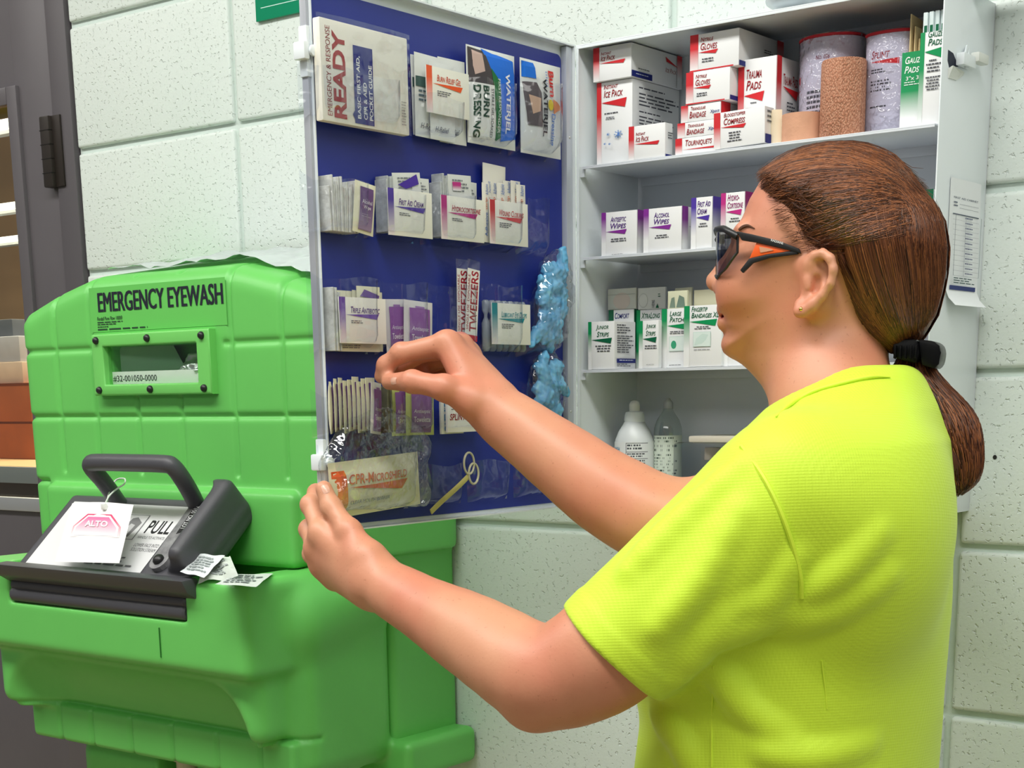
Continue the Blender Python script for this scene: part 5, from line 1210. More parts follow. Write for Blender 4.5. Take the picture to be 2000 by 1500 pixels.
# ---------------- row 2
edge_stack('alcohol_wipe', 'white wipe packet on edge, left of second row', 'wipe packets stacked on edge in the second row', 648, 702, 352, 450, 14, 0.012, 0.02, lean=0.12)
dpack('alcohol_wipe', 'tilted alcohol wipe packet with a purple front in the second row', 690, 730, 348, 450, 0.0165, 0.005, [('grad', 0.2, 0.06, 0.85, 0.9, (98, 66, 120), {'lo': -0.5, 'hi': 0.6, 'base': (150, 130, 160)}), ('text', 'Alcohol', 0.3, 0.58, 0.78, 0.66, (226, 222, 230)), ('text', 'Wipe', 0.36, 0.46, 0.72, 0.55, (226, 222, 230), {'bold': 0.01}), ('fine', 0.3, 0.3, 0.75, 0.38, 2, (170, 155, 180))], M_CREAMF, 0.13)
G2 = 'cream sachets behind the cards of the second row'
edge_stack('cream_sachet', 'pale sachet on edge behind first aid cream card', G2, 756, 772, 340, 452, 4, 0.010, 0.017, (198, 204, 204), jit=0.006)
for i, (a, b, t) in enumerate(((770, 800, 342), (786, 816, 345), (802, 842, 346), (776, 830, 338))):
    dpack('cream_sachet', ('shortest', 'second', 'third', 'frontmost slanted')[i]+' pale sachet facing out behind the first aid cream card', a, b, t, 452, -0.004+0.0035*i, 0.003, [('fine', 0.15, 0.7, 0.85, 0.92, 4, (120, 126, 130))]+([('poly', [(0.15, 0.8), (0.85, 0.97), (0.9, 0.8), (0.4, 0.72)], IND)] if i == 3 else []), M_FOIL, (0.0, 0.03, -0.03, -0.1)[i], group=G2)
ncard('white first aid cream card with indigo edge', 'First Aid Cream', IND, DPUR, 758, 844, 366, 458, 0.0145)
edge_stack('cortisone_sachet', 'pale sachet on edge behind hydrocortisone card', G2, 862, 878, 346, 462, 4, 0.010, 0.017, (198, 204, 204), jit=0.006)
for i, (a, b, t) in enumerate(((876, 906, 345), (892, 932, 350), (880, 925, 340))):
    dpack('cortisone_sachet', ('left', 'right', 'frontmost')[i]+' pale sachet facing out behind the hydrocortisone card', a, b, t, 462, -0.003+0.0035*i, 0.003, [('fine', 0.15, 0.7, 0.85, 0.92, 4, (120, 126, 130)), ('grad', 0.15, 0.74, 0.5, 0.88, MAG, {'lo': -0.3})], M_FOIL, (0.0, 0.02, -0.04)[i], group=G2)
ncard('white hydrocortisone card with magenta edge', 'Hydrocortisone', MAG, (170, 36, 60), 862, 945, 380, 466, 0.0145, 2, 0.92)
# adhesive strip packets
SP = mat('strip_paper', (238, 236, 224), 0.5, bump=(90, 0.2, 0.001))
def strip_prints(): return [('text', 'Adhesive', 0.2, 0.1, 0.55, 0.5, (50, 100, 180), {'rot': 90}), ('text', 'strip', 0.25, 0.55, 0.6, 0.75, (214, 110, 70), {'rot': 90}), ('text', 'Adhesive', 0.3, 0.8, 0.7, 0.98, (50, 100, 180), {'rot': 90})]
for i, (a, b, t, X, tl) in enumerate(((944, 958, 356, 0.010, 0), (946, 962, 350, 0.006, 0.02), (958, 975, 354, 0.002, 0), (972, 990, 356, 0.004, 0.01), (985, 1003, 352, 0.0, 0), (1000, 1018, 352, 0.003, 0), (1012, 1029, 360, 0.007, -0.02))):
    dpack('strip_packet', ORD[i]+' cream strip packet from left by the wound closures card', a, b, t, 472, X, 0.003, strip_prints(), SP, tl, group='adhesive strip packets')
dpack('paper_roll_end', 'blank cream paper packet standing highest in the second row', 946, 990, 316, 440, -0.001, 0.007, [], SP, 0.03, rim=0.05)
ncard('white wound closures card with red edge', 'Wound Closures', (206, 50, 50), (196, 60, 60), 957, 1031, 389, 475, 0.0145, 3, 0.88)
# ---------------- row 3
edge_stack('ointment_sachet', 'pale sachet on edge behind triple antibiotic card', 'ointment sachets behind the antibiotic card', 654, 670, 566, 685, 4, 0.011, 0.018, (214, 216, 208), jit=0.004)
for i, (a, b, t, bt, tl) in enumerate(((652, 700, 566, 686, 0), (690, 748, 566, 684, 0.02), (700, 745, 558, 684, 0.0), (660, 742, 580, 686, 0.0))):
    dpack('ointment_sachet', ('left', 'right', 'upper purple printed', 'frontmost')[i]+' pale sachet facing out behind the triple antibiotic card', a, b, t, bt, -0.003+0.0035*i, 0.003, [('fine', 0.1, 0.04, 0.6, 0.12, 2, (130, 130, 130))]+([('poly', [(0.1, 0.84), (0.3, 0.95), (0.95, 0.86), (0.9, 0.8)], (110, 84, 150))] if i == 2 else []), M_CREAMF, tl, group='ointment sachets behind the antibiotic card')
ncard('white triple antibiotic card with purple edge', 'Triple Antibiotic', (110, 70, 170), DPUR, 663, 754, 579, 670, 0.0145, 2, 0.86)
tow = lambda: [('grad', 0.14, 0.05, 0.86, 0.86, (140, 84, 160), {'lo': -0.2, 'hi': 0.5, 'base': (130, 100, 150)}), ('rect', 0.34, 0.86, 0.66, 0.9, (150, 110, 170)), ('text', 'Antiseptic', 0.2, 0.42, 0.8, 0.52, (232, 226, 236), {'shear': 0.2}), ('text', 'Towelette', 0.2, 0.26, 0.8, 0.37, (232, 226, 236), {'bold': 0.015})]
GT = 'antiseptic towelettes on the door'
dpack('antiseptic_towelette', 'left of two purple towelette packets above the pinching hand', 758, 798, 584, 690, 0.006, 0.006, tow(), M_PURF, -0.03, group=GT)
dpack('antiseptic_towelette', 'right of two purple towelette packets above the pinching hand', 791, 846, 584, 690, 0.0125, 0.006, tow(), M_PURF, 0.05, group=GT)
for nm, lb, a, b, t, bt, tl, X in (('tweezers_packet', 'left of two clear tweezers packets with red lettering', 891, 914, 505, 672, 0.02, 0.004), ('tweezers_packet', 'right of two clear tweezers packets, tilted over the other', 905, 929, 503, 668, 0.105, 0.010)):
    ya, w_, z0, h_ = dgeo(a, b, t, bt, X)
    o = carton(nm, lb, (X, ya, z0), (w_, 0.0012, h_), R90, [('rect', 0.0, 0.10, 1.0, 0.89, (236, 236, 232)), ('text', 'TWEEZERS', 0.32, 0.14, 0.9, 0.87, (168, 36, 52), {'rot': 90, 'bold': 0.02}), ('text', 'DISPOSABLE', 0.06, 0.5, 0.24, 0.82, (168, 36, 52), {'rot': 90}), ('text', 'SINGLE USE', 0.06, 0.16, 0.24, 0.46, (168, 36, 52), {'rot': 90}), ('rect', 0.0, 0.03, 1.0, 0.1, (196, 44, 60))], cat='packet', tilt=tl, m=FILM, bev=0.0001, group='tweezers packets')
# eye drop vials
ya, w_, z0, h_ = dgeo(948, 1030, 585, 686, 0.004)
ev = empty('eye_drop_vials', (0.0, ya, z0)); tag(ev, 'strip of clear eye drop vials behind the teal card', 'vials')
M_VIAL = mat('vial_plastic', (206, 216, 222), 0.2, trans=0.55)
for i in range(7):
    y_ = w_*(i+0.5)/7
    obj('vial', lathe([(0.003, 0), (0.0052, 0.003), (0.0052, h_*0.55), (0.0022, h_*0.66), (0.0022, h_*0.72), (0.0045, h_*0.8), (0.0045, h_*0.97), (0.003, h_)], 12, 1.0), M_VIAL, ev, (0.0, y_, 0))
obj('web', box_mesh((-0.0006, 0, h_*0.1), (0.0006, w_, h_*0.5)), M_VIAL, ev)
ncard('white lubricant eye drops card with teal edge', 'Lubricant Eye Drops', TEAL, (30, 150, 160), 961, 1036, 591, 672, 0.0145, 3, 0.9, band=0.14)
# bagged nitrile gloves
def glove_bag(name, label, px, py, rx, rz_, tilt, X, seed):
    c = onX(px, py, X); e = empty(name, tuple(c)); tag(e, label, 'gloves', 'bagged blue gloves on the door')
    f = Field(); r = np.random.RandomState(seed)
    up = np.array([0, math.sin(tilt), math.cos(tilt)]); sd = np.array([0, math.cos(tilt), -math.sin(tilt)])
    pts = []
    for k_ in range(30):
        a = up*r.uniform(-rz_, rz_)*0.8+sd*r.uniform(-rx, rx)*0.6+np.array([r.uniform(-0.004, 0.004), 0, 0]); b = a+up*r.uniform(-1, 1)*rz_*0.5+sd*r.uniform(-1, 1)*rx*0.6
        f.cone(a, b, 0.0085, 0.005, 0.004)
    f.post = lambda P, d: d+0.0014*snoise(P, 240, seed)+0.0013*snoise(P, 620, seed+1)
    R_ = max(rx, rz_)*1.6
    obj('glove', field_mesh(f, (-0.022, -R_, -R_), (0.022, R_, R_), 0.0016), mat('blue_nitrile', (96, 176, 222), 0.45, var=(40, 0.1, (130, 200, 236))), e)
    g = Field(); g.ell((0, 0, 0), (0.016, rx*1.15, rz_*1.12), np.array([[1, 0, 0], sd, up]))
    g.post = lambda P, d: d*1.0+0.0022*snoise(P, 190, seed+5)+0.0012*snoise(P, 420, seed+6)
    obj('clear_bag', field_mesh(g, (-0.022, -R_, -R_), (0.024, R_, R_), 0.0022, 0), BAGF, e)
glove_bag('bagged_gloves', 'bagged blue gloves in the third row, poking over the hinge edge', 1080, 590, 0.030, 0.056, 0.22, 0.011, 3)
glove_bag('bagged_gloves', 'bagged blue gloves in the fourth row above the forearm', 1070, 758, 0.031, 0.042, -0.15, 0.010, 8)
# ---------------- row 4
ya, w_, z0, h_ = dgeo(646, 738, 742, 848, 0.016)
GT4 = 'towelettes fanned at left of the fourth row'
for i in range(9):
    o = pillow('antiseptic_towelette', ORD[i]+' white edged towelette from left in fan beside the fingertips', (0.017, ya+0.0015+i*0.0069, z0+0.002*(i % 3)), (0.030, 0.0055, h_*(0.97+0.02*(i % 2))), R90+math.radians(40-2.0*i), [('rect', 0.16, 0.08, 0.86, 0.9, (112, 70, 142)), ('text', 'Antiseptic', 0.2, 0.45, 0.8, 0.55, (220, 214, 226)), ('text', 'Towelette', 0.2, 0.3, 0.8, 0.42, (220, 214, 226), {'bold': 0.01})], M_CREAMF, GT4, 'packet', 0.0, 0.1)
dpack('antiseptic_towelette', 'purple towelette packet being pulled out between thumb and finger', 726, 757, 744, 846, 0.022, 0.005, tow(), M_PURF, 0.10, group=GT, yaw=0.3)
M_GRNF = mat('olive_foil', (196, 206, 120), 0.4, bump=(120, 0.3, 0.001))
edge_stack('antiseptic_towelette', 'dark towelette edge right of the pulled packet', 'towelette edges behind the thumb', 758, 768, 750, 845, 3, 0.010, 0.018, (120, 120, 96))
dpack('antiseptic_towelette', 'towelette packet with olive top left of its twin under the thumb', 768, 806, 752, 852, 0.0065, 0.006, tow(), M_GRNF, 0.0, group=GT)
dpack('antiseptic_towelette', 'towelette packet with olive top right of its twin under the wrist', 796, 850, 752, 850, 0.0135, 0.006, tow(), M_GRNF, 0.02, group=GT)
spl = lambda: [('text', 'SPLINTER OUT', 0.06, 0.4, 0.98, 0.62, (150, 30, 36), {'shear': 0.2, 'bold': 0.02}), ('fine', 0.1, 0.72, 0.4, 0.78, 1, K)]
dcard('splinter_packet', 'white splinter remover packet standing behind, blue print at its edge', 862, 905, 785, 848, 0.006, [('text', 'SPLINTER OUT', 0.12, 0.1, 0.4, 0.95, (60, 130, 180), {'rot': 90, 'bold': 0.02})], (232, 232, 220), 0.003, cat='packet')
dcard('splinter_packet', 'white splinter remover packet with dark red lettering under the forearm', 874, 944, 786, 845, 0.0125, spl(), (238, 236, 228), 0.003, cat='packet')
# ---------------- row 5
ya, w_, z0, h_ = dgeo(658, 832, 905, 1015, 0.016)
cp = pillow('mouth_barrier_packet', 'cream mouth barrier packet with orange lettering in a clear bag at bottom row', (0.017, ya, z0), (w_, 0.020, h_), R90,
   [('grad', 0.02, 0.02, 0.14, 0.84, ORG, {'lo': -0.8, 'hi': 0.9, 'base': (240, 190, 110)}), ('text', 'CPR-Microshield', 0.16, 0.58, 0.8, 0.76, (222, 120, 84), dict(SC)), ('poly', [(0.16, 0.53), (0.8, 0.55), (0.72, 0.38)], (226, 110, 70), {'name': 'printed_wedge'}), ('text', 'CLEAR MOUTH BARRIER', 0.16, 0.22, 0.58, 0.29, (120, 130, 140))],
   mat('cream_packet', (236, 230, 196), 0.45, bump=(60, 0.4, 0.002)), None, 'packet', -0.05, 0.06)
g = Field(); g.ell((0, 0, 0), (0.013, w_*0.56, 0.046), k=0.0)
g.box((-0.011, -w_*0.54, -0.06), (0.014, w_*0.5, 0.0), 0.010, 0.02)
g.post = lambda P, d: d+0.0025*snoise(P, 120, 21)+0.001*snoise(P, 330, 22)
b2 = obj('clear_bag', field_mesh(g, (-0.03, -0.11, -0.075), (0.03, 0.11, 0.06), 0.0026, 0), BAGF, cp)
b2.matrix_parent_inverse = (Matrix.Translation(cp.location) @ Matrix.Rotation(R90, 4, 'Z') @ Matrix.Rotation(-0.05, 4, 'Y')).inverted()
b2.location = (0.0125, ya+w_*0.5, z0+0.068)
# ring on a strap lying in the next pocket
q0 = onX(842, 1000, 0.003); q1 = onX(915, 930, 0.003); q2 = onX(918, 898, 0.004)
kr = empty('strap_with_ring', tuple(q1)); tag(kr, 'yellowish strap with a clear ring in an empty pocket of bottom row', 'strap')
L0 = np.array(q0)-np.array(q1)
obj('strap', tube([tuple(L0*t+np.array([0.0008*math.sin(6*t), 0, 0])) for t in np.linspace(1, 0, 9)], 0.0035, 8, flat=0.25), mat('straw_plastic', (206, 196, 120), 0.4), kr)
for (px_, py_, r_) in ((916, 905, 0.0125), (925, 925, 0.012)):
    c = np.array(onX(px_, py_, 0.004))-np.array(q1)
    obj('ring', tube([(c[0], c[1]+r_*0.75*math.cos(a), c[2]+r_*math.sin(a)) for a in np.linspace(0, 2*PI, 28)[:-1]], 0.0014, 8, True), mat('clear_ring', (226, 222, 190), 0.2, trans=0.3), kr)
# ================================================================== the person
M_SKIN = mat('skin', (210, 150, 118), 0.46, var=(9, 0.0, (205, 128, 102)), bump=(330, 0.15, 0.0008), sss=0.0)
def D(px, py, z): return dep(px, py, z)
def freckle(m):
    nt = m.node_tree; b = nt.nodes['Principled BSDF']; src = b.inputs['Base Color'].links[0].from_socket
    tc = nt.nodes.new('ShaderNodeTexCoord'); n1 = nt.nodes.new('ShaderNodeTexNoise'); n1.inputs['Scale'].default_value = 300; n1.inputs['Detail'].default_value = 1
    r1 = nt.nodes.new('ShaderNodeValToRGB'); r1.color_ramp.elements[0].position = 0.69; r1.color_ramp.elements[1].position = 0.77
    mx = nt.nodes.new('ShaderNodeMixRGB'); mx.inputs[2].default_value = rgb((168, 104, 76)); ml = nt.nodes.new('ShaderNodeMath'); ml.operation = 'MULTIPLY'; ml.inputs[1].default_value = 0.4
    nt.links.new(tc.outputs['Object'], n1.inputs['Vector']); nt.links.new(n1.outputs['Fac'], r1.inputs[0]); nt.links.new(r1.outputs[0], ml.inputs[0]); nt.links.new(ml.outputs[0], mx.inputs[0])
    nt.links.new(src, mx.inputs[1]); nt.links.new(mx.outputs[0], b.inputs['Base Color'])
freckle(M_SKIN)
pbase = (0.49, -0.40, 0.0)
per = empty('person', pbase); tag(per, 'person in a neon yellow shirt taking a packet from the cabinet door', 'person')
PINV = Matrix.Translation(pbase).inverted()
def pobj(name, me, m, parent=None):
    o = obj(name, me, m, parent or per)
    if parent is None: o.matrix_parent_inverse = PINV
    return o
M_BROW = mat('brow_hair', (92, 56, 36), 0.6)
# ---- head frame
HC = D(1610, 520, 1.48); HA = math.radians(197)
hf = np.array([math.cos(HA), math.sin(HA), 0]); hl = np.array([-hf[1], hf[0], 0]); hu = np.array([0, 0, 1.0])
def sag(px, py, b=0.0):
    d = ray(px, py); o_ = HC+hl*b; t = ((o_-CAM)@hl)/(d@hl); q = CAM+d*t-HC; return np.array([q@hf, q[2]])
def hw(a, b, c): return HC+hf*a+hl*b+hu*c
def sw(px, py, b=0.0): a, c = sag(px, py, b); return hw(a, b, c)
def loc(P): q = P-HC; return q@hf, q@hl, q[:, 2]
skull_px = [(1488, 356), (1468, 391), (1454, 428), (1447, 450), (1446, 470), (1443, 490), (1436, 520), (1428, 548), (1420, 572), (1416, 588), (1411, 606), (1414, 615), (1421, 619), (1414, 624), (1411, 634), (1417, 651), (1411, 664), (1409, 676), (1414, 691), (1428, 701), (1455, 711), (1490, 730), (1540, 742), (1600, 735), (1680, 690), (1750, 650), (1812, 570), (1832, 480), (1812, 395), (1752, 322), (1680, 292), (1607, 288), (1535, 312)]
skull = [sag(*p) for p in skull_px]
c_eye = sag(1450, 490)[1]; c_chin = sag(1425, 690)[1]
def inflate(poly, W, Rr):
    def fn(P):
        a, b, c = loc(P); d2 = -poly_sdf(np.stack([a, c], 1), poly)
        t = 1-np.minimum(d2/Rr, 1.0); Wc = W(a, c) if callable(W) else W
        e = np.sqrt((b/Wc)**2+t*t)-1
        return e*np.minimum(Rr, Wc)*0.9
    return fn
def headW(a, c):
    k = np.clip((c-c_chin)/(c_eye-c_chin), 0, 1.2); w_ = 0.046+0.024*np.clip(k, 0, 1)
    back = np.clip((0.02-a)/0.08, 0, 1); return w_+0.006*back*np.clip(k, 0, 1)
f = Field()
f.add(inflate(skull, headW, 0.064), HC-0.17, HC+0.17)
# nose
for s in (1,):
    f.cone(sw(1441, 478), sw(1416, 524), 0.0065, 0.0078, 0.010); f.cone(sw(1416, 524), sw(1398, 549), 0.0078, 0.0098, 0.006)
for s in (-1, 1):
    f.ball(sw(1413, 562, 0)+hl*s*0.011, 0.0072, 0.006)
    f.ell(sw(1402, 570, 0)+hl*s*0.006, (0.004, 0.003, 0.0035), k=0.002, op='s')
    f.ball(sw(1470, 492, 0)+hl*s*0.034, 0.013, 0.012, 's')
    f.ball(sw(1478, 492, 0)+hl*s*0.031, 0.0125, 0.004)
    f.ell(sw(1462, 560, 0)+hl*s*0.036, (0.022, 0.02, 0.024), k=0.03)           # cheek
    f.cone(sw(1449, 462, 0)+hl*s*0.012, sw(1466, 456, 0)+hl*s*0.042, 0.006, 0.005, 0.012)   # brow
f.cone(sw(1420, 619)-hl*0.024, sw(1420, 619)+hl*0.024, 0.0016, 0.0016, 0.003, 's')         # mouth line
f.cone(sw(1420, 606)-hl*0.018, sw(1420, 606)+hl*0.018, 0.006, 0.006, 0.006); f.cone(sw(1420, 633)-hl*0.016, sw(1420, 633)+hl*0.016, 0.0065, 0.0065, 0.006)
f.cone(sw(1420, 619.5)-hl*0.026, sw(1420, 619.5)+hl*0.026, 0.0012, 0.0012, 0.002, 's')
for s in (-1, 1): f.cone(sw(1432, 572)+hl*s*0.021, sw(1438, 612)+hl*s*0.031, 0.0012, 0.001, 0.006, 's')
# ears
for s in (-1, 1):
    eb = 0.076
    def ep(px, py, db=0.0): 
        a, c = sag(px, py, eb); return hw(a, s*(eb+db), c)
    rim = [(1583, 540, -0.004), (1584, 515, 0.0), (1594, 500, 0.004), (1610, 496, 0.008), (1626, 506, 0.011), (1633, 528, 0.012), (1627, 555, 0.011), (1610, 578, 0.008), (1590, 596, 0.005), (1572, 608, 0.003), (1562, 608, 0.001), (1562, 594, -0.002)]
    pts = [ep(*p) for p in rim]
    for i in range(len(pts)-1): f.cone(pts[i], pts[i+1], 0.0042 if i < 8 else 0.0055, 0.0042 if i < 7 else 0.0055, 0.003)
    for (x0, y0, x1, y1) in ((1600, 520, 1612, 560), (1590, 545, 1580, 595), (1612, 530, 1606, 565)): f.cone(ep(x0, y0, -0.006), ep(x1, y1, -0.004), 0.008, 0.007, 0.004)
    f.cone(ep(1588, 520, -0.014), ep(1596, 580, -0.014), 0.016, 0.014, 0.010)
    f.cone(ep(1597, 548, 0.004), ep(1592, 565, 0.002), 0.0050, 0.0045, 0.003, 's')
    f.cone(ep(1606, 516, 0.006), ep(1612, 540, 0.006), 0.0035, 0.0035, 0.003, 's')
    f.cone(ep(1578, 548, 0.001), ep(1580, 560, 0.001), 0.0035, 0.0035, 0.004)
# neck
n0 = sw(1600, 650); n1 = D(1640, 815, 1.475)
f.cone(sw(1604, 640), D(1628, 800, 1.475), 0.050, 0.053, 0.03); f.cone(D(1628, 800, 1.475), D(1645, 900, 1.48), 0.053, 0.065, 0.03)
f.cone(sw(1510, 690), sw(1572, 805), 0.012, 0.012, 0.03)
# ---- joints
SL_ = np.array([0.515, -0.565, 0.062+ZC]); SR_ = np.array([0.452, -0.225, 0.060+ZC])
EL_ = D(1068, 1325, 1.425); WL_ = D(748, 1146, 1.575); ER_ = D(1335, 1024, 1.555); WR_ = D(972, 806, 1.60)
def chain(pts, k=0.02):
    S = spline([np.append(p, r) for p, r in pts], 5)
    for a, b in zip(S[:-1], S[1:]): f.cone(a[:3], b[:3], a[3], b[3], 0.012)
tors = np.array([0.485, -0.40, 0.0])
f.cone(SL_-(0, 0, 0.02), SR_-(0, 0, 0.02), 0.040, 0.040, 0.03); f.cone(tors+(0, 0, ZC+0.02), tors+(0, 0, ZC-0.35), 0.07, 0.09, 0.04)
chain([(SL_-(0, 0, 0.015), 0.044), (D(1370, 1090, 1.385), 0.050), (D(1200, 1262, 1.40), 0.0505), (D(1120, 1310, 1.415), 0.0445), (EL_, 0.040), (D(1010, 1297, 1.45), 0.0405), (D(930, 1246, 1.49), 0.0365), (D(850, 1200, 1.53), 0.0300), (WL_, 0.0245)])
f.ball(D(1036, 1392, 1.43), 0.010, 0.03)
chain([(SR_-(0, 0, 0.015), 0.042), (SR_*0.5+ER_*0.5, 0.045), (ER_, 0.042), (D(1205, 975, 1.565), 0.0395), (D(1105, 905, 1.58), 0.0335), (D(1030, 848, 1.592), 0.0280), (WR_, 0.0245)])
# ---- hands
def finger(pts, k=0.005):
    for i in range(len(pts)-1): f.cone(pts[i][0], pts[i+1][0], pts[i][1], pts[i+1][1], k)
    for p, r in pts[1:-1]: f.ball(p, r*1.06, 0.004)
def hand(W, fingers, thumb, palm_r):
    M = [p[0][0] for p in fingers]
    for i, m_ in enumerate(M):
        f.cone(W*0.82+m_*0.18, m_, palm_r*1.15, fingers[i][0][1]*1.02, 0.014)
        if i: f.cone(M[i-1], m_, fingers[i][0][1]*0.98, fingers[i][0][1]*0.98, 0.008)
    for p in fingers: finger(p)
    f.cone(W*0.75+thumb[0][0]*0.25, thumb[0][0], palm_r*1.1, thumb[0][1], 0.014)
    f.cone(thumb[0][0], M[0], thumb[0][1]*0.8, fingers[0][0][1]*0.8, 0.012)
    finger(thumb, 0.007)
f.post = lambda P, d: d+0.0005*snoise(P, 55, 51)+0.00025*snoise(P, 150, 52)
hand(WR_, [
    [(D(874, 673, 1.605), 0.0122), (D(784, 689, 1.613), 0.0098), (D(754, 714, 1.624), 0.0086), (D(744, 735, 1.631), 0.0072)],
    [(D(897, 677, 1.630), 0.0122), (D(812, 692, 1.643), 0.0098), (D(785, 718, 1.645), 0.0086), (D(764, 740, 1.640), 0.0074)],
    [(D(914, 692, 1.652), 0.0118), (D(836, 706, 1.665), 0.0094), (D(822, 732, 1.660), 0.0084), (D(842, 750, 1.648), 0.0074)],
    [(D(926, 714, 1.670), 0.0108), (D(864, 724, 1.682), 0.0084), (D(852, 744, 1.672), 0.0074), (D(866, 756, 1.660), 0.0066)]],
    [(D(922, 782, 1.588), 0.0165), (D(868, 757, 1.580), 0.0128), (D(806, 745, 1.592), 0.0106), (D(760, 746, 1.620), 0.0086)], 0.0185)
hand(WL_, [
    [(D(630, 1042, 1.618), 0.0125), (D(607, 986, 1.640), 0.0100), (onX(618, 962, -0.030), 0.0088), (onX(642, 956, -0.027), 0.0076)],
    [(D(620, 1072, 1.634), 0.0125), (D(604, 1034, 1.660), 0.0100), (onX(622, 1012, -0.038), 0.0088), (onX(648, 1005, -0.030), 0.0076)],
    [(D(630, 1104, 1.642), 0.0120), (D(610, 1082, 1.668), 0.0096), (onX(632, 1066, -0.040), 0.0086), (onX(655, 1050, -0.034), 0.0074)],
    [(D(655, 1130, 1.645), 0.0112), (D(636, 1120, 1.668), 0.0088), (D(652, 1106, 1.682), 0.0078), (D(672, 1094, 1.682), 0.0068)]],
    [(D(718, 1092, 1.578), 0.0175), (D(682, 1038, 1.592), 0.0128), (D(648, 992, 1.608), 0.0108), (onX(633, 956, 0.0155), 0.0092)], 0.0200)
body_me = field_mesh(f, (-0.07, -0.78, ZC-0.48), (0.64, -0.14, ZC+0.42), 0.0022, 2)
body_o = pobj('body', body_me, M_SKIN)
SKINF = f
# lips in their own tone
M_LIP = mat('lip', (196, 116, 104), 0.4); body_me.materials.append(M_LIP)
cen = np.empty(len(body_me.polygons)*3, np.float32); body_me.polygons.foreach_get('center', cen); cen = cen.reshape(-1, 3)-HC
la, lc = sag(1420, 619); qa, qb, qc = cen@hf-la, cen@hl, cen[:, 2]-lc
mi = ((qb/0.027)**2+(qc/(0.0095*np.clip(1-(qb/0.034)**2, 0.1, 1)))**2 < 1) & (qa > -0.012)
body_me.polygons.foreach_set('material_index', mi.astype(np.int32)); body_me.update()
def march(F_, px, py, t0=0.9, t1=2.3):
    d = ray(px, py); n_ = np.linalg.norm(d); d = d/n_; t = t0
    for _ in range(160):
        v = float(F_((CAM+d*t)[None], 0.4)[0])
        if v < 0.0003: break
        t += min(v*0.7, 0.05)
        if t > t1: return None
    return CAM+d*t
def grad(F_, p, e=0.001):
    P = np.array([p+(e, 0, 0), p-(e, 0, 0), p+(0, e, 0), p-(0, e, 0), p+(0, 0, e), p-(0, 0, e)]); v = F_(P, 0.4)
    g = np.array([v[0]-v[1], v[2]-v[3], v[4]-v[5]]); return g/max(np.linalg.norm(g), 1e-9)
# nails
M_NAIL = mat('nail', (222, 172, 150), 0.25)
def nail(px, py, dpx, dpy, L, W):
    p = march(SKINF, px, py); p2 = march(SKINF, px+dpx, py+dpy)
    if p is None or p2 is None: return
    n_ = grad(SKINF, p); t = p2-p; t -= n_*(t@n_); t /= np.linalg.norm(t); s = np.cross(n_, t)
    V = []; F_ = []
    for j in range(5):
        for i in range(5):
            u = (i/4-0.5)*2; v = j/4*2-1; k_ = (1-0.25*max(0, abs(v)-0.3)); V.append(p+t*v*L/2+s*u*W/2*k_+n_*(0.0006-0.0010*u*u-0.0006*v*v))
    for j in range(4):
        for i in range(4): a = j*5+i; F_.append((a, a+1, a+6, a+5))
    o = obj('nail', mesh(np.array(V), F_, 3.14), M_NAIL, body_o)
nail(768, 744, -8, 1, 0.0095, 0.0075)
nail(636, 955, -3, -8, 0.0095, 0.0080)

bw = [march(SKINF, *p) for p in ((1443, 449), (1452, 443), (1462, 441), (1474, 446))]
if all(x is not None for x in bw): obj('eyebrow', tube(spline([x+grad(SKINF, x)*0.0004 for x in bw], 4), [0.0009, 0.0012, 0.0015, 0.0016, 0.0016, 0.0016, 0.0015, 0.0014, 0.0012, 0.001, 0.0008, 0.0006, 0.0004], 6), M_BROW, body_o)
# ---- shirt
TF = math.radians(188); tf = np.array([math.cos(TF), math.sin(TF), 0]); tl = np.array([-tf[1], tf[0], 0])
TM = np.array([0.490, -0.400, 0.0])
TT = np.array([(0.170, -0.030, 0.040, 0.045), (0.150, -0.026, 0.058, 0.070), (0.125, -0.018, 0.080, 0.112), (0.095, -0.010, 0.100, 0.150), (0.055, 0.0, 0.112, 0.170), (0.0, 0.010, 0.122, 0.178), (-0.08, 0.020, 0.134, 0.182), (-0.16, 0.034, 0.145, 0.182), (-0.25, 0.042, 0.151, 0.184), (-0.36, 0.042, 0.153, 0.190), (-0.50, 0.034, 0.150, 0.198), (-0.60, 0.034, 0.150, 0.200)])[::-1]
def torso(P):
    z = P[:, 2]-ZC; a0 = np.interp(z, TT[:, 0], TT[:, 1]); rd = np.interp(z, TT[:, 0], TT[:, 2]); rw = np.interp(z, TT[:, 0], TT[:, 3])
    q = P-TM; a = q@tf-a0; b = q@tl
    e = (np.sqrt((a/rd)**2+(b/rw)**2)-1)*np.minimum(rd, rw)*0.85
    return smax(smax(e, z-0.165, 0.012), -0.56-z, 0.01)
f = Field()
f.add(torso, (0.25, -0.68, ZC-0.6), (0.74, -0.12, ZC+0.2), 0.0)
SE = D(1193, 1271, 1.400); sdir = (SE-SL_)/np.linalg.norm(SE-SL_); slen = np.linalg.norm(SE-SL_)
SA = SL_+np.array([0.008, 0.015, -0.004]); sba = SE+sdir*0.03-SA
def sleeve(P):
    t = np.clip(((P-SA)@sba)/(sba@sba), 0, 1); q = P-SA-t[:, None]*sba; d = np.sqrt((q*q).sum(1))-(0.066-0.006*t)
    d = smax(d, (P-SE)@sdir, 0.004)
    i0 = SE-sdir*0.04; t2 = (P-i0)@sdir; q = P-i0-t2[:, None]*sdir; inner = smax(np.sqrt((q*q).sum(1))-0.0530, -t2, 0.004)
    d = smax(d, -inner, 0.0025)
    tt_ = (P-SE)@sdir; return d-0.0013*np.clip((tt_+0.0235)/0.002, 0, 1)
f.add(sleeve, np.minimum(SA, SE)-0.085, np.maximum(SA, SE)+0.085, 0.04)
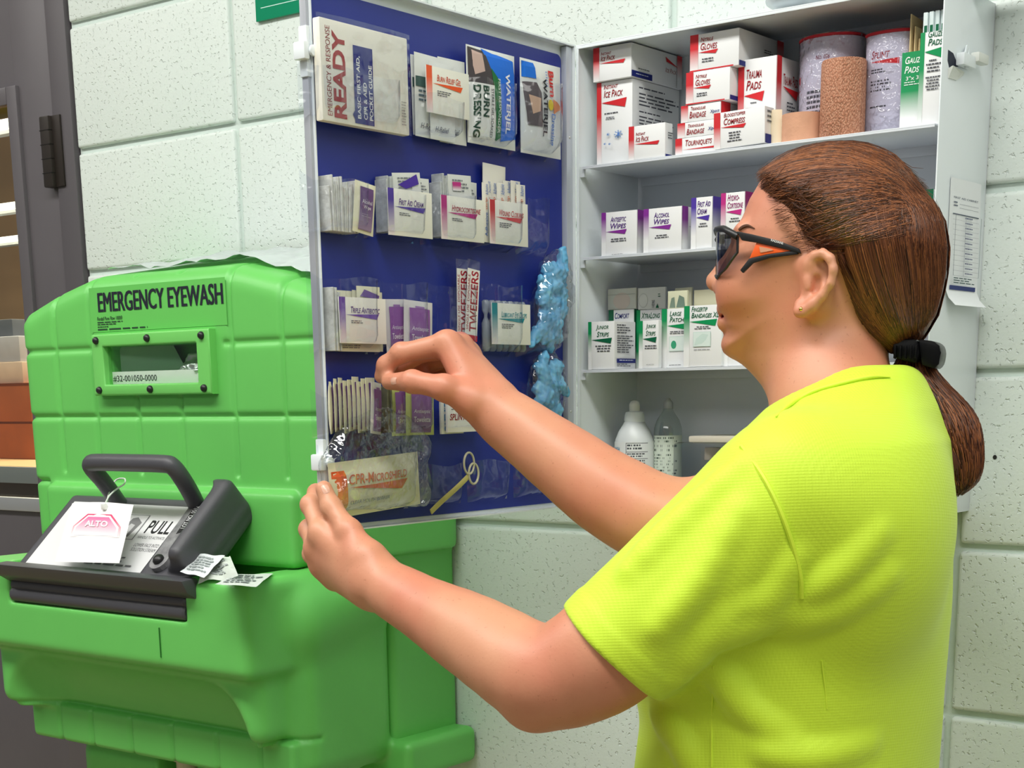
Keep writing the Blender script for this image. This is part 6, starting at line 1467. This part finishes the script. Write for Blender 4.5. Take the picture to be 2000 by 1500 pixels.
SRE = SR_*0.4+ER_*0.6; f.cone(SR_, SRE, 0.062, 0.058, 0.045)
f.ell(TM+tl*0.075+tf*0.098+np.array([0, 0, ZC-0.09]), (0.075, 0.08, 0.075), k=0.05); f.ell(TM-tl*0.075+tf*0.098+np.array([0, 0, ZC-0.09]), (0.075, 0.08, 0.075), k=0.05)
f.ell(TM+tl*0.09-tf*0.07+np.array([0, 0, ZC+0.01]), (0.06, 0.08, 0.09), k=0.06)
base_field = Field(); base_field.p = list(f.p)
FOLDS = [([(1566, 1172), (1640, 1120), (1720, 1045)], 0.006), ([(1540, 1216), (1630, 1192), (1735, 1130)], 0.006), ([(1500, 1470), (1590, 1480), (1700, 1455)], 0.007), ([(1405, 1310), (1450, 1380), (1540, 1440)], 0.006),
         ([(1290, 1225), (1370, 1130), (1440, 1000)], 0.006), ([(1330, 1320), (1420, 1215), (1545, 1150)], 0.0075), ([(1230, 1110), (1330, 1010), (1440, 905)], 0.005), ([(1480, 1210), (1520, 1150), (1556, 1090)], 0.006), ([(1290, 1400), (1330, 1450), (1345, 1499)], 0.007), ([(1420, 1240), (1480, 1215), (1560, 1185)], 0.006)]
for pts, r in FOLDS:
    H = [march(base_field, *p) for p in pts]
    if any(h is None for h in H): continue
    H = [h-grad(base_field, h)*r*(0.5+0.35*i_) for i_, h in enumerate(H)]
    S = spline(H, 3)
    for i in range(len(S)-1):
        k_ = 1.0-0.55*i/(len(S)-1)
        f.cone(S[i], S[i+1], r*k_, r*k_, 0.020)
f.cone(D(1600, 735, 1.478), D(1596, 700, 1.478), 0.061, 0.066, 0.004, 's')                 # neck opening
def shirt_post(P, d): return d+0.0007*snoise(P, 26, 11)+0.0004*snoise(P, 75, 12)
f.post = shirt_post
def shirt_mat():
    m = mat('neon_mesh_fabric', (204, 236, 52), 0.62, sss=0.0); nt = m.node_tree; b = nt.nodes['Principled BSDF']
    b.inputs['Sheen Weight'].default_value = 0.15
    tc = nt.nodes.new('ShaderNodeTexCoord'); mp = nt.nodes.new('ShaderNodeMapping'); mp.inputs['Rotation'].default_value = (0.1, 0.1, 0.5)
    vo = nt.nodes.new('ShaderNodeTexVoronoi'); vo.inputs['Scale'].default_value = 380; vo.inputs['Randomness'].default_value = 0.0
    bp = nt.nodes.new('ShaderNodeBump'); bp.inputs['Strength'].default_value = 0.32; bp.inputs['Distance'].default_value = 0.0012; bp.invert = True
    nt.links.new(tc.outputs['Object'], mp.inputs[0]); nt.links.new(mp.outputs[0], vo.inputs['Vector']); nt.links.new(vo.outputs['Distance'], bp.inputs['Height']); nt.links.new(bp.outputs[0], b.inputs['Normal'])
    return m
SHIRTF = f
shirt = pobj('shirt', field_mesh(f, (0.24, -0.70, ZC-0.58), (0.72, -0.10, ZC+0.19), 0.0028, 2), shirt_mat())
M_SEAM = mat('neon_seam', (214, 242, 62), 0.6)
def seam(pts, r, name='seam', m=None):
    H = [march(SHIRTF, *p) for p in pts]; H = [h+grad(SHIRTF, h)*r*0.1 for h in H if h is not None]
    if len(H) > 1: obj(name, tube(spline(H, 4), r, 6), m or M_SEAM, shirt)
seam([(1448, 872), (1490, 930), (1525, 1000), (1550, 1070), (1564, 1130), (1566, 1168)], 0.0022)
seam([(1393, 1300), (1391, 1380), (1390, 1450), (1390, 1499)], 0.0010)
seam([(1605, 1290), (1612, 1350), (1615, 1385)], 0.0007)
# collar rib
cr_ = [march(SHIRTF, *p) for p in ((1516, 816), (1550, 788), (1590, 766), (1645, 750), (1700, 738), (1738, 738))]
cr_ = [c for c in cr_ if c is not None]
obj('collar', tube(spline([c+grad(SHIRTF, c)*0.001 for c in cr_], 4), [0.0006+0.0016*min(1, i_/4, (4*(len(cr_)-1)-i_)/4) for i_ in range(4*(len(cr_)-1)+1)], 8), M_SEAM, shirt)
ld = [march(SKINF, *p) for p in ((1499, 826), (1512, 806), (1530, 790))]
ld = [c for c in ld if c is not None]
if len(ld) > 1: pobj('lanyard', tube(spline([c+grad(SKINF, c)*0.001 for c in ld], 4), 0.004, 8), mat('green_cord', (0, 120, 90), 0.6))
# vent flap hanging at the front hem of the chest pocket
fl = [march(SHIRTF, *p) for p in ((1236, 1375), (1268, 1362), (1270, 1432), (1252, 1448), (1238, 1436))]
if all(x is not None for x in fl):
    g_ = [grad(SHIRTF, x) for x in fl]; A = [x+n_*0.004 for x, n_ in zip(fl, g_)]; B = [x+n_*0.0005 for x, n_ in zip(fl, g_)]
    obj('pocket_flap', mesh(np.array(A+B), [tuple(range(5)), tuple(range(9, 4, -1))]+[(i, (i+1) % 5, (i+1) % 5+5, i+5) for i in range(5)]), M_SEAM, shirt)
# ---- trousers and shoes (below the picture)
f = Field(); hip = TM+tf*0.03
f.ell(hip+np.array([0, 0, 0.80]), (0.15, 0.19, 0.17), np.array([tf, tl, hu]))
for s in (-1, 1):
    k_ = hip+tl*s*0.10
    f.cone(k_+np.array([0, 0, 0.78]), k_+np.array([0, 0, 0.45])+tf*0.01, 0.088, 0.065, 0.04); f.cone(k_+np.array([0, 0, 0.45])+tf*0.01, k_+np.array([0, 0, 0.10]), 0.065, 0.058, 0.03)
f.post = lambda P, d: smax(d, 0.075-P[:, 2], 0.004)
pobj('trousers', field_mesh(f, (0.2, -0.75, 0.05), (0.75, -0.05, 1.02), 0.008), mat('navy_cotton', (44, 50, 72), 0.8, bump=(300, 0.2)))
for s in (-1, 1):
    k_ = hip+tl*s*0.10; f = Field()
    f.cone(k_+np.array([0, 0, 0.05])-tf*0.04, k_+np.array([0, 0, 0.10]), 0.045, 0.042, 0.02); f.cone(k_+np.array([0, 0, 0.04])-tf*0.04, k_+tf*0.15+np.array([0, 0, 0.035]), 0.042, 0.036, 0.02)
    f.post = lambda P, d: smax(d, 0.001-P[:, 2], 0.004)
    pobj('shoe', field_mesh(f, k_-0.25+np.array([0, 0, 0.2]), k_+0.25, 0.006), mat('brown_leather', (86, 62, 44), 0.5))

# ---- hair
M_HAIRB = mat('hair_base', (84, 45, 25), 0.45, bump=(160, 0.3, 0.002))
def hair_mat():
    m = bpy.data.materials.new('auburn_hair'); m.use_nodes = True; nt = m.node_tree; b = nt.nodes['Principled BSDF']
    g_ = nt.nodes.new('ShaderNodeNewGeometry'); r = nt.nodes.new('ShaderNodeValToRGB')
    r.color_ramp.elements[0].color = rgb((48, 25, 14)); r.color_ramp.elements[1].color = rgb((158, 98, 58))
    e = r.color_ramp.elements.new(0.55); e.color = rgb((100, 55, 30))
    nt.links.new(g_.outputs['Random Per Island'], r.inputs[0]); nt.links.new(r.outputs[0], b.inputs['Base Color'])
    b.inputs['Roughness'].default_value = 0.36; b.inputs['Specular IOR Level'].default_value = 0.6; return m
M_HAIR = hair_mat()
hair_px = [(1476, 350), (1484, 330), (1523, 305), (1560, 288), (1607, 275), (1645, 271), (1681, 275), (1722, 287), (1755, 304), (1785, 334), (1806, 369), (1832, 396), (1848, 430), (1856, 482), (1853, 530), (1846, 568), (1834, 615), (1808, 660), (1770, 696), (1735, 694), (1700, 690), (1650, 660), (1600, 600), (1540, 520), (1490, 420)]
hair_s = [sag(*p) for p in hair_px]
face_cut = [sag(x, y, 0.055) for x, y in ((1488, 340), (1506, 374), (1524, 408), (1542, 442), (1560, 466), (1586, 484), (1600, 480), (1640, 490), (1648, 520), (1648, 566), (1660, 606), (1682, 650), (1712, 700), (1780, 720), (1900, 640), (1900, 400), (1800, 240), (1500, 240), (1450, 310))]
def hairW(a, c): return headW(a, c)+0.010+0.004*np.clip((0.0-a)/0.08, 0, 1)
hair_inf = inflate(hair_s, hairW, 0.072)
f = Field()
def hairf(P):
    d = hair_inf(P); a, b, c = loc(P); r = poly_sdf(np.stack([a, c], 1), face_cut)
    return smax(d, r, 0.014)
f.add(hairf, HC-0.2, HC+0.2)
f.post = lambda P, d: d+0.0018+0.0008*snoise(P, 90, 31)
HAIRF = f
hair = pobj('hair', field_mesh(f, HC-0.17, HC+0.17, 0.003, 1), M_HAIRB)
def strands(paths, rad, name, parent, m, sides=3):
    """paths: array (n, k, 3); thin tapering tubes joined into one mesh"""
    n_, k_, _ = paths.shape
    T_ = np.gradient(paths, axis=1); T_ /= np.maximum(np.linalg.norm(T_, axis=2, keepdims=True), 1e-9)
    ref = np.tile(np.array([0.3, -0.7, 0.6]), (n_, k_, 1)); A = np.cross(T_, ref); A /= np.maximum(np.linalg.norm(A, axis=2, keepdims=True), 1e-9); B = np.cross(T_, A)
    tp = np.interp(np.linspace(0, 1, k_), [0, 0.15, 0.8, 1], [0.22, 1, 1, 0.25])[None, :, None]*np.array(rad).reshape(-1, 1, 1)
    V = np.stack([paths+tp*(A*math.cos(2*PI*s/sides)+B*math.sin(2*PI*s/sides)) for s in range(sides)], 2)
    idx = np.arange(n_*k_*sides).reshape(n_, k_, sides); Q = []
    for s in range(sides):
        s2 = (s+1) % sides; Q.append(np.stack([idx[:, :-1, s], idx[:, :-1, s2], idx[:, 1:, s2], idx[:, 1:, s]], -1).reshape(-1, 4))
    Q = np.concatenate(Q); V = V.reshape(-1, 3)
    me = bpy.data.meshes.new('strands'); me.vertices.add(len(V)); me.vertices.foreach_set('co', V.astype(np.float32).ravel())
    me.loops.add(len(Q)*4); me.loops.foreach_set('vertex_index', Q.astype(np.int32).ravel())
    me.polygons.add(len(Q)); me.polygons.foreach_set('loop_start', np.arange(0, len(Q)*4, 4, dtype=np.int32)); me.polygons.foreach_set('use_smooth', np.ones(len(Q), bool))
    me.update(calc_edges=True)
    o = obj(name, me, m, parent); o['kind'] = 'stuff'; return o
rs_ = np.random.RandomState(5)
def lift(path_px, side, off, poly=None, Wf=None, Rr=0.072):
    """2-D strand paths (n,k,2 in pixels) raised on to the hair's surface"""
    n_, k_, _ = path_px.shape; poly = poly or hair_s; Wf = Wf or hairW
    ac = np.array([[sag(x, y, 0.06) for x, y in p] for p in path_px])
    fl_ = ac.reshape(-1, 2); ce_ = np.array(poly).mean(0)
    for _ in range(8):
        o2 = poly_sdf(fl_, poly) > -0.0012; fl_[o2] += (ce_-fl_[o2])*0.02
    d2 = -poly_sdf(fl_, poly); t = 1-np.clip(d2/Rr, 0.0, 1); W = Wf(fl_[:, 0], fl_[:, 1])
    b = W*np.sqrt(np.maximum(1-t*t, 0.0))
    P = HC+np.outer(fl_[:, 0], hf)+np.outer(side*b, hl)+np.outer(fl_[:, 1], hu)
    o_ = np.repeat(off, k_)
    return (P+np.outer(side*np.ones(len(b)), hl)*(o_*(b/W))[:, None]).reshape(n_, k_, 3)
def bez(p0, p1, p2, k_=12):
    t = np.linspace(0, 1, k_)[None, :, None]; return (1-t)**2*p0[:, None]+2*t*(1-t)*p1[:, None]+t*t*p2[:, None]
allp = []; allr = []
hl_px = np.array([(1480, 336), (1492, 362), (1504, 390), (1516, 415), (1530, 442), (1546, 466), (1572, 484), (1610, 480)], float)
for side, n_ in ((1, 2700), (-1, 300)):
    u = rs_.rand(n_)*(len(hl_px)-1.001); i = u.astype(int); fr = (u-i)[:, None]
    p0 = hl_px[i]*(1-fr)+hl_px[i+1]*fr+rs_.normal(size=(n_, 2))*(9, 5); g_ = u/(len(hl_px)-1)
    p2 = np.stack([1796+rs_.normal(size=n_)*14, 345+g_*68+rs_.normal(size=n_)*16], 1)
    p1 = (p0+p2)/2+np.stack([rs_.normal(size=n_)*10-20*g_, -62+92*g_+rs_.normal(size=n_)*12], 1)
    allp.append(lift(bez(p0, p1, p2), side, rs_.uniform(-0.0006, 0.0022, n_))); allr.append(rs_.uniform(0.00025, 0.00062, n_))
for side, n_ in ((1, 2000), (-1, 250)):        # back of the head down to the clip
    g_ = rs_.rand(n_); p0 = np.stack([1655+g_*185, 470-85*np.sin(g_*PI*0.62)+rs_.normal(size=n_)*14], 1)
    p2 = np.stack([1752+g_*40+rs_.normal(size=n_)*6, 684-10*g_+rs_.normal(size=n_)*8], 1)
    p1 = np.stack([1672+g_*215, 585+g_*5+rs_.normal(size=n_)*10], 1)
    allp.append(lift(bez(p0, p1, p2), side, rs_.uniform(-0.0006, 0.0022, n_))); allr.append(rs_.uniform(0.00025, 0.00062, n_))
for side, n_ in ((1, 520), (-1, 350)):          # crown, along the outline
    g_ = rs_.rand(n_); p0 = np.stack([1484+g_*20+rs_.normal(size=n_)*8, 334-8*g_+rs_.normal(size=n_)*6], 1)
    p2 = np.stack([1800+rs_.normal(size=n_)*8, 395-40*g_+rs_.normal(size=n_)*8], 1); p1 = np.stack([1655+rs_.normal(size=n_)*18, 196+80*rs_.rand(n_)], 1)
    allp.append(lift(bez(p0, p1, p2), side, rs_.uniform(0.0, 0.0025, n_))); allr.append(rs_.uniform(0.00025, 0.00062, n_))
n_ = 500                                        # twist where the top hair is gathered
g_ = rs_.rand(n_); p0 = np.stack([1735+g_*60, 350+rs_.rand(n_)*50], 1); p2 = np.stack([1790+g_*50+rs_.normal(size=n_)*6, 470+rs_.rand(n_)*60], 1); p1 = np.stack([1800+g_*36, 385+rs_.normal(size=n_)*10], 1)
allp.append(lift(bez(p0, p1, p2), 1, rs_.uniform(0.0005, 0.0035, n_))); allr.append(rs_.uniform(0.00025, 0.00062, n_))
n_ = 420                                        # nape and behind the ear
g_ = rs_.rand(n_); p0 = np.stack([1640+g_*30, 495+g_*110+rs_.normal(size=n_)*6], 1); p2 = np.stack([1750+rs_.normal(size=n_)*8, 690+rs_.normal(size=n_)*6], 1); p1 = (p0+p2)/2+np.stack([-6+rs_.normal(size=n_)*8, 14+rs_.normal(size=n_)*8], 1)
allp.append(lift(bez(p0, p1, p2), 1, rs_.uniform(-0.001, 0.0015, n_))); allr.append(rs_.uniform(0.0003, 0.0008, n_))
n_ = 150                                        # loose wisps
p0 = np.stack([1485+rs_.rand(n_)*90, 345+rs_.rand(n_)*140], 1); p2 = p0+np.stack([20+rs_.rand(n_)*60, rs_.normal(size=n_)*25], 1); p1 = (p0+p2)/2+rs_.normal(size=(n_, 2))*14
allp.append(lift(bez(p0, p1, p2), 1, rs_.uniform(0.001, 0.005, n_))); allr.append(np.full(n_, 0.00025))
n_ = 120; u = rs_.rand(n_)*(len(hl_px)-1.001); i = u.astype(int); fr = (u-i)[:, None]   # fine baby hairs on the skin at the hairline
hp0 = hl_px[i]*(1-fr)+hl_px[i+1]*fr
p0 = hp0+np.stack([4-16*rs_.rand(n_)**2, 4+rs_.normal(size=n_)*6], 1); p2 = hp0+np.stack([24+22*rs_.rand(n_), -2+rs_.normal(size=n_)*6], 1); p1 = (p0+p2)/2+rs_.normal(size=(n_, 2))*4
wp = lift(bez(p0, p1, p2), 1, np.full(n_, 0.0008), skull, headW, 0.064); wp += (np.linspace(0, 1, 12)[None, :, None]**0.8)*0.0125*hl
allp.append(wp); allr.append(rs_.uniform(0.00012, 0.00028, n_))
strands(np.concatenate(allp), np.concatenate(allr), 'hair_strands', hair, M_HAIR)
# ponytail
Lp = np.array([(1762, 690), (1742, 735), (1746, 803), (1779, 877), (1824, 948), (1846, 968)], float); Rp = np.array([(1812, 700), (1838, 740), (1896, 803), (1920, 865), (1914, 930), (1880, 962)], float)
Ls = np.array(spline(Lp, 6)); Rs = np.array(spline(Rp, 6))
tail_poly = [sag(*p) for p in list(Ls)+list(Rs[::-1])]
tail_inf = inflate([sag(*((p-np.array((1830, 815)))*0.86+np.array((1830, 815)))) for p in list(Ls)+list(Rs[::-1])], 0.036, 0.03)
f = Field(); f.add(tail_inf, HC-0.30, HC+0.15); f.post = lambda P, d: d+0.0018*snoise(P, 110, 41)
pt_ = pobj('ponytail', field_mesh(f, HC-np.array([0.1, 0.15, 0.27]), HC+np.array([0.25, 0.15, -0.05]), 0.003, 1), M_HAIRB)
n_ = 1700; s = rs_.uniform(-1, 1, n_); ph = rs_.rand(n_)*6.28; K_ = 16
tt = np.linspace(0, len(Ls)-1, K_); end = rs_.uniform(0.9, 1.0, n_); st_ = rs_.uniform(0.0, 0.12, n_)
paths = np.zeros((n_, K_, 3)); ang = rs_.rand(n_)*PI*1.1-0.05*PI
TA = np.array([sag(*p) for p in Ls]); TB = np.array([sag(*p) for p in Rs])
for i in range(n_):
    q = np.linspace(st_[i], end[i], K_)*(len(Ls)-1); l_ = np.stack([np.interp(q, np.arange(len(Ls)), TA[:, 0]), np.interp(q, np.arange(len(Ls)), TA[:, 1])], 1); r__ = np.stack([np.interp(q, np.arange(len(Ls)), TB[:, 0]), np.interp(q, np.arange(len(Ls)), TB[:, 1])], 1)
    cs = math.cos(ang[i]); mid = (l_+r__)/2+(r__-l_)/2*(cs*0.98+0.05*np.sin(q*0.5+ph[i])[:, None]); wd = np.linalg.norm(r__-l_, axis=1)/2
    b = np.minimum(wd*1.0, 0.037)*math.sin(max(ang[i], 0))*(1+0.05*np.sin(q*0.8+ph[i]))
    paths[i] = HC+np.outer(mid[:, 0], hf)+np.outer(b+rs_.uniform(0, 0.002), hl)+np.outer(mid[:, 1]+0.003*np.sin(q*0.45+ph[i]*2), hu)
strands(paths, rs_.uniform(0.0004, 0.0010, n_), 'ponytail_strands', pt_, M_HAIR)
# claw clip
M_CLIP = mat('black_gloss', (18, 18, 20), 0.3, spec=0.12)
def spoly(pts, b0, b1, name, m, parent, bev=0.002, bb=0.0):
    q = [sag(x, y, bb) for x, y in pts]; n_ = len(q); bm = bmesh.new()
    A = [bm.verts.new(hw(a, b0, c)) for a, c in q]; B = [bm.verts.new(hw(a, b1, c)) for a, c in q]
    bm.faces.new(A); bm.faces.new(B[::-1])
    for i in range(n_): bm.faces.new((A[i], B[i], B[(i+1) % n_], A[(i+1) % n_]))
    bmesh.ops.recalc_face_normals(bm, faces=bm.faces[:])
    if bev: bmesh.ops.bevel(bm, geom=bm.edges[:], offset=bev, segments=2, profile=0.6, affect='EDGES', clamp_overlap=True)
    o = obj(name, from_bm(bm, 0.7), m, parent)
    if parent is per: o.matrix_parent_inverse = PINV
    return o
clip = spoly([(1750, 672), (1770, 664), (1800, 663), (1804, 690), (1800, 712), (1775, 706), (1752, 700)], -0.030, 0.034, 'hair_clip', M_CLIP, per, 0.005)
spoly([(1800, 664), (1832, 668), (1842, 676), (1845, 690), (1841, 712), (1832, 722), (1806, 714), (1803, 690)], -0.022, 0.030, 'clip_wing', M_CLIP, clip, 0.006)
for i in range(5):
    x = 1756+i*10; spoly([(x, 676), (x+4, 676), (x+3, 703), (x-2, 701)], 0.0335, 0.0372, 'claw', M_CLIP, clip, 0.0008)
# earring
for s in (1, -1):
    pp = hw(*np.insert(sag(1566, 604, 0.08), 1, s*0.0835))
    pobj('earring', lathe([(0.0004, -0.0022), (0.0018, -0.0012), (0.0022, 0), (0.0018, 0.0012), (0.0004, 0.0022)], 10, 3.14, c=tuple(pp)), mat('gold', (220, 190, 110), 0.2, metal=1.0))
# ---- safety glasses
gl = empty('safety_glasses', (0, 0, 0)); gl.parent = per; gl.matrix_parent_inverse = PINV
ac = sag(1476, 488)[0]; af = sag(1405, 488)[0]; A_ = af-ac; BB = 0.069
def cz(py): return sag(1440, py, 0.03)[1]
M_LENS = film_mat('smoke_lens', (150, 150, 156), 0.55, 0.04)
for s in (1, -1):
    V = []; F_ = []; nt_, nv_ = 18, 8
    for j in range(nv_+1):
        for i in range(nt_+1):
            th = math.radians(4+82*i/nt_); top = np.interp(i/nt_, [0, 0.3, 0.7, 1], [454, 447, 452, 470]); bot = np.interp(i/nt_, [0, 0.2, 0.45, 0.75, 1], [500, 530, 544, 530, 500])
            y = bot+(top-bot)*j/nv_; V.append(hw(ac+A_*math.cos(th), s*BB*math.sin(th), cz(y)))
    for j in range(nv_):
        for i in range(nt_): a = j*(nt_+1)+i; F_.append((a, a+1, a+nt_+2, a+nt_+1))
    obj('lens', mesh(np.array(V), F_, 3.14), M_LENS, gl)
    topv = [np.array(V[nv_*(nt_+1)+i]) for i in range(nt_+1)]
    obj('brow_bar', tube(topv, [0.0022+0.0014*i/nt_ for i in range(nt_+1)], 8), M_BLK, gl)
    sidev = [np.array(V[j*(nt_+1)+nt_]) for j in range(nv_+1)]
    obj('lens_rim', tube([np.array(V[i]) for i in range(6, nt_+1)]+sidev[1:], 0.0013, 6), M_BLK, gl)
    if s > 0:
        b0, b1 = 0.0675, 0.0715
        spoly([(1440, 452), (1470, 458), (1520, 470), (1562, 486), (1566, 496), (1552, 492), (1512, 482), (1476, 474), (1450, 470)], b0, b1+0.001, 'temple', M_BLK, gl, 0.001, 0.069)
        spoly([(1478, 474), (1512, 481), (1550, 490), (1500, 497), (1470, 504), (1464, 506)], b0+0.0005, b1-0.0005, 'orange_insert', mat('orange_rubber', (240, 96, 30), 0.45), gl, 0.0008, 0.069)
        spoly([(1484, 482), (1505, 486), (1512, 489), (1498, 492), (1486, 494)], b1-0.0004, b1+0.0002, 'insert_window', mat('pale_insert', (206, 150, 120), 0.5), gl, 0, 0.069)
        spoly([(1446, 528), (1464, 505), (1500, 497), (1556, 489), (1560, 497), (1505, 504), (1472, 514), (1452, 534)], b0, b1, 'lower_temple', M_BLK, gl, 0.001, 0.069)
        raw, Fc = text_raw('RADIANS', False, 0.1, 0.02)
        P = []
        e0 = sag(1506, 468.5, 0.072); e1 = sag(1530, 475.5, 0.072); up_ = np.array([0, 0.0022])
        for a, b in raw: q = e0+(e1-e0)*a+up_*(b-0.5); P.append(hw(q[0], 0.0728, q[1]))
        obj('lettering', mesh(np.array(P), Fc), ink((220, 220, 220)), gl)
    else:
        spoly([(1440, 452), (1470, 458), (1562, 486), (1566, 496), (1476, 474), (1450, 470)], -0.0715, -0.0675, 'temple', M_BLK, gl, 0.001)
br = [hw(ac+A_*math.cos(math.radians(t)), BB*math.sin(math.radians(t)), cz(462)) for t in (-8, -4, 0, 4, 8)]
obj('nose_bridge', tube(br, 0.003, 8), M_BLK, gl)
